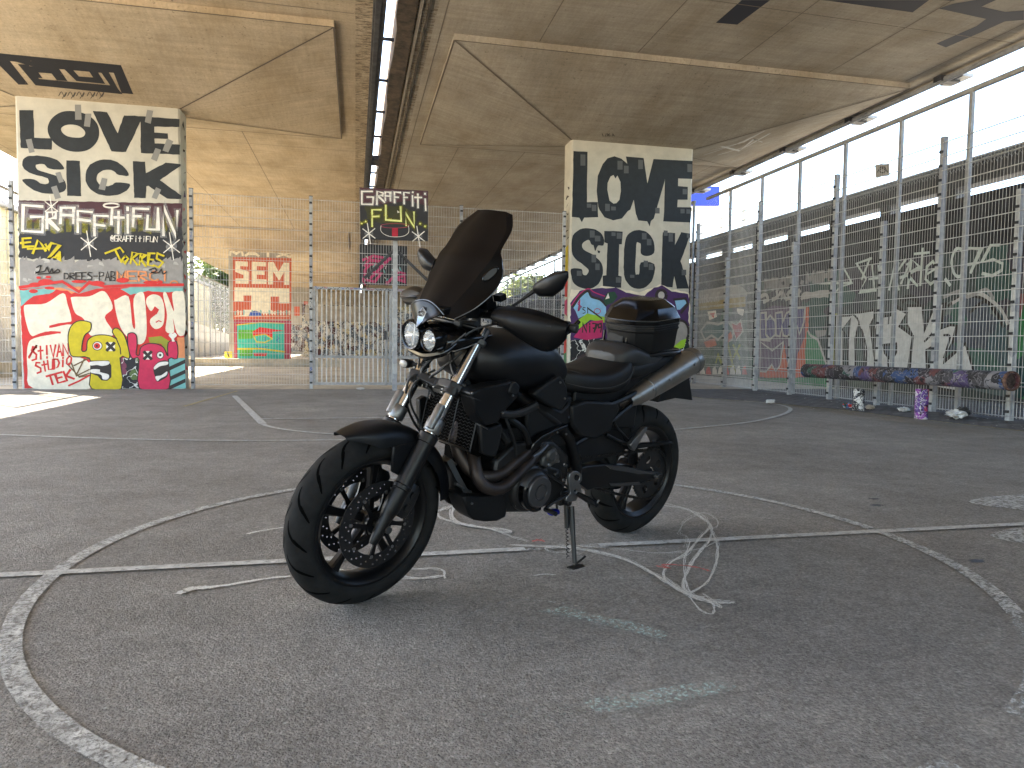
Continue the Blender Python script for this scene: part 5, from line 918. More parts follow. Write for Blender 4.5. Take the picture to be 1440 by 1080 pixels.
m_tit = mat('brushed_titanium', (.27, .255, .23), .40, .95, n_scale=5, n_amt=.12, stretch=(1, 1, 1)); m_hdr = mat('heat_browned_pipe', (.055, .042, .035), .45, .7, n_scale=9, n_amt=.35, rgb2=(.022, .018, .017)); m_case = mat('dark_engine_case', (.014, .014, .0145), .40, .4)
m_cov = mat('gunmetal_cover', (.075, .075, .078), .36, .7); m_seat = mat('seat_vinyl', (.0045, .0045, .005), .5, spec=.3, bump=.12, b_scale=260); m_seatg = mat('grey_seat_vinyl', (.016, .0165, .0175), .45, spec=.4, bump=.10, b_scale=260, n_scale=9, n_amt=.15); m_stitch = mat('grey_stitching', (.04, .04, .04), .7)
m_dark = mat('satin_black_guard', (.0016, .0016, .0018), .38, spec=.16); m_mesh = mat('radiator_mesh_black', (.006, .006, .006), .6); m_disc = mat('brake_disc_steel', (.05, .05, .052), .38, .9); m_scr = mat('dark_smoked_screen', (.0045, .0032, .0026), .46, spec=.07); m_lens = mat('headlamp_glass', (.85, .88, .9), .05, alpha=.22); m_refl = mat('headlamp_reflector', (.5, .5, .49), .10, 1.0); m_bulb = mat('white_bulb_shield', (.35, .35, .34), .3)
m_emb = mat('brushed_emblem', (.22, .23, .25), .25, .9); m_grip = mat('grip_rubber', (.004, .004, .004), .6, bump=.3, b_scale=120); m_blue = mat('blue_anodised', (.01, .02, .35), .3, .6); m_amber = mat('mirror_glass', (.6, .63, .66), .06, 1.0); m_carb = mat('beige_woven_guard', (.20, .18, .13), .5, n_scale=60, n_amt=.3); m_chain = mat('oily_chain', (.03, .028, .027), .4, .8); m_cable = mat('cable_rubber', (.003, .003, .003), .5); m_trim = mat('grey_trim_line', (.10, .104, .108), .3, .5); m_bolt = mat('steel_bolt', (.25, .25, .25), .3, .9)

def panel(name, px, y, th, material, parent=None, bevel=.004, f=BL, T=None, mirror=False, skew=0):
    pts = [f(a, b, y) for a, b in px]; out = []
    for sg in ((1, -1) if mirror else (1,)):
        mb = MB(T); q = [V3((p.x, p.y*sg, p.z)) for p in pts]; mb.prism(q, (0, -th*sg, 0), material); o = mb.build(name, parent or bike, bevel=bevel); recalc(o); out.append(o)
    return out[0]
Z3 = zc(640, 380, 4); Z4 = zc(600, 540, 4); ZF = zc(380, 520, 3); Z560 = zc(560, 520, 4.5); Z540 = zc(540, 380, 7.2); Z64 = zc(640, 560, 5.538)
def superring(x, y0, z0, hw, hh, e=2.6, n=28, yz=True, e2=None):
    out = []
    for i in range(n):
        t = 2*PI*i/n; c, s_ = math.cos(t), math.sin(t); out.append(V3((x, y0+hw*math.copysign(abs(c)**(2/e), c), z0+hh*math.copysign(abs(s_)**(2/(e2 or e)), s_))))
    return out
# ---- wheels
def wheel(name, c, R, wd, rimw, T, front):
    c = V3(c); k = wd*.55; rc = R-k
    prof = []
    for i in range(25):
        q = math.radians(-84+7*i); prof.append((rc+k*math.cos(q), wd/2*math.sin(q)))
    sw = [(.222, rimw/2), (.232, rimw/2+.008), (.245, rimw/2+.012)] 
    full = [(r, -y) for r, y in sw]+[p for p in prof if p[0] > .252]+[(r, y) for r, y in sw[::-1]]+[(.218, rimw/2-.01), (.218, -rimw/2+.01), (.222, -rimw/2)]
    rim = MB(T); sgn = 1
    rr_ = [(.214, -rimw/2), (.224, -rimw/2), (.226, -rimw/2+.004), (.220, -rimw/2+.012), (.206, -rimw/2+.022), (.200, 0), (.206, rimw/2-.022), (.220, rimw/2-.012), (.226, rimw/2-.004), (.224, rimw/2), (.214, rimw/2), (.196, rimw/2-.016), (.190, 0), (.196, -rimw/2+.016), (.214, -rimw/2)]
    rim.lathe(rr_, c, (0, 1, 0), m_rim, 72)
    hubw = .055 if front else .075
    rim.lathe([(.016, -hubw), (.036, -hubw), (.042, -hubw*.7), (.034, -.02), (.034, .02), (.042, hubw*.7), (.036, hubw), (.016, hubw)], c, (0, 1, 0), m_rim, 24)
    for i in range(5):
        a = 2*PI*i/5+(.35 if front else .1); u = V3((math.cos(a), 0, math.sin(a))); v = V3((-math.sin(a), 0, math.cos(a)))
        for w_ in (-1, 1) if not front else (0,):
            rings = []
            for rr, hw, hy in ((.030, .016, .020), (.07, .013, .017), (.13, .013, .014), (.18, .017, .018), (.200, .026, .022)):
                cc = c+u*rr+v*w_*rr*.10; rings.append([cc+v*a_*hw+V3((0, b_*hy, 0)) for a_, b_ in ((1, .6), (.6, 1), (-.6, 1), (-1, .6), (-1, -.6), (-.6, -1), (.6, -1), (1, -.6))])
            rim.loft(rings, m_rim)
    root = rim.build(name, bike, angle=40)
    ty = MB(T); ty.lathe(full, c, (0, 1, 0), m_rub, 96)
    # tread grooves laid in the crown
    def surf(t, q, up=.0005): r = rc+k*math.cos(q)+up*math.cos(q); return V3((c.x+r*math.cos(t), c.y+(wd/2+up)*math.sin(q), c.z+r*math.sin(t)))
    def groove(P_, wdg):
        V = []; n_ = len(P_)
        for i, (t, q) in enumerate(P_):
            t2, q2 = P_[min(i+1, n_-1)]; t1, q1 = P_[max(i-1, 0)]; dt, dq = (t2-t1)*R, (q2-q1)*wd*.5; l = math.hypot(dt, dq) or 1; nx, nq = -dq/l, dt/l; ww = wdg*(.25+.75*math.sin(PI*min(1, max(0, (i+.3)/n_))))*.5
            V += [surf(t+nx*ww/R, q+nq*ww/(wd*.5)), surf(t-nx*ww/R, q-nq*ww/(wd*.5))]
        ty.add(V, [(2*i, 2*i+1, 2*i+3, 2*i+2) for i in range(n_-1)], m_groove)
    N_ = 17
    for i in range(N_):
        for sd in (-1, 1):
            t0 = 2*PI*(i+(.5 if sd > 0 else 0))/N_; dr = -1
            groove([(t0+dr*(.02+.30*s_**.8), sd*(.10+.95*s_**1.6)) for s_ in [j/9 for j in range(10)]], .0085)
            groove([(t0+.17+dr*(.16*s_), sd*(.55+.62*s_)) for s_ in [j/6 for j in range(7)]], .008)
    ty.build('tyre', root, angle=50)
    return root
fw = wheel('front_wheel', (1.4414, 0, .298), .298, .12, .096, S_, True)
rw = wheel('rear_wheel', (0, 0, .308), .308, .16, .118, None, False)
def disc(c, y, ro, ri, T, parent, holes=54):
    mb = MB(T); c = V3(c); circ = lambda r, n, o=(0, 0): [V3((c.x+o[0]+r*math.cos(2*PI*i/n), y, c.z+o[1]+r*math.sin(2*PI*i/n))) for i in range(n)]
    hl = [circ(ri, 40)[::-1]]
    for i in range(holes):
        a = 2*PI*i/holes; rr = ri+(ro-ri)*(.25+.25*(i % 3)); hl.append(circ(.0034, 6, (rr*math.cos(a), rr*math.sin(a)))[::-1])
    mb.prism(circ(ro, 72), (0, -.0045, 0), m_disc, holes=hl)
    o = mb.build('brake_disc', parent); recalc(o)
    cr = MB(T)
    cr.lathe([(.046, y-.006), (.052, y-.006), (.052, y+.003), (.046, y+.003), (.046, y-.006)], (c.x, 0, c.z), (0, 1, 0), m_rim, 24)
    for i in range(8):
        a = 2*PI*i/8; u = V3((math.cos(a), 0, math.sin(a))); v = V3((-math.sin(a), 0, math.cos(a)))
        b0 = V3((c.x, y, c.z)); 
        cr.loft([[b0+u*r_+v*(sk)+v*h_*s1+V3((0, s2*.003, 0)) for s1, s2 in ((1, 1), (-1, 1), (-1, -1), (1, -1))] for r_, h_, sk in ((.046, .010, 0), (.07, .007, .008), (ri+.006, .009, .018))], m_rim)
        cr.lathe([(0, .004), (.006, .004), (.007, -.001)], b0+u*(ri+.004)+v*.018, (0, 1, 0), m_bolt, 10)
    cr.build('disc_carrier', parent)
    return o
for y in (.066, -.066): disc((1.4414, 0, .298), y, .149, .105, S_, fw)
disc((0, 0, .308), -.078, .122, .085, None, rw, 36)
# sprocket and chain
mb = MB(); t_ = 45; R1 = .116
pts = []
for i in range(t_*4):
    a = 2*PI*i/(t_*4); r = R1+(.004 if i % 4 in (1, 2) else -.002); pts.append(V3((r*math.cos(a), .095, .308+r*math.sin(a))))
hl = [[V3((.034*math.cos(2*PI*i/20), .095, .308+.034*math.sin(2*PI*i/20))) for i in range(20)][::-1]]
for j in range(5):
    a = 2*PI*j/5; hl.append([V3((.075*math.cos(a)+.020*math.cos(b), .095, .308+.075*math.sin(a)+.020*math.sin(b))) for b in [2*PI*i/12 for i in range(12)]][::-1])
mb.prism(pts, (0, -.006, 0), m_case, holes=hl); o = mb.build('sprocket', rw); recalc(o)
mb = MB(); cf = V3((.545, .095, .395)); r1, r2 = .040, .118; cb = V3((0, .095, .308)); path = []
dv = cf-cb; ang = math.atan2(dv.z, dv.x); al = math.acos((r2-r1)/dv.length)
for i in range(17): a = ang+al+(2*PI-2*al)*i/16; path.append(cb+V3((math.cos(a), 0, math.sin(a)))*r2)
for i in range(1, 12): p0, p1 = path[16], cf+V3((math.cos(ang-al), 0, math.sin(ang-al)))*r1; q = p0.lerp(p1, i/12); q = q-V3((0, 0, .012*math.sin(PI*i/12))); path.append(q)
for i in range(7): a = ang-al+2*al*i/6; path.append(cf+V3((math.cos(a), 0, math.sin(a)))*r1)
p0, p1 = path[-1], path[0]
for i in range(1, 12): path.append(p0.lerp(p1, i/12))
dense = resample(path, 8, closed=True); Ls = [0]
for a, b in zip(dense, dense[1:]+dense[:1]): Ls.append(Ls[-1]+(b-a).length)
nl = int(Ls[-1]/.0159); nl -= nl % 2; pos = []
for i in range(nl):
    s_ = Ls[-1]*i/nl; k = max(j for j in range(len(dense)) if Ls[j] <= s_); pos.append(dense[k])
for i in range(nl):
    a, b = pos[i], pos[(i+1) % nl]; d = (b-a).normalized(); u = V3((-d.z, 0, d.x)); mid = (a+b)/2
    for sy in (-1, 1):
        yo = (.0085 if i % 2 else .0062)*sy; ring = []
        P_ = [a+u*.0065-d*.003, a-u*.0065-d*.003, mid-u*.0045, b-u*.0065+d*.003, b+u*.0065+d*.003, mid+u*.0045]
        mb.prism([p+V3((0, yo+.001, 0)) for p in P_], (0, -.002, 0), m_chain)
    mb.lathe([(0, -.009), (.0035, -.009), (.0035, .009), (0, .009)], a, (0, 1, 0), m_chain, 6)
mb.build('chain', bike)
# ---- fender
mb = MB(S_); rows = []; cx_, cz_ = 1.4414, .298
for i in range(26):
    a = math.radians(66+106*i/25); tk = min(1, (i+.6)/5); back = i/25; hw = .074*(.35+.65*tk)*(1 if back < .8 else 1-.15*(back-.8)/.2); row = []
    for j in range(15):
        q = -1+2*j/14; r = .331-.058*abs(q)**2.6*tk-(.0 if abs(q) < .99 else .006); 
        row.append((cx_+r*math.cos(a), hw*math.sin(q*PI/2)*1.0, cz_+r*math.sin(a)))
    rows.append(row)
mb.sheet(rows, m_matte, -.004); o = mb.build('front_fender', bike); recalc(o); fend = o
for sg in (1, -1):
    mb = MB(S_); pts = [BS(a, b, .082) for a, b in ZF([(520, 325), (640, 300), (648, 350), (600, 445), (572, 462), (514, 432), (516, 380)])]; mb.prism([V3((p.x, p.y*sg, p.z)) for p in pts], (0, -.012*sg, 0), m_matte); o = mb.build('fender_bracket', fend, bevel=.004); recalc(o)
    mb = MB(S_); p = BS(569, 657, .083); mb.lathe([(0, .004), (.006, .003), (.007, -.002)], V3((p.x, p.y*sg, p.z)), (0, sg, 0), m_plas, 10); mb.build('bolt', fend)
# ---- fork legs
FB = V3((1.480, 0, .262)); FT = V3((1.128, 0, .895)); FD = (FT-FB).normalized()
def on(s, y, off=0): return V3((FB.x, y, FB.z))+FD*s+V3((math.cos(RK), 0, math.sin(RK)))*off
for sg in (1, -1):
    y = .1*sg; mb = MB(S_)
    mb.lathe([(0, -.012), (.012, -.012), (.016, 0), (.019, .03), (.021, .075), (.026, .10), (.030, .115), (.030, .185), (.033, .188), (.033, .200), (.030, .204), (.030, .33), (.0305, .355), (.034, .358), (.034, .385), (.030, .39), (.0, .392)], on(0, y), FD, m_frame, 24)
    leg = mb.build('fork_leg', bike)
    mb = MB(S_); mb.lathe([(.0215, .38), (.0215, .80), (0, .80)], on(0, y), FD, m_chr, 24); mb.build('fork_tube', leg)
    mb = MB(S_); mb.lathe([(.0275, .395), (.030, .40), (.030, .44), (.027, .445), (.0225, .445)], on(0, y), FD, m_alu, 24); mb.lathe([(0, .40), (.016, .405), (.016, .485), (.014, .492), (0, .492)], on(0, y, .022)+V3((0, .010*sg, 0)), FD, m_alu, 18); mb.build('dust_seal', leg)
    mb = MB(S_); mb.lathe([(.023, .535), (.031, .537), (.031, .565), (.023, .567)], on(0, y), FD, m_frame, 20); mb.build('clamp_ring', leg)
    # caliper behind the leg
    mb = MB(S_); c0 = on(.16, y*.83, -.055); rot = Matrix.Rotation(-RK, 3, 'Y')
    rings = []
    for a_, w_, h_ in ((-.06, .014, .022), (-.045, .024, .034), (0, .027, .038), (.045, .024, .034), (.06, .014, .022)): rings.append([c0+rot @ V3((q.y, q.z, a_)) for q in superring(0, 0, 0, h_, w_, 3, 12)])
    mb.loft(rings, m_case); mb.tube([on(.10, y*.9, -.01), on(.13, y*.86, -.05)], .012, m_frame, 8); mb.tube([on(.24, y*.9, -.01), on(.2, y*.86, -.05)], .012, m_frame, 8)
    for a_ in (-.022, .022): mb.lathe([(0, .031), (.012, .031), (.013, .02)], c0+rot @ V3((0, 0, a_)), (0, sg, 0), m_case, 12)
    mb.build('brake_caliper', leg)
mb = MB(S_); mb.lathe([(0, -.125), (.012, -.125), (.012, .125), (0, .125)], (1.4414, 0, .298), (0, 1, 0), m_alug, 14); mb.lathe([(.019, -.1), (.019, -.055)], (1.4414, 0, .298), (0, 1, 0), m_frame, 14); mb.build('front_axle', bike)
# triple clamps
def xring(c, hx, hy, hz): pass
mb = MB(S_); 
for s_, th in ((.552, .030), (.735, .022)):
    P_ = [(-.135, 0), (-.11, .034), (-.05, .028), (0, .0), (.05, .028), (.11, .034), (.135, 0), (.11, -.034), (.04, -.062), (-.04, -.062), (-.11, -.034)]
    c0 = on(s_, 0, -.002); fx = V3((math.cos(RK), 0, math.sin(RK))); mb.prism([c0+fx*b+V3((0, a, 0)) for a, b in P_], FD*th, m_frame if s_ < .7 else m_alug)
o = mb.build('triple_clamps', bike, bevel=.004); recalc(o)
mb = MB(S_)
for dx in (0, .018, .045): 
    p = BS(605-dx*0, 541, .02)
for a, b, yy in ((604, 539, -.03), (611, 542, -.005), (623, 549, .05)): p = BS(a, b, yy); mb.lathe([(.004, .006), (.007, .006), (.009, .002), (.010, -.02)], p, (1, 0, .1), m_alu, 16); mb.lathe([(0, .006), (.004, .010)], p, (1, 0, .1), m_case, 8)
mb.box(BS(612, 545, 0)-V3((.03, 0, .0)), (.04, .16, .035), m_frame); mb.build('horn_bracket', bike)
# ---- brake hoses and wiring
mb = MB(S_)
for pts, r in (([(606, 528, -.05), (578, 530, -.08), (571, 560, -.09), (580, 590, -.08), (597, 615, -.05)], .0045), ([(612, 520, -.03), (583, 538, -.06), (577, 565, -.07), (590, 595, -.05), (604, 625, .0)], .004), ([(600, 520, -.06), (573, 545, -.10), (566, 575, -.11)], .004), ([(640, 500, .04), (620, 520, .02), (606, 530, -.02), (600, 545, -.03)], .005), ([(650, 495, .07), (632, 510, .05), (618, 520, .0)], .005)): mb.tube([BS(a, b, y) for a, b, y in pts], r, m_cable, 8, sub=6)
mb.tube([on(.46, .118, .0)+V3((0, .0, 0)), on(.35, .10, -.035), on(.26, .085, -.05), on(.19, .085, -.06)], .0045, m_cable, 8, sub=6)
mb.tube([V3((1.17, .03, .86)), V3((1.2, .09, .80)), V3((1.14, .14, .74)), V3((1.02, .15, .72))], .006, m_cable, 8, sub=6); mb.tube([V3((1.16, -.03, .86)), V3((1.22, -.06, .78)), V3((1.18, -.02, .70))], .006, m_cable, 8, sub=6)
mb.tube([V3((1.10, .2, 1.0)), V3((1.18, .12, .95)), V3((1.19, .06, .85)), V3((1.10, .05, .78))], .004, m_cable, 8, sub=6); mb.tube([V3((1.10, -.2, 1.0)), V3((1.19, -.12, .95)), V3((1.21, -.09, .84)), V3((1.2, -.10, .74))], .004, m_cable, 8, sub=6)
mb.build('hoses', bike)
# ---- headlamps
mb = MB(S_); rings = []
for x, hw, hh, z, e in ((1.262, .080, .028, .902, 2.2), (1.252, .098, .044, .905, 2.2), (1.22, .112, .056, .910, 2.2), (1.17, .122, .048, .920, 2.2), (1.11, .122, .032, .932, 2), (1.06, .11, .016, .94, 2)): rings.append(superring(x, 0, z, hw, hh, e, 32))
mb.loft(rings, m_gloss); hl_ = mb.build('headlamp_shell', bike)
LD = V3((1, 0, -.06)).normalized()
for px, py, y, r, nm in ((583, 470, -.055, .044, 0), (608, 478, .055, .034, 1)):
    c0 = BS(px, py, y); c0 = c0+LD*.008
    mb = MB(S_); mb.lathe([(r*1.0, -.05), (r*1.22, -.035), (r*1.22, .004), (r*1.12, .012), (r*1.02, .010), (r*.99, .0)], c0, LD, m_gloss, 28); mb.lathe([(0, -.036), (r*.5, -.030), (r*.85, -.014), (r, .002)], c0, LD, m_refl, 28); mb.lathe([(0, -.008), (r*.24, -.010), (r*.24, -.03), (0, -.034)], c0, LD, m_bulb if nm == 0 else m_refl, 14)
    if nm == 0: mb.box(c0-LD*.006, (.003, r*1.7, .004), m_bulb); mb.box(c0-LD*.006, (.003, .004, r*1.7), m_bulb)
    o = mb.build('headlamp', hl_); mb = MB(S_); mb.lathe([(0, .014), (r*.4, .013), (r*.8, .009), (r, .003)], c0, LD, m_lens, 28); mb.build('lens', hl_)
mb = MB(S_); mb.tube([BS(a, b, y) for (a, b), y in zip(Z540([(250, 755), (300, 785), (350, 775), (400, 755), (440, 800), (520, 822), (620, 800), (720, 725), (830, 635)]), (-.115, -.09, -.05, -.01, .02, .055, .085, .11, .13))], [.002, .003, .003, .0025, .003, .003, .003, .0025, .002], m_trim, 8, sub=4)
mb.tube([BS(a, b, y) for (a, b), y in zip(Z540([(260, 800), (340, 830), (430, 860), (540, 850), (640, 820), (740, 745)]), (-.09, -.05, 0, .05, .085, .11))], [.008, .014, .016, .014, .010, .006], m_gloss, 10, sub=4); mb.build('headlamp_rim', hl_)
# beak and emblem
def row(l, Zf=Z540, f=BS): return [f(*Zf([(a, b)])[0], y) for a, b, y in l]
rows = [row([(275, 350, -.085), (300, 320, -.06), (350, 305, -.03), (420, 302, 0), (480, 325, .03), (540, 375, .06), (605, 450, .09)]), row([(290, 400, -.075), (310, 380, -.05), (350, 360, -.025), (410, 355, 0), (465, 375, .028), (520, 415, .055), (570, 465, .085)]), row([(310, 480, -.06), (325, 470, -.04), (345, 460, -.02), (385, 450, .0), (440, 455, .022), (490, 470, .045), (520, 490, .07)]), row([(330, 560, -.03), (334, 570, -.02), (338, 580, -.01), (345, 590, 0), (370, 570, .01), (410, 540, .025), (460, 500, .05)])]
mb = MB(S_); mb.sheet(rows, mat('nose_cowl_black', (.003, .003, .0034), .28, spec=.22), .006); o = mb.build('nose_cowl', bike, sub=1); nose = o; recalc(o)
mb = MB(S_); mb.tube(row([(275, 352, -.086), (300, 318, -.06), (350, 303, -.03), (420, 300, 0), (480, 323, .03), (540, 373, .06), (607, 452, .092)]), .0018, m_trim, 6, sub=3); mb.build('cowl_edge', nose)
mb = MB(S_); em = row([(415, 372, .012), (462, 452, .026), (438, 500, .022), (345, 592, .004), (352, 520, -.004), (372, 430, -.002)]); em = [p+V3((.010, 0, .002)) for p in em]; mb.prism(em, (-.008, 0, 0), m_emb); o = mb.build('emblem', nose, bevel=.002); recalc(o)
mb = MB(S_); c0 = row([(393, 445, .010)])[0]+V3((.012, 0, .002)); mb.lathe([(.0055, .0), (.0075, .003), (.0095, .0)], c0, (1, .1, .2), m_bolt, 20); mb.lathe([(0, .002), (.003, .001)], c0, (1, .1, .2), m_case, 10); mb.build('emblem_ring', nose)
# ---- windscreen
def half(c, i, o, mids=3):
    L_ = []
    c, i, o = V3(c), V3(i), V3(o)
    return [V3((o.x, -o.y, o.z)), V3(((o.x+i.x)/2, -(o.y+i.y)/2, (o.z+i.z)/2)), V3((i.x, -i.y, i.z)), V3((c.x*.35+i.x*.65, -i.y*.66, c.z*.35+i.z*.65)), V3((c.x*.82+i.x*.18, -i.y*.33, c.z*.82+i.z*.18)), c, V3((c.x*.82+i.x*.18, i.y*.33, c.z*.82+i.z*.18)), V3((c.x*.35+i.x*.65, i.y*.66, c.z*.35+i.z*.65)), i, V3(((o.x+i.x)/2, (o.y+i.y)/2, (o.z+i.z)/2)), o]
scr = [half((1.275, 0, 1.000), (1.264, .066, .995), (1.240, .118, .990)), half((1.252, 0, 1.045), (1.236, .088, 1.040), (1.196, .152, 1.034)), half((1.214, 0, 1.105), (1.196, .108, 1.098), (1.133, .168, 1.095)), half((1.182, 0, 1.155), (1.162, .120, 1.150), (1.104, .168, 1.150)), half((1.155, 0, 1.200), (1.134, .132, 1.195), (1.098, .152, 1.200)), half((1.128, 0, 1.235), (1.108, .128, 1.230), (1.094, .138, 1.232)), half((1.082, 0, 1.305), (1.066, .120, 1.300), (1.054, .136, 1.305)), half((1.040, 0, 1.368), (1.028, .070, 1.366), (1.018, .096, 1.358))]
cols = [resample([r[j] for r in scr], 4) for j in range(11)]; scr = [[c[i] for c in cols] for i in range(len(cols[0]))]; scr = [resample(r[:3], 3)[:-1]+resample(r[2:9], 3)[:-1]+resample(r[8:], 3) for r in scr]
mb = MB(S_); mb.sheet(scr, m_scr, .004); scn = mb.build('windscreen', bike, angle=14)
for sg in (1, -1):
    mb_ = MB(S_); mb_.tube([V3((x+.002, y*sg, z)) for x, y, z in ((1.245, .110, .992), (1.196, .150, 1.034), (1.133, .169, 1.095), (1.104, .169, 1.150), (1.098, .154, 1.200))], .0016, m_trim, 6, sub=4); mb_.build('edge_highlight_tube', scn); recalc(scn)  # added grey tubes imitate the highlight along the screen's wing edges
for sg in (1, -1):
    mb = MB(S_); c0 = V3((1.140, .1445*sg, 1.150)); nr = V3((.62, .78*sg, .1)).normalized(); dv_ = V3((-.80, 0, .62)); e1 = (dv_-nr*nr.dot(dv_)).normalized(); e2 = nr.cross(e1)
    ring = lambda a, b, o: [c0+e1*a*math.cos(t)+e2*b*math.sin(t)+nr*o for t in [2*PI*i/24 for i in range(24)]]
    mb.loft([ring(.033, .012, -.012), ring(.035, .014, .004), ring(.031, .0115, .005), ring(.029, .010, .001)], m_gloss, cap=False); mb.add(ring(.029, .010, .0012), [tuple(range(24))], mat('vent_grey', (.010, .010, .011), .5)); mb.build('vent', scn)
mb = MB(S_); mb.tube([V3((1.10, .10, 1.0)), V3((1.09, .10, 1.06)), V3((1.10, .115, 1.14))], .006, m_frame, 8, sub=3); mb.tube([V3((1.10, -.10, 1.0)), V3((1.09, -.10, 1.06)), V3((1.10, -.115, 1.14))], .006, m_frame, 8, sub=3); mb.tube([V3((1.15, -.12, .965)), V3((1.17, 0, .97)), V3((1.15, .12, .965))], .008, m_frame, 8, sub=3)
mb.box((1.14, 0, 1.03), (.06, .17, .075), m_plas); mb.box((1.135, .05, .965), (.09, .03, .03), m_alug); mb.build('screen_bracket', bike, bevel=.003)
mb = MB(S_)
for a_, b_, y_, sz in ((682, 424, .12, (.035, .05, .045)), (703, 418, .15, (.03, .035, .022)), (692, 432, .13, (.02, .03, .04)), (712, 437, .17, (.05, .03, .02))): mb.box(BS(a_, b_, y_), sz, m_dark, rot=Matrix.Rotation(.4, 3, 'Y'))
mb.tube([BS(690, 405, .12), BS(692, 422, .13), BS(697, 440, .14)], .005, m_frame, 8, sub=3); mb.tube([BS(676, 418, .10), BS(668, 432, .09), BS(660, 440, .06)], .0035, m_cable, 6, sub=4); mb.tube([BS(700, 428, .14), BS(706, 440, .15), BS(716, 446, .18)], .0035, m_cable, 6, sub=4)
mb.build('clutch_switches', bike, bevel=.003)
Zt = zc(540, 281, 4.83); panel('cockpit_side', Zt([(405, 742), (500, 715), (620, 680), (622, 735), (565, 762), (480, 778), (410, 782)]), .085, .03, m_dark, f=BS, T=S_, bevel=.004)
mb = MB(S_); mb.loft([superring(1.12, 0, 1.02, .065, .035, 3), superring(1.08, 0, 1.035, .075, .042, 3), superring(1.06, 0, 1.04, .07, .038, 3)], m_plas); mb.build('instrument_cluster', bike)
# ---- handlebar, grips, guards, levers, mirrors
mb = MB(S_); hb_ = lambda s: [V3((1.07, 0, 1.005)), V3((1.075, .06*s, 1.005)), V3((1.105, .14*s, 1.012)), V3((1.102, .19*s, 1.012)), V3((1.030, .41*s, 1.015))]
for s in (1, -1): mb.tube(hb_(s), .0125, m_frame, 12, sub=5)
for s in (1, -1): mb.tube([V3((1.075, .035*s, .945)), V3((1.072, .035*s, 1.01))], .017, m_alug, 12)
bar = mb.build('handlebar', bike)
for s in (1, -1):
    mb = MB(S_); a, b = V3((1.083, .245*s, 1.014)), V3((1.028, .415*s, 1.015)); d = (b-a).normalized(); L_ = (b-a).length; mb.lathe([(.012, 0), (.021, .001), (.021, .006), (.0165, .008)]+[(.0165+.0008*(i % 2), .012+i*.006) for i in range(26)]+[(.021, L_-.012), (.021, L_), (.012, L_), (.014, L_+.004), (.015, L_+.03), (0, L_+.032)], a, d, m_grip, 18); mb.build('grip', bar)
    # wind guard: curved shell in front of the grip
    rows = []
    for i in range(10):
        q = i/9; y = .18+.255*q; xb = 1.105-.082*q; zb = 1.014; fwd = (.050 if s > 0 else .02)*math.sin(PI*min(1, q*.75+.18)); h1 = .036*math.sin(PI*(.2+.75*q))+.012; h2 = (.082 if s > 0 else .02)*math.sin(PI*(q**1.5*.60+.04))*(1 if q < .85 else 1-.75*((q-.85)/.15))+.010
        rows.append([(xb+.01+fwd*.35, y*s, zb+h1), (xb+.02+fwd*.8, y*s, zb+h1*.7), (xb+.025+fwd, y*s, zb), (xb+.022+fwd*.95, y*s, zb-h2*.6), (xb+.012+fwd*.7, y*s, zb-h2)])
    mb = MB(S_); mb.sheet(rows, m_dark, .004); o = mb.build('hand_guard', bar, sub=1); recalc(o)
    if s > 0: mb = MB(S_); mb.tube([BS(a, b, y) for (a, b), y in zip(Z3([(205, 290), (300, 298), (420, 322), (540, 348), (610, 352), (660, 325), (698, 285)]), (.19, .23, .29, .35, .385, .405, .415))], [.010, .012, .012, .012, .011, .009, .007], m_gloss, 10, sub=4); mb.build('guard_bar', bar)
    mb = MB(S_); mb.tube([V3((1.10, .205*s, 1.03)), V3((1.135, .22*s, 1.03)), V3((1.135, .28*s, 1.022)), V3((1.085, .39*s, 1.012))], [.007, .007, .006, .005], m_frame, 8, sub=4); mb.loft([superring(0, 0, 0, .001, .001)]*0 or [[V3((1.098+q.y, (.205+dx)*s, 1.018+q.z)) for q in superring(0, 0, 0, .022*k, .024*k, 3, 12)] for dx, k in ((-.02, .7), (-.015, 1), (.02, 1), (.03, .7))], m_plas); mb.build('lever', bar)
    mb = MB(S_); mb.lathe([(0, 0), (.020, .002), (.022, .01), (.022, .04), (.018, .045), (0, .047)], V3((1.12, .165*s, 1.03)), (.1, 0, 1), m_plas, 16) if s < 0 else mb.box((1.10, .185, 1.035), (.03, .04, .03), m_plas); mb.build('switchgear' if s > 0 else 'brake_reservoir', bar, bevel=.003)
mh = [(750, 418), (757, 405), (766, 396), (786, 381), (791, 382), (792, 396), (783, 408), (770, 409), (757, 410)]
def mirror(px, y, stem, sg):
    c0 = BS(*px, y); mb = MB(S_); rings = []
    for x_, k in ((.030, .35), (.022, .75), (.008, .95), (-.004, 1.0), (-.012, .96)):
        R_2 = []
        for yy, zz in ((-.062, -.030), (-.030, -.040), (.020, -.034), (.055, -.010), (.070, .022), (.066, .038), (.030, .036), (-.020, .010), (-.058, -.012)): R_2.append(c0+V3((x_, yy*k*sg*1.02, zz*k*1.18)))
        rings.append(R_2)
    mb.loft(rings, m_matte); o = mb.build('mirror', bar, bevel=.004)
    mb = MB(S_); mb.tube([V3(p) for p in stem]+[c0+V3((.0, -.045*sg, -.022))], [.006, .006, .005, .008], m_matte, 8, sub=3); mb.build('mirror_stem', bar)
mirror((772, 398), .365, [(1.10, .20, 1.03), (1.105, .23, 1.055), (1.11, .27, 1.08)], 1); mirror((604, 366), -.37, [(1.10, -.20, 1.03), (1.08, -.24, 1.07), (1.04, -.28, 1.12)], -1)
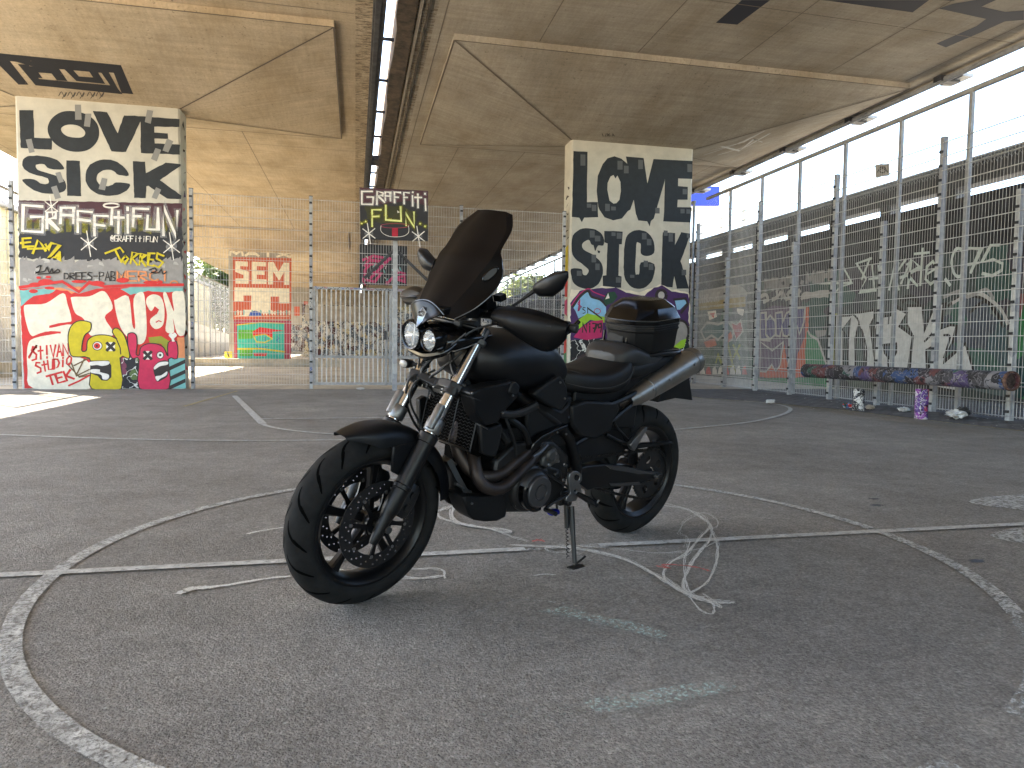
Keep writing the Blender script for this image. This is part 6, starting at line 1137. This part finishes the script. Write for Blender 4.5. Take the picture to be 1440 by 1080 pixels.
# ---- indicators
for sg, py in ((-1, 0),):
    c0 = BS(572, 511, -.15) if sg < 0 else V3((1.215, .165, .795)); mb = MB(S_); mb.tube([V3((1.19, .06*sg, .80)), c0-V3((.01, .02*sg, 0))], .007, m_plas, 8); mb.loft([[c0+V3((q_, q.y, q.z)) for q in superring(0, 0, 0, .024*k, .016*k, 2.3, 16)] for q_, k in ((-.03, .45), (-.018, .85), (0, 1), (.014, 1), (.016, .9))], m_plas)
    mb.loft([[c0+V3((q_, q.y, q.z)) for q in superring(0, 0, 0, .022*k, .0145*k, 2.3, 16)] for q_, k in ((.0155, 1), (.02, .8), (.022, .4))], mat('smoked_indicator_lens', (.25, .24, .22), .1)); mb.build('indicator', bike)
# ---- tank
def ring_t(x, zb, zt, hw, shoulder=.6):
    out = []; h = zt-zb; n = 14
    prof_ = [(0, zt), (.35, zt-.004*1), (.62, zt-.05*h), (.82, zt-.16*h), (.95, zt-.32*h), (1.0, zt-.5*h), (.97, zt-.68*h), (.88, zt-.84*h), (.78, zb)]
    right = [V3((x, hw*a, z)) for a, z in prof_]; left = [V3((x, -p.y, p.z)) for p in right[1:]][::-1]
    return right+left
mb = MB(); mb.loft([ring_t(*q) for q in ((.615, .765, .825, .080), (.635, .745, .850, .100), (.68, .730, .885, .125), (.74, .725, .920, .148), (.82, .725, .945, .170), (.90, .73, .955, .182), (.98, .735, .955, .185), (1.05, .75, .945, .172), (1.10, .775, .93, .145), (1.135, .80, .91, .11))], m_matte); tank = mb.build('fuel_tank', bike, sub=1, angle=60)
mb = MB(); mb.lathe([(.036, 0), (.040, .004), (.036, .010), (.02, .013), (0, .014)], (.88, 0, .955), (0, 0, 1), m_plas, 28); mb.build('filler_cap', tank)
# side scoop, edge and small tab
panel('side_scoop', Z3([(88, 690), (112, 676), (180, 655), (250, 640), (320, 622), (345, 632), (368, 662), (352, 720), (285, 790), (268, 810), (255, 845), (215, 868), (165, 878), (120, 815)]), .192, .07, m_matte, bevel=.012)
panel('scoop_tab', Z3([(318, 640), (330, 628), (350, 632), (368, 655), (360, 690), (340, 708), (302, 690)]), .200, .02, m_plas, bevel=.006)
mb = MB(); 
for Q_, y in ((Z3([(98, 692), (325, 705), (267, 803)]), .201), (Z3([(592, 632), (618, 722)]), .176), (Z4([(785, 282), (648, 352), (735, 272)]), .158), (Z4([(255, 672)]), .137)):
    for a, b in Q_: mb = MB(); mb.lathe([(0, .003), (.004, .0025), (.0045, -.003)], BL(a, b, y), (0, 1, 0), m_bolt, 10); mb.build('bolt', bike)
# radiator with cover
mb = MB(); tilt = Matrix.Rotation(math.radians(-10), 3, 'Y'); rc_ = V3((1.118, 0, .625)); mb.box(rc_-V3((.02, 0, 0)), (.03, .31, .185), m_groove, rot=tilt); rad = mb.build('radiator', bike, bevel=.004)
mb = MB()
for i in range(15):
    z = -.083+i*.0119; mb.tube([rc_+tilt @ V3((.004+.002*(j % 2), -.148+j*.0113, z+(.0035 if j % 2 else -.0025))) for j in range(27)], .0014, m_mesh, 4)
for j in (-.15, -.06, .03, .15): mb.tube([rc_+tilt @ V3((.007, j, -.09)), rc_+tilt @ V3((.007, j, .09))], .003, m_frame, 6)
for z in (-.092, .092): mb.tube([rc_+tilt @ V3((.006, -.152, z)), rc_+tilt @ V3((.006, .152, z))], .004, m_frame, 6)
mb.build('radiator_grille', rad)
mb = MB(); mb.prism([BL(a, b, .172) for a, b in Z64([(196, 205), (255, 240), (365, 200), (372, 240), (350, 370), (320, 455), (262, 455), (212, 432)])], (0, -.03, 0), m_plas); o = mb.build('radiator_cover', bike, bevel=.006); recalc(o)
mb = MB(); mb.prism([BL(a, b, .178) for a, b in Z64([(196, 203), (258, 238), (258, 246), (196, 213)])], (0, -.02, 0), m_cov); mb.build('cover_edge', o)
mb = MB(); mb.prism([V3((1.085, -.175, .53)), V3((1.14, -.175, .54)), V3((1.155, -.175, .66)), V3((1.13, -.175, .675)), V3((1.10, -.175, .66))], (0, .025, 0), m_plas); o = mb.build('radiator_cover', bike, bevel=.006); recalc(o)
# ---- frame
for s in (1, -1):
    mb = MB(); mb.tube([V3((1.07, .035*s, .84)), V3((.98, .09*s, .76)), V3((.80, .110*s, .66)), V3((.62, .112*s, .55)), V3((.54, .11*s, .42)), V3((.53, .11*s, .34))], [.022, .022, .022, .022, .024, .022], m_frame, 12, sub=5)
    mb.tube([V3((1.09, .03*s, .76)), V3((1.03, .09*s, .66)), V3((.95, .13*s, .55))], .018, m_frame, 10, sub=4); mb.tube([V3((.64, .12*s, .62)), V3((.35, .13*s, .67)), V3((.05, .12*s, .76)), V3((-.1, .10*s, .82))], .013, m_frame, 8, sub=4); mb.tube([V3((.58, .12*s, .50)), V3((.35, .13*s, .60)), V3((.12, .12*s, .72))], .011, m_frame, 8, sub=3); mb.build('frame_rail', bike)
mb = MB(); mb.tube([V3((.86, .168, .69)), V3((.93, .165, .665)), V3((1.0, .16, .66)), V3((1.05, .15, .675))], .016, m_cable, 10, sub=5); mb.tube([V3((.98, .14, .645)), V3((.90, .15, .60)), V3((.86, .15, .54))], .012, m_frame, 10, sub=3); mb.tube([V3((1.0, .15, .66)), V3((.97, .16, .60)), V3((.93, .15, .54)), V3((.91, .14, .49))], .006, m_cable, 8, sub=4); mb.build('coolant_hose', bike)
# ---- engine
mb = MB(); mb.loft([[V3((q.x, s_, q.z)) for q in [V3((.60, 0, .34)), V3((.64, 0, .27)), V3((.80, 0, .255)), V3((.96, 0, .28)), V3((1.0, 0, .36)), V3((.99, 0, .48)), V3((.90, 0, .54)), V3((.70, 0, .53)), V3((.60, 0, .46))]] for s_ in (-.125, .125)], m_case); mb.loft([superring(x, 0, z, hw, .075, 5) for x, z, hw in ((.80, .62, .085), (.85, .63, .10), (.98, .64, .10), (1.02, .64, .085))], m_case)
mb.box((.92, 0, .55), (.17, .2, .10), m_case); mb.box((1.045, 0, .60), (.07, .24, .20), m_groove); mb.box((1.02, 0, .40), (.10, .18, .22), m_groove); mb.box((.84, 0, .62), (.40, .20, .30), m_groove); mb.box((.56, 0, .52), (.16, .18, .26), m_groove); mb.box((.70, 0, .60), (.2, .22, .2), m_plas); eng = mb.build('engine', bike, bevel=.01)
cc = BL(747, 687, .15); mb = MB()
mb.lathe([(0, -.06), (.094, -.06), (.094, -.01), (.088, .0), (.080, .004)], cc, (0, 1, 0), m_case, 40); mb.lathe([(.080, .004), (.076, .022), (.068, .030), (.0615, .034)], cc, (0, 1, 0), m_case, 40); mb.lathe([(.0615, .033), (.060, .047), (.056, .051), (.033, .053), (.031, .049), (.026, .049), (.025, .053), (0, .054)], cc, (0, 1, 0), m_cov, 48); mb.build('alternator_cover', eng)
mb = MB(); mb.lathe([(.064, .0), (.078, .001), (.080, .03), (.075, .035), (.064, .036)], cc+V3((0, .01, 0)), (0, 1, 0), m_gloss, 24, a0=math.radians(25), a1=math.radians(150))
mb.build('cover_shield', eng)
mb = MB(); mb.prism([BL(a, b, .155) for a, b in Z64([(690, 460), (760, 395), (795, 385), (800, 420), (820, 450), (805, 500), (760, 530), (720, 545), (680, 530), (685, 490)])], (0, -.04, 0), m_alug); o = mb.build('sprocket_cover', eng, bevel=.010); recalc(o)
mb = MB(); mb.lathe([(.0, .01), (.022, .01), (.026, .0), (.026, -.03)], BL(*Z64([(745, 445)])[0], .155), (0, 1, 0), m_alug, 20); mb.lathe([(0, .0), (.016, 0), (.018, -.02)], BL(*Z64([(800, 600)])[0], .14), (0, 1, 0), m_case, 16); mb.lathe([(0, .006), (.024, .004), (.027, -.03)], BL(*Z64([(690, 590)])[0], .145), (0, 1, 0), m_case, 20)
mb.prism([BL(a, b, .13) for a, b in Z64([(430, 560), (560, 480), (700, 520), (830, 560), (850, 700), (820, 790), (720, 830), (640, 850), (440, 850), (400, 700)])], (0, -.03, 0), m_case); o = mb.build('side_casing', eng, bevel=.01); recalc(o)
mb = MB()
for a, b in Z64([(700, 475), (780, 430), (800, 490), (735, 520), (860, 520), (850, 640), (520, 545), (470, 830)]): mb.lathe([(0, .006), (.005, .006), (.006, 0), (.008, -.004)], BL(a, b, .158 if a > 770 else .14), (0, 1, 0), m_bolt if a < 800 else m_case, 8)
mb.build('engine_bolts', eng)
panel('engine_guard', Z64([(598, 400), (610, 350), (680, 290), (780, 240), (880, 203), (888, 215), (860, 245), (760, 300), (690, 345), (650, 385), (598, 415)]), .158, .05, m_gloss, bevel=.010)
mb = MB(); mb.tube([BL(a, b, .165) for a, b in Z64([(605, 455), (660, 420), (720, 360)])], [.006, .009, .006], m_cov, 8, sub=4); mb.build('shift_rod', bike)
# headers
mb = MB(); hp1 = [(160, 300, .03), (168, 345, .035), (185, 400, .05), (225, 465, .07), (290, 512, .10), (350, 522, .115), (420, 500, .12), (490, 445, .12), (540, 405, .115), (575, 370, .105)]
hp2 = [(262, 350, .06), (266, 400, .075), (272, 460, .10), (285, 520, .12), (320, 572, .135), (375, 592, .145), (430, 580, .145), (490, 530, .14), (540, 480, .135), (580, 440, .125)]
for q in (hp1, hp2):
    P_ = [BL(*Z4([(a, b)])[0], y) for a, b, y in q]; P_.insert(0, P_[0]+V3((-.02, 0, .05))); P_.append(P_[-1]+V3((-.08, -.02, .06))); mb.tube(P_, .0235, m_hdr, 16, sub=6)
mb.build('exhaust_headers', bike)
# belly pan
panel('belly_pan', Z4([(205, 640), (235, 628), (330, 632), (440, 622), (458, 690), (445, 750), (400, 772), (330, 776), (270, 768), (238, 735), (222, 690)]), .135, .10, m_plas, bevel=.010)
mb = MB(); mb.sheet([row(l, Z4, BL) for l in ([(60, 400, -.10), (85, 405, -.03), (112, 410, .03), (140, 420, .06)], [(90, 470, -.10), (130, 480, -.03), (165, 500, .04), (190, 520, .08)], [(110, 560, -.09), (150, 580, -.02), (190, 590, .05), (235, 600, .10)], [(120, 600, -.08), (150, 625, -.02), (190, 640, .05), (240, 640, .10)])], m_case, .02); o = mb.build('oil_tank_front', bike); recalc(o)
mb = MB(); mb.sheet([row(l, Z4, BL) for l in ([(118, 595, -.08), (140, 600, -.04), (180, 630, .03), (205, 650, .08)], [(125, 640, -.08), (145, 650, -.04), (185, 690, .03), (215, 700, .09)], [(150, 670, -.06), (170, 700, -.02), (205, 720, .05), (235, 735, .10)])], m_carb, .006); o = mb.build('skid_plate', bike); recalc(o)
mb = MB(); mb.prism([BL(a, b, -.02) for a, b in Z4([(20, 480), (40, 490), (75, 540), (110, 590), (118, 600), (140, 665), (165, 690), (125, 672), (90, 630), (70, 595), (60, 545)])], (0, -.02, 0), m_plas); o = mb.build('oil_tank_bracket', bike, bevel=.004); recalc(o)
mb = MB(); mb.tube([BL(a, b, y) for (a, b), y in zip(Z4([(95, 405), (130, 430), (165, 455)]), (.0, .03, .06))], .006, m_alu, 8); mb.tube([BL(a, b, .09) for a, b in Z4([(160, 560), (205, 585), (250, 608)])], .005, m_alu, 8); mb.build('oil_line', bike)
panel('inner_fender', Z4([(640, 400), (800, 200), (1085, 140), (1075, 200), (1100, 290), (1130, 360), (1080, 400), (870, 450), (760, 480)]), .098, .012, m_plas, bevel=.004)
# ---- side covers, seat, tail
panel('side_cover', Z3([(442, 700), (470, 672), (560, 610), (588, 592), (612, 612), (630, 650), (640, 735), (600, 790), (560, 780), (500, 745)]), .172, .045, m_plas, bevel=.008)
panel('airbox_cover', Z3([(400, 760), (500, 745), (600, 792), (650, 740), (655, 860), (560, 890), (470, 920), (420, 960), (400, 860)]), .130, .06, m_plas, bevel=.01)
panel('tail_side_panel', Z3([(655, 765), (740, 735), (912, 745), (930, 775), (915, 820), (895, 850), (880, 905), (820, 940), (760, 945), (700, 930), (660, 880)]), .142, .05, m_plas, bevel=.010)
mb = MB(); mb.box((.37, 0, .63), (.42, .2, .18), m_plas); mb.box((.12, 0, .74), (.36, .2, .14), m_plas, rot=Matrix.Rotation(math.radians(15), 3, 'Y')); mb.box((.70, 0, .70), (.3, .16, .14), m_plas); mb.build('battery_box', bike, bevel=.01)
def ring_s(x, zb, zt, hw, e=3.2, n=32): return superring(x, 0, (zb+zt)/2, hw, (zt-zb)/2, e, n)
mb = MB(); mb.loft([ring_s(*q) for q in ((.655, .715, .800, .075), (.62, .705, .815, .100), (.55, .700, .805, .128), (.47, .695, .800, .142), (.39, .695, .812, .148), (.32, .700, .838, .145), (.27, .715, .862, .135), (.245, .74, .865, .12))], m_seat); seat = mb.build('seat', bike, sub=1)
mb = MB(); mb.tube([V3((x, y, z)) for x, y, z in ((.640, .070, .806), (.60, .093, .800), (.52, .117, .782), (.43, .129, .778), (.35, .131, .795), (.30, .125, .822), (.275, .10, .848), (.27, .05, .864), (.27, -.05, .864))], .0014, m_stitch, 5, sub=6); mb.tube([V3((x, y, z)) for x, y, z in ((.63, .098, .752), (.55, .130, .738), (.47, .1435, .735), (.39, .1495, .742), (.32, .147, .762), (.28, .139, .79), (.255, .127, .82))], .0014, m_stitch, 5, sub=6); mb.build('stitching', seat)
mb = MB(); mb.loft([ring_s(*q) for q in ((.335, .815, .865, .085), (.30, .80, .905, .118), (.25, .80, .918, .128), (.19, .80, .90, .128), (.10, .80, .875, .125), (-.05, .82, .88, .10))], m_seatg); mb.build('passenger_seat', seat, sub=1)  # vinyl in a lighter grey than the rider's seat
mb = MB(); mb.loft([ring_s(*q) for q in ((.32, .745, .82, .11), (.22, .75, .84, .135), (.08, .775, .865, .125), (-.08, .81, .89, .10), (-.16, .84, .89, .06))], m_plas); mb.build('tail_unit', bike, sub=1)
mb = MB(); mb.tube([V3((.20, .09, .84)), V3((.12, .12, .868)), V3((-.05, .12, .878)), V3((-.14, .06, .885)), V3((-.14, -.06, .885)), V3((-.05, -.12, .878)), V3((.12, -.12, .868)), V3((.20, -.09, .84))], .009, m_frame, 10, sub=5); mb.box((.03, 0, .876), (.24, .22, .012), m_frame, rot=Matrix.Rotation(math.radians(5), 3, 'Y')); mb.build('luggage_rack', bike)
# ---- top box
TB = Matrix.Rotation(math.radians(7), 3, 'Y'); TC = V3((.055, 0, .888))
def hexring(z, k, kx=1.0, dx=0): return [TC+TB @ V3((dx+x*k*kx, y*k, z)) for x, y in ((.150, -.080), (.157, -.05), (.160, 0), (.157, .05), (.150, .080), (.096, .140), (.075, .148), (-.085, .140), (-.105, .130), (-.145, .065), (-.150, 0), (-.145, -.065), (-.105, -.130), (-.085, -.140), (.075, -.148), (.096, -.140))]
mb = MB(); mb.loft([hexring(*q) for q in ((.0, .86), (.012, .89), (.085, .95), (.093, .982), (.098, .982), (.100, .962), (.108, .962), (.110, .99), (.116, .99), (.118, .97))], m_plas); tbx = mb.build('top_box', bike, angle=25)
mb = MB(); mb.loft([hexring(*q) for q in ((.119, .97), (.121, 1.0), (.140, 1.005), (.142, .995), (.188, .86, .95), (.219, .60, .92), (.222, .56, .9))], m_lid); mb.build('lid', tbx, angle=22, bevel=.002)
for z, k in ((.141, 1.006), (.1195, .985)): mb = MB(); mb.tube(hexring(z, k), .0009, m_trim, 5, closed=True); mb.build('trim_line', tbx)
mb = MB()
for y in (-.10, .03): mb.box(TC+TB @ V3((.143, y, .045)), (.012, .006, .075), m_gloss)
mb.box(TC+TB @ V3((.146, -.03, .045)), (.012, .09, .06), m_plas); mb.build('latch', tbx, bevel=.002)
# ---- silencers
for s in (1, -1):
    a = BL(889, 560, .115); b = BL(975, 506, .115); a.y *= s; b.y *= s; d = (b-a).normalized(); L_ = (b-a).length
    mb = MB(); mb.lathe([(.028, -.03), (.035, 0), (.041, .02), (.049, .10), (.056, .24), (.061, L_-.03), (.063, L_-.012), (.062, L_), (.053, L_+.003), (.046, L_-.004), (.042, L_-.03), (0, L_-.04)], a, d, m_tit, 40); can = mb.build('silencer', bike)
    mb = MB(); mb.lathe([(.049, .10), (.051, .102), (.051, .108), (.049, .11)], a, d, m_alu, 40); mb.lathe([(.0605, L_-.035), (.0635, L_-.034), (.0635, L_-.03), (.0605, L_-.029)], a, d, m_alu, 40); mb.build('silencer_band', can)
    mb = MB(); side = V3((0, s, 0)); side = (side-d*d.dot(side)).normalized()
    for q, r_ in ((.09, .048), (.20, .0545), (.38, .0615)): mb.lathe([(0, .006), (.006, .005), (.0065, -.002)], a+d*q+(side+V3((0, 0, .25))).normalized()*r_, (side+V3((0, 0, .25))), m_bolt, 8)
    mb.build('silencer_bolts', can)
    mb = MB(); mb.lathe([(0, L_-.028), (.0385, L_-.026)], a, d, m_groove, 24); mb.build('outlet', can)
mb = MB(); a = BL(889, 560, .1); mb.tube([a+V3((.01, .0, -.002)), V3((.32, .06, .63)), V3((.45, .02, .55)), V3((.60, .0, .42))], .026, m_hdr, 14, sub=5); mb.build('link_pipe', bike)
# ---- plate holder, rear lamp
panel('mud_flap', [(925, 566), (934, 545), (957, 528), (968, 518), (974, 563), (950, 560)], .07, .14, m_plas, bevel=.003)
mb = MB(); mb.box((-.20, 0, .86), (.05, .14, .04), mat('red_lamp', (.3, .01, .01), .15)); mb.build('tail_lamp', bike, bevel=.006)
# ---- swingarm
sw_ = panel('swingarm', Z4([(858, 475), (900, 462), (1010, 452), (1060, 460), (1150, 472), (1230, 490), (1330, 502), (1325, 522), (1240, 545), (1205, 565), (1030, 585), (950, 588), (905, 600), (862, 560)]), .128, .035, m_frame, bevel=.008)
o = MB(); o.prism([V3((p.x, -.09, p.z)) for p in [BL(a, b, .128) for a, b in Z4([(858, 475), (1010, 452), (1330, 502), (1325, 522), (1030, 585), (862, 560)])]], (0, -.035, 0), m_frame); o.box((.42, 0, .36), (.14, .22, .08), m_frame); recalc(o.build('swingarm', bike, bevel=.008))
mb = MB(); mb.prism([BL(a, b, .134) for a, b in Z4([(1010, 458), (1060, 462), (1120, 466), (1200, 486), (1322, 504), (1320, 512), (1230, 504), (1190, 506), (1130, 494), (1060, 484), (1040, 480)])], (0, -.008, 0), m_cov); mb.build('chain_slider', sw_, bevel=.002); mb = MB(); mb.prism([BL(a, b, .132) for a, b in Z4([(1030, 560), (1200, 552), (1205, 566), (1040, 574)])], (0, -.01, 0), m_cov); mb.build('lower_brace', sw_, bevel=.002)
mb = MB(); mb.prism([BL(a, b, .125) for a, b in Z4([(1120, 348), (1180, 342), (1385, 326), (1390, 334), (1200, 362), (1140, 374)])], (0, -.03, 0), m_plas); mb.build('chain_guard', sw_, bevel=.003)
mb = MB(); mb.lathe([(0, .146), (.010, .146), (.014, .140), (.014, .128)], (0, 0, .308), (0, 1, 0), m_alug, 12); mb.lathe([(0, -.146), (.014, -.140), (.014, -.06)], (0, 0, .308), (0, 1, 0), m_alug, 12); mb.lathe([(.012, -.07), (.030, -.07), (.030, .09), (.012, .09)], (0, 0, .308), (0, 1, 0), m_frame, 18); mb.build('rear_axle', bike)
# ---- rearsets and pegs
mb = MB(); mb.prism([BL(a, b, .19) for a, b in Z64([(888, 620), (895, 590), (925, 570), (960, 572), (988, 595), (990, 640), (968, 665), (985, 700), (990, 740), (960, 760), (945, 800), (900, 810), (862, 800), (870, 770), (900, 740), (890, 690)])], (0, -.014, 0), m_alu, holes=[[BL(a, b, .19) for a, b in Z64(ell(950, 620, 20, 26, 14))][::-1], [BL(a, b, .19) for a, b in Z64(ell(938, 722, 11, 14, 10))][::-1]]); o = mb.build('footrest_bracket', bike, bevel=.003); recalc(o)
mb = MB(); mb.lathe([(0, .0), (.011, .0), (.014, -.01), (.014, -.03)], BL(*Z64([(952, 620)])[0], .188), (0, 1, 0), m_case, 16); p0 = BL(*Z64([(955, 745)])[0], .19); p1 = BL(*Z64([(1105, 830)])[0], .29); mb.tube([p0, p0.lerp(p1, .5), p1], [.010, .013, .011], m_plas, 10); mb.tube([p1+V3((0, 0, .008)), p1+V3((-.004, .004, .02))], .004, m_alu, 6); mb.build('footrest', bike)
mb = MB(); p0 = BL(*Z64([(930, 725)])[0], .18); mb.tube([p0, p0+V3((.12, 0, -.03)), p0+V3((.17, .01, -.045))], .007, m_case, 8, sub=3); pq = p0+V3((.17, .01, -.045)); mb.tube([pq, pq+V3((0, .06, 0))], .009, m_cable, 10); mb.tube([V3((.80, .15, .44)), p0], .005, m_case, 6); mb.build('gear_lever', bike)
mb = MB(); mb.tube([BL(a, b, .12) for a, b in Z4([(1055, 205), (1065, 240), (1110, 290), (1160, 345)])], .007, m_frame, 8, sub=4); mb.tube([BL(a, b, .12) for a, b in Z4([(1010, 285), (1080, 320), (1160, 350)])], .008, m_frame, 8, sub=3); mb.prism([BL(a, b, .15) for a, b in Z4([(1145, 345), (1158, 325), (1225, 248), (1242, 242), (1238, 262), (1188, 345), (1170, 378), (1158, 370)])], (0, -.022, 0), m_alu); o = mb.build('passenger_footrest', bike, bevel=.003); recalc(o)
# ---- side stand, blue cap
mb = MB(); f0 = V3((.598, .218, .0275)); top = BL(803, 712, .145); mb.tube([top, top.lerp(f0, .5), f0+V3((0, -.004, .012))], [.014, .010, .009], m_case, 10)
mb.prism([f0+V3((.035, -.012, .002)), f0+V3((.03, .022, .002)), f0+V3((-.03, .026, .002)), f0+V3((-.045, .0, .002)), f0+V3((-.02, -.014, .002))], (0, 0, -.007), m_case); mb.tube([f0+V3((.0, .0, .008)), f0+V3((-.045, .01, .04))], .005, m_case, 6); st = mb.build('side_stand', bike, bevel=.001)
mb = MB(); a = BL(796, 708, .14); b = BL(798, 765, .165); mb.tube([a, a.lerp(b, .6)], .010, m_cable, 10); d = (b-a); P_ = [a.lerp(b, .6)+d*.75*t+V3((.006*math.cos(t*50), .006*math.sin(t*50), 0)) for t in [i/40 for i in range(41)]]; mb.tube(P_, .0018, m_case, 5); mb.build('stand_spring', st)
mb = MB(); p = BL(799, 706, .15); mb.lathe([(0, .012), (.013, .012), (.016, .004), (.016, -.03)], p, (0, 1, 0), m_case, 14); mb.box(p+V3((0, -.04, .012)), (.06, .05, .06), m_case); mb.build('stand_mount', bike, bevel=.004)
mb = MB(); p = BL(778, 720, .10); mb.loft([[p+V3((x, q.y, q.z)) for q in superring(0, 0, 0, .020*k, .013*k, 2.5, 14)] for x, k in ((-.024, .5), (-.02, .9), (0, 1), (.018, .9), (.026, .45))], m_blue); mb.tube([p+V3((-.02, 0, .008)), p+V3((-.03, -.02, .05))], .005, m_case, 6); mb.build('blue_cap', bike)
mb = MB(); mb.tube([V3((.50, -.11, .40)), V3((.40, -.12, .50)), V3((.33, -.12, .60))], [.028, .030, .026], m_case, 12); mb.build('shock_absorber', bike)
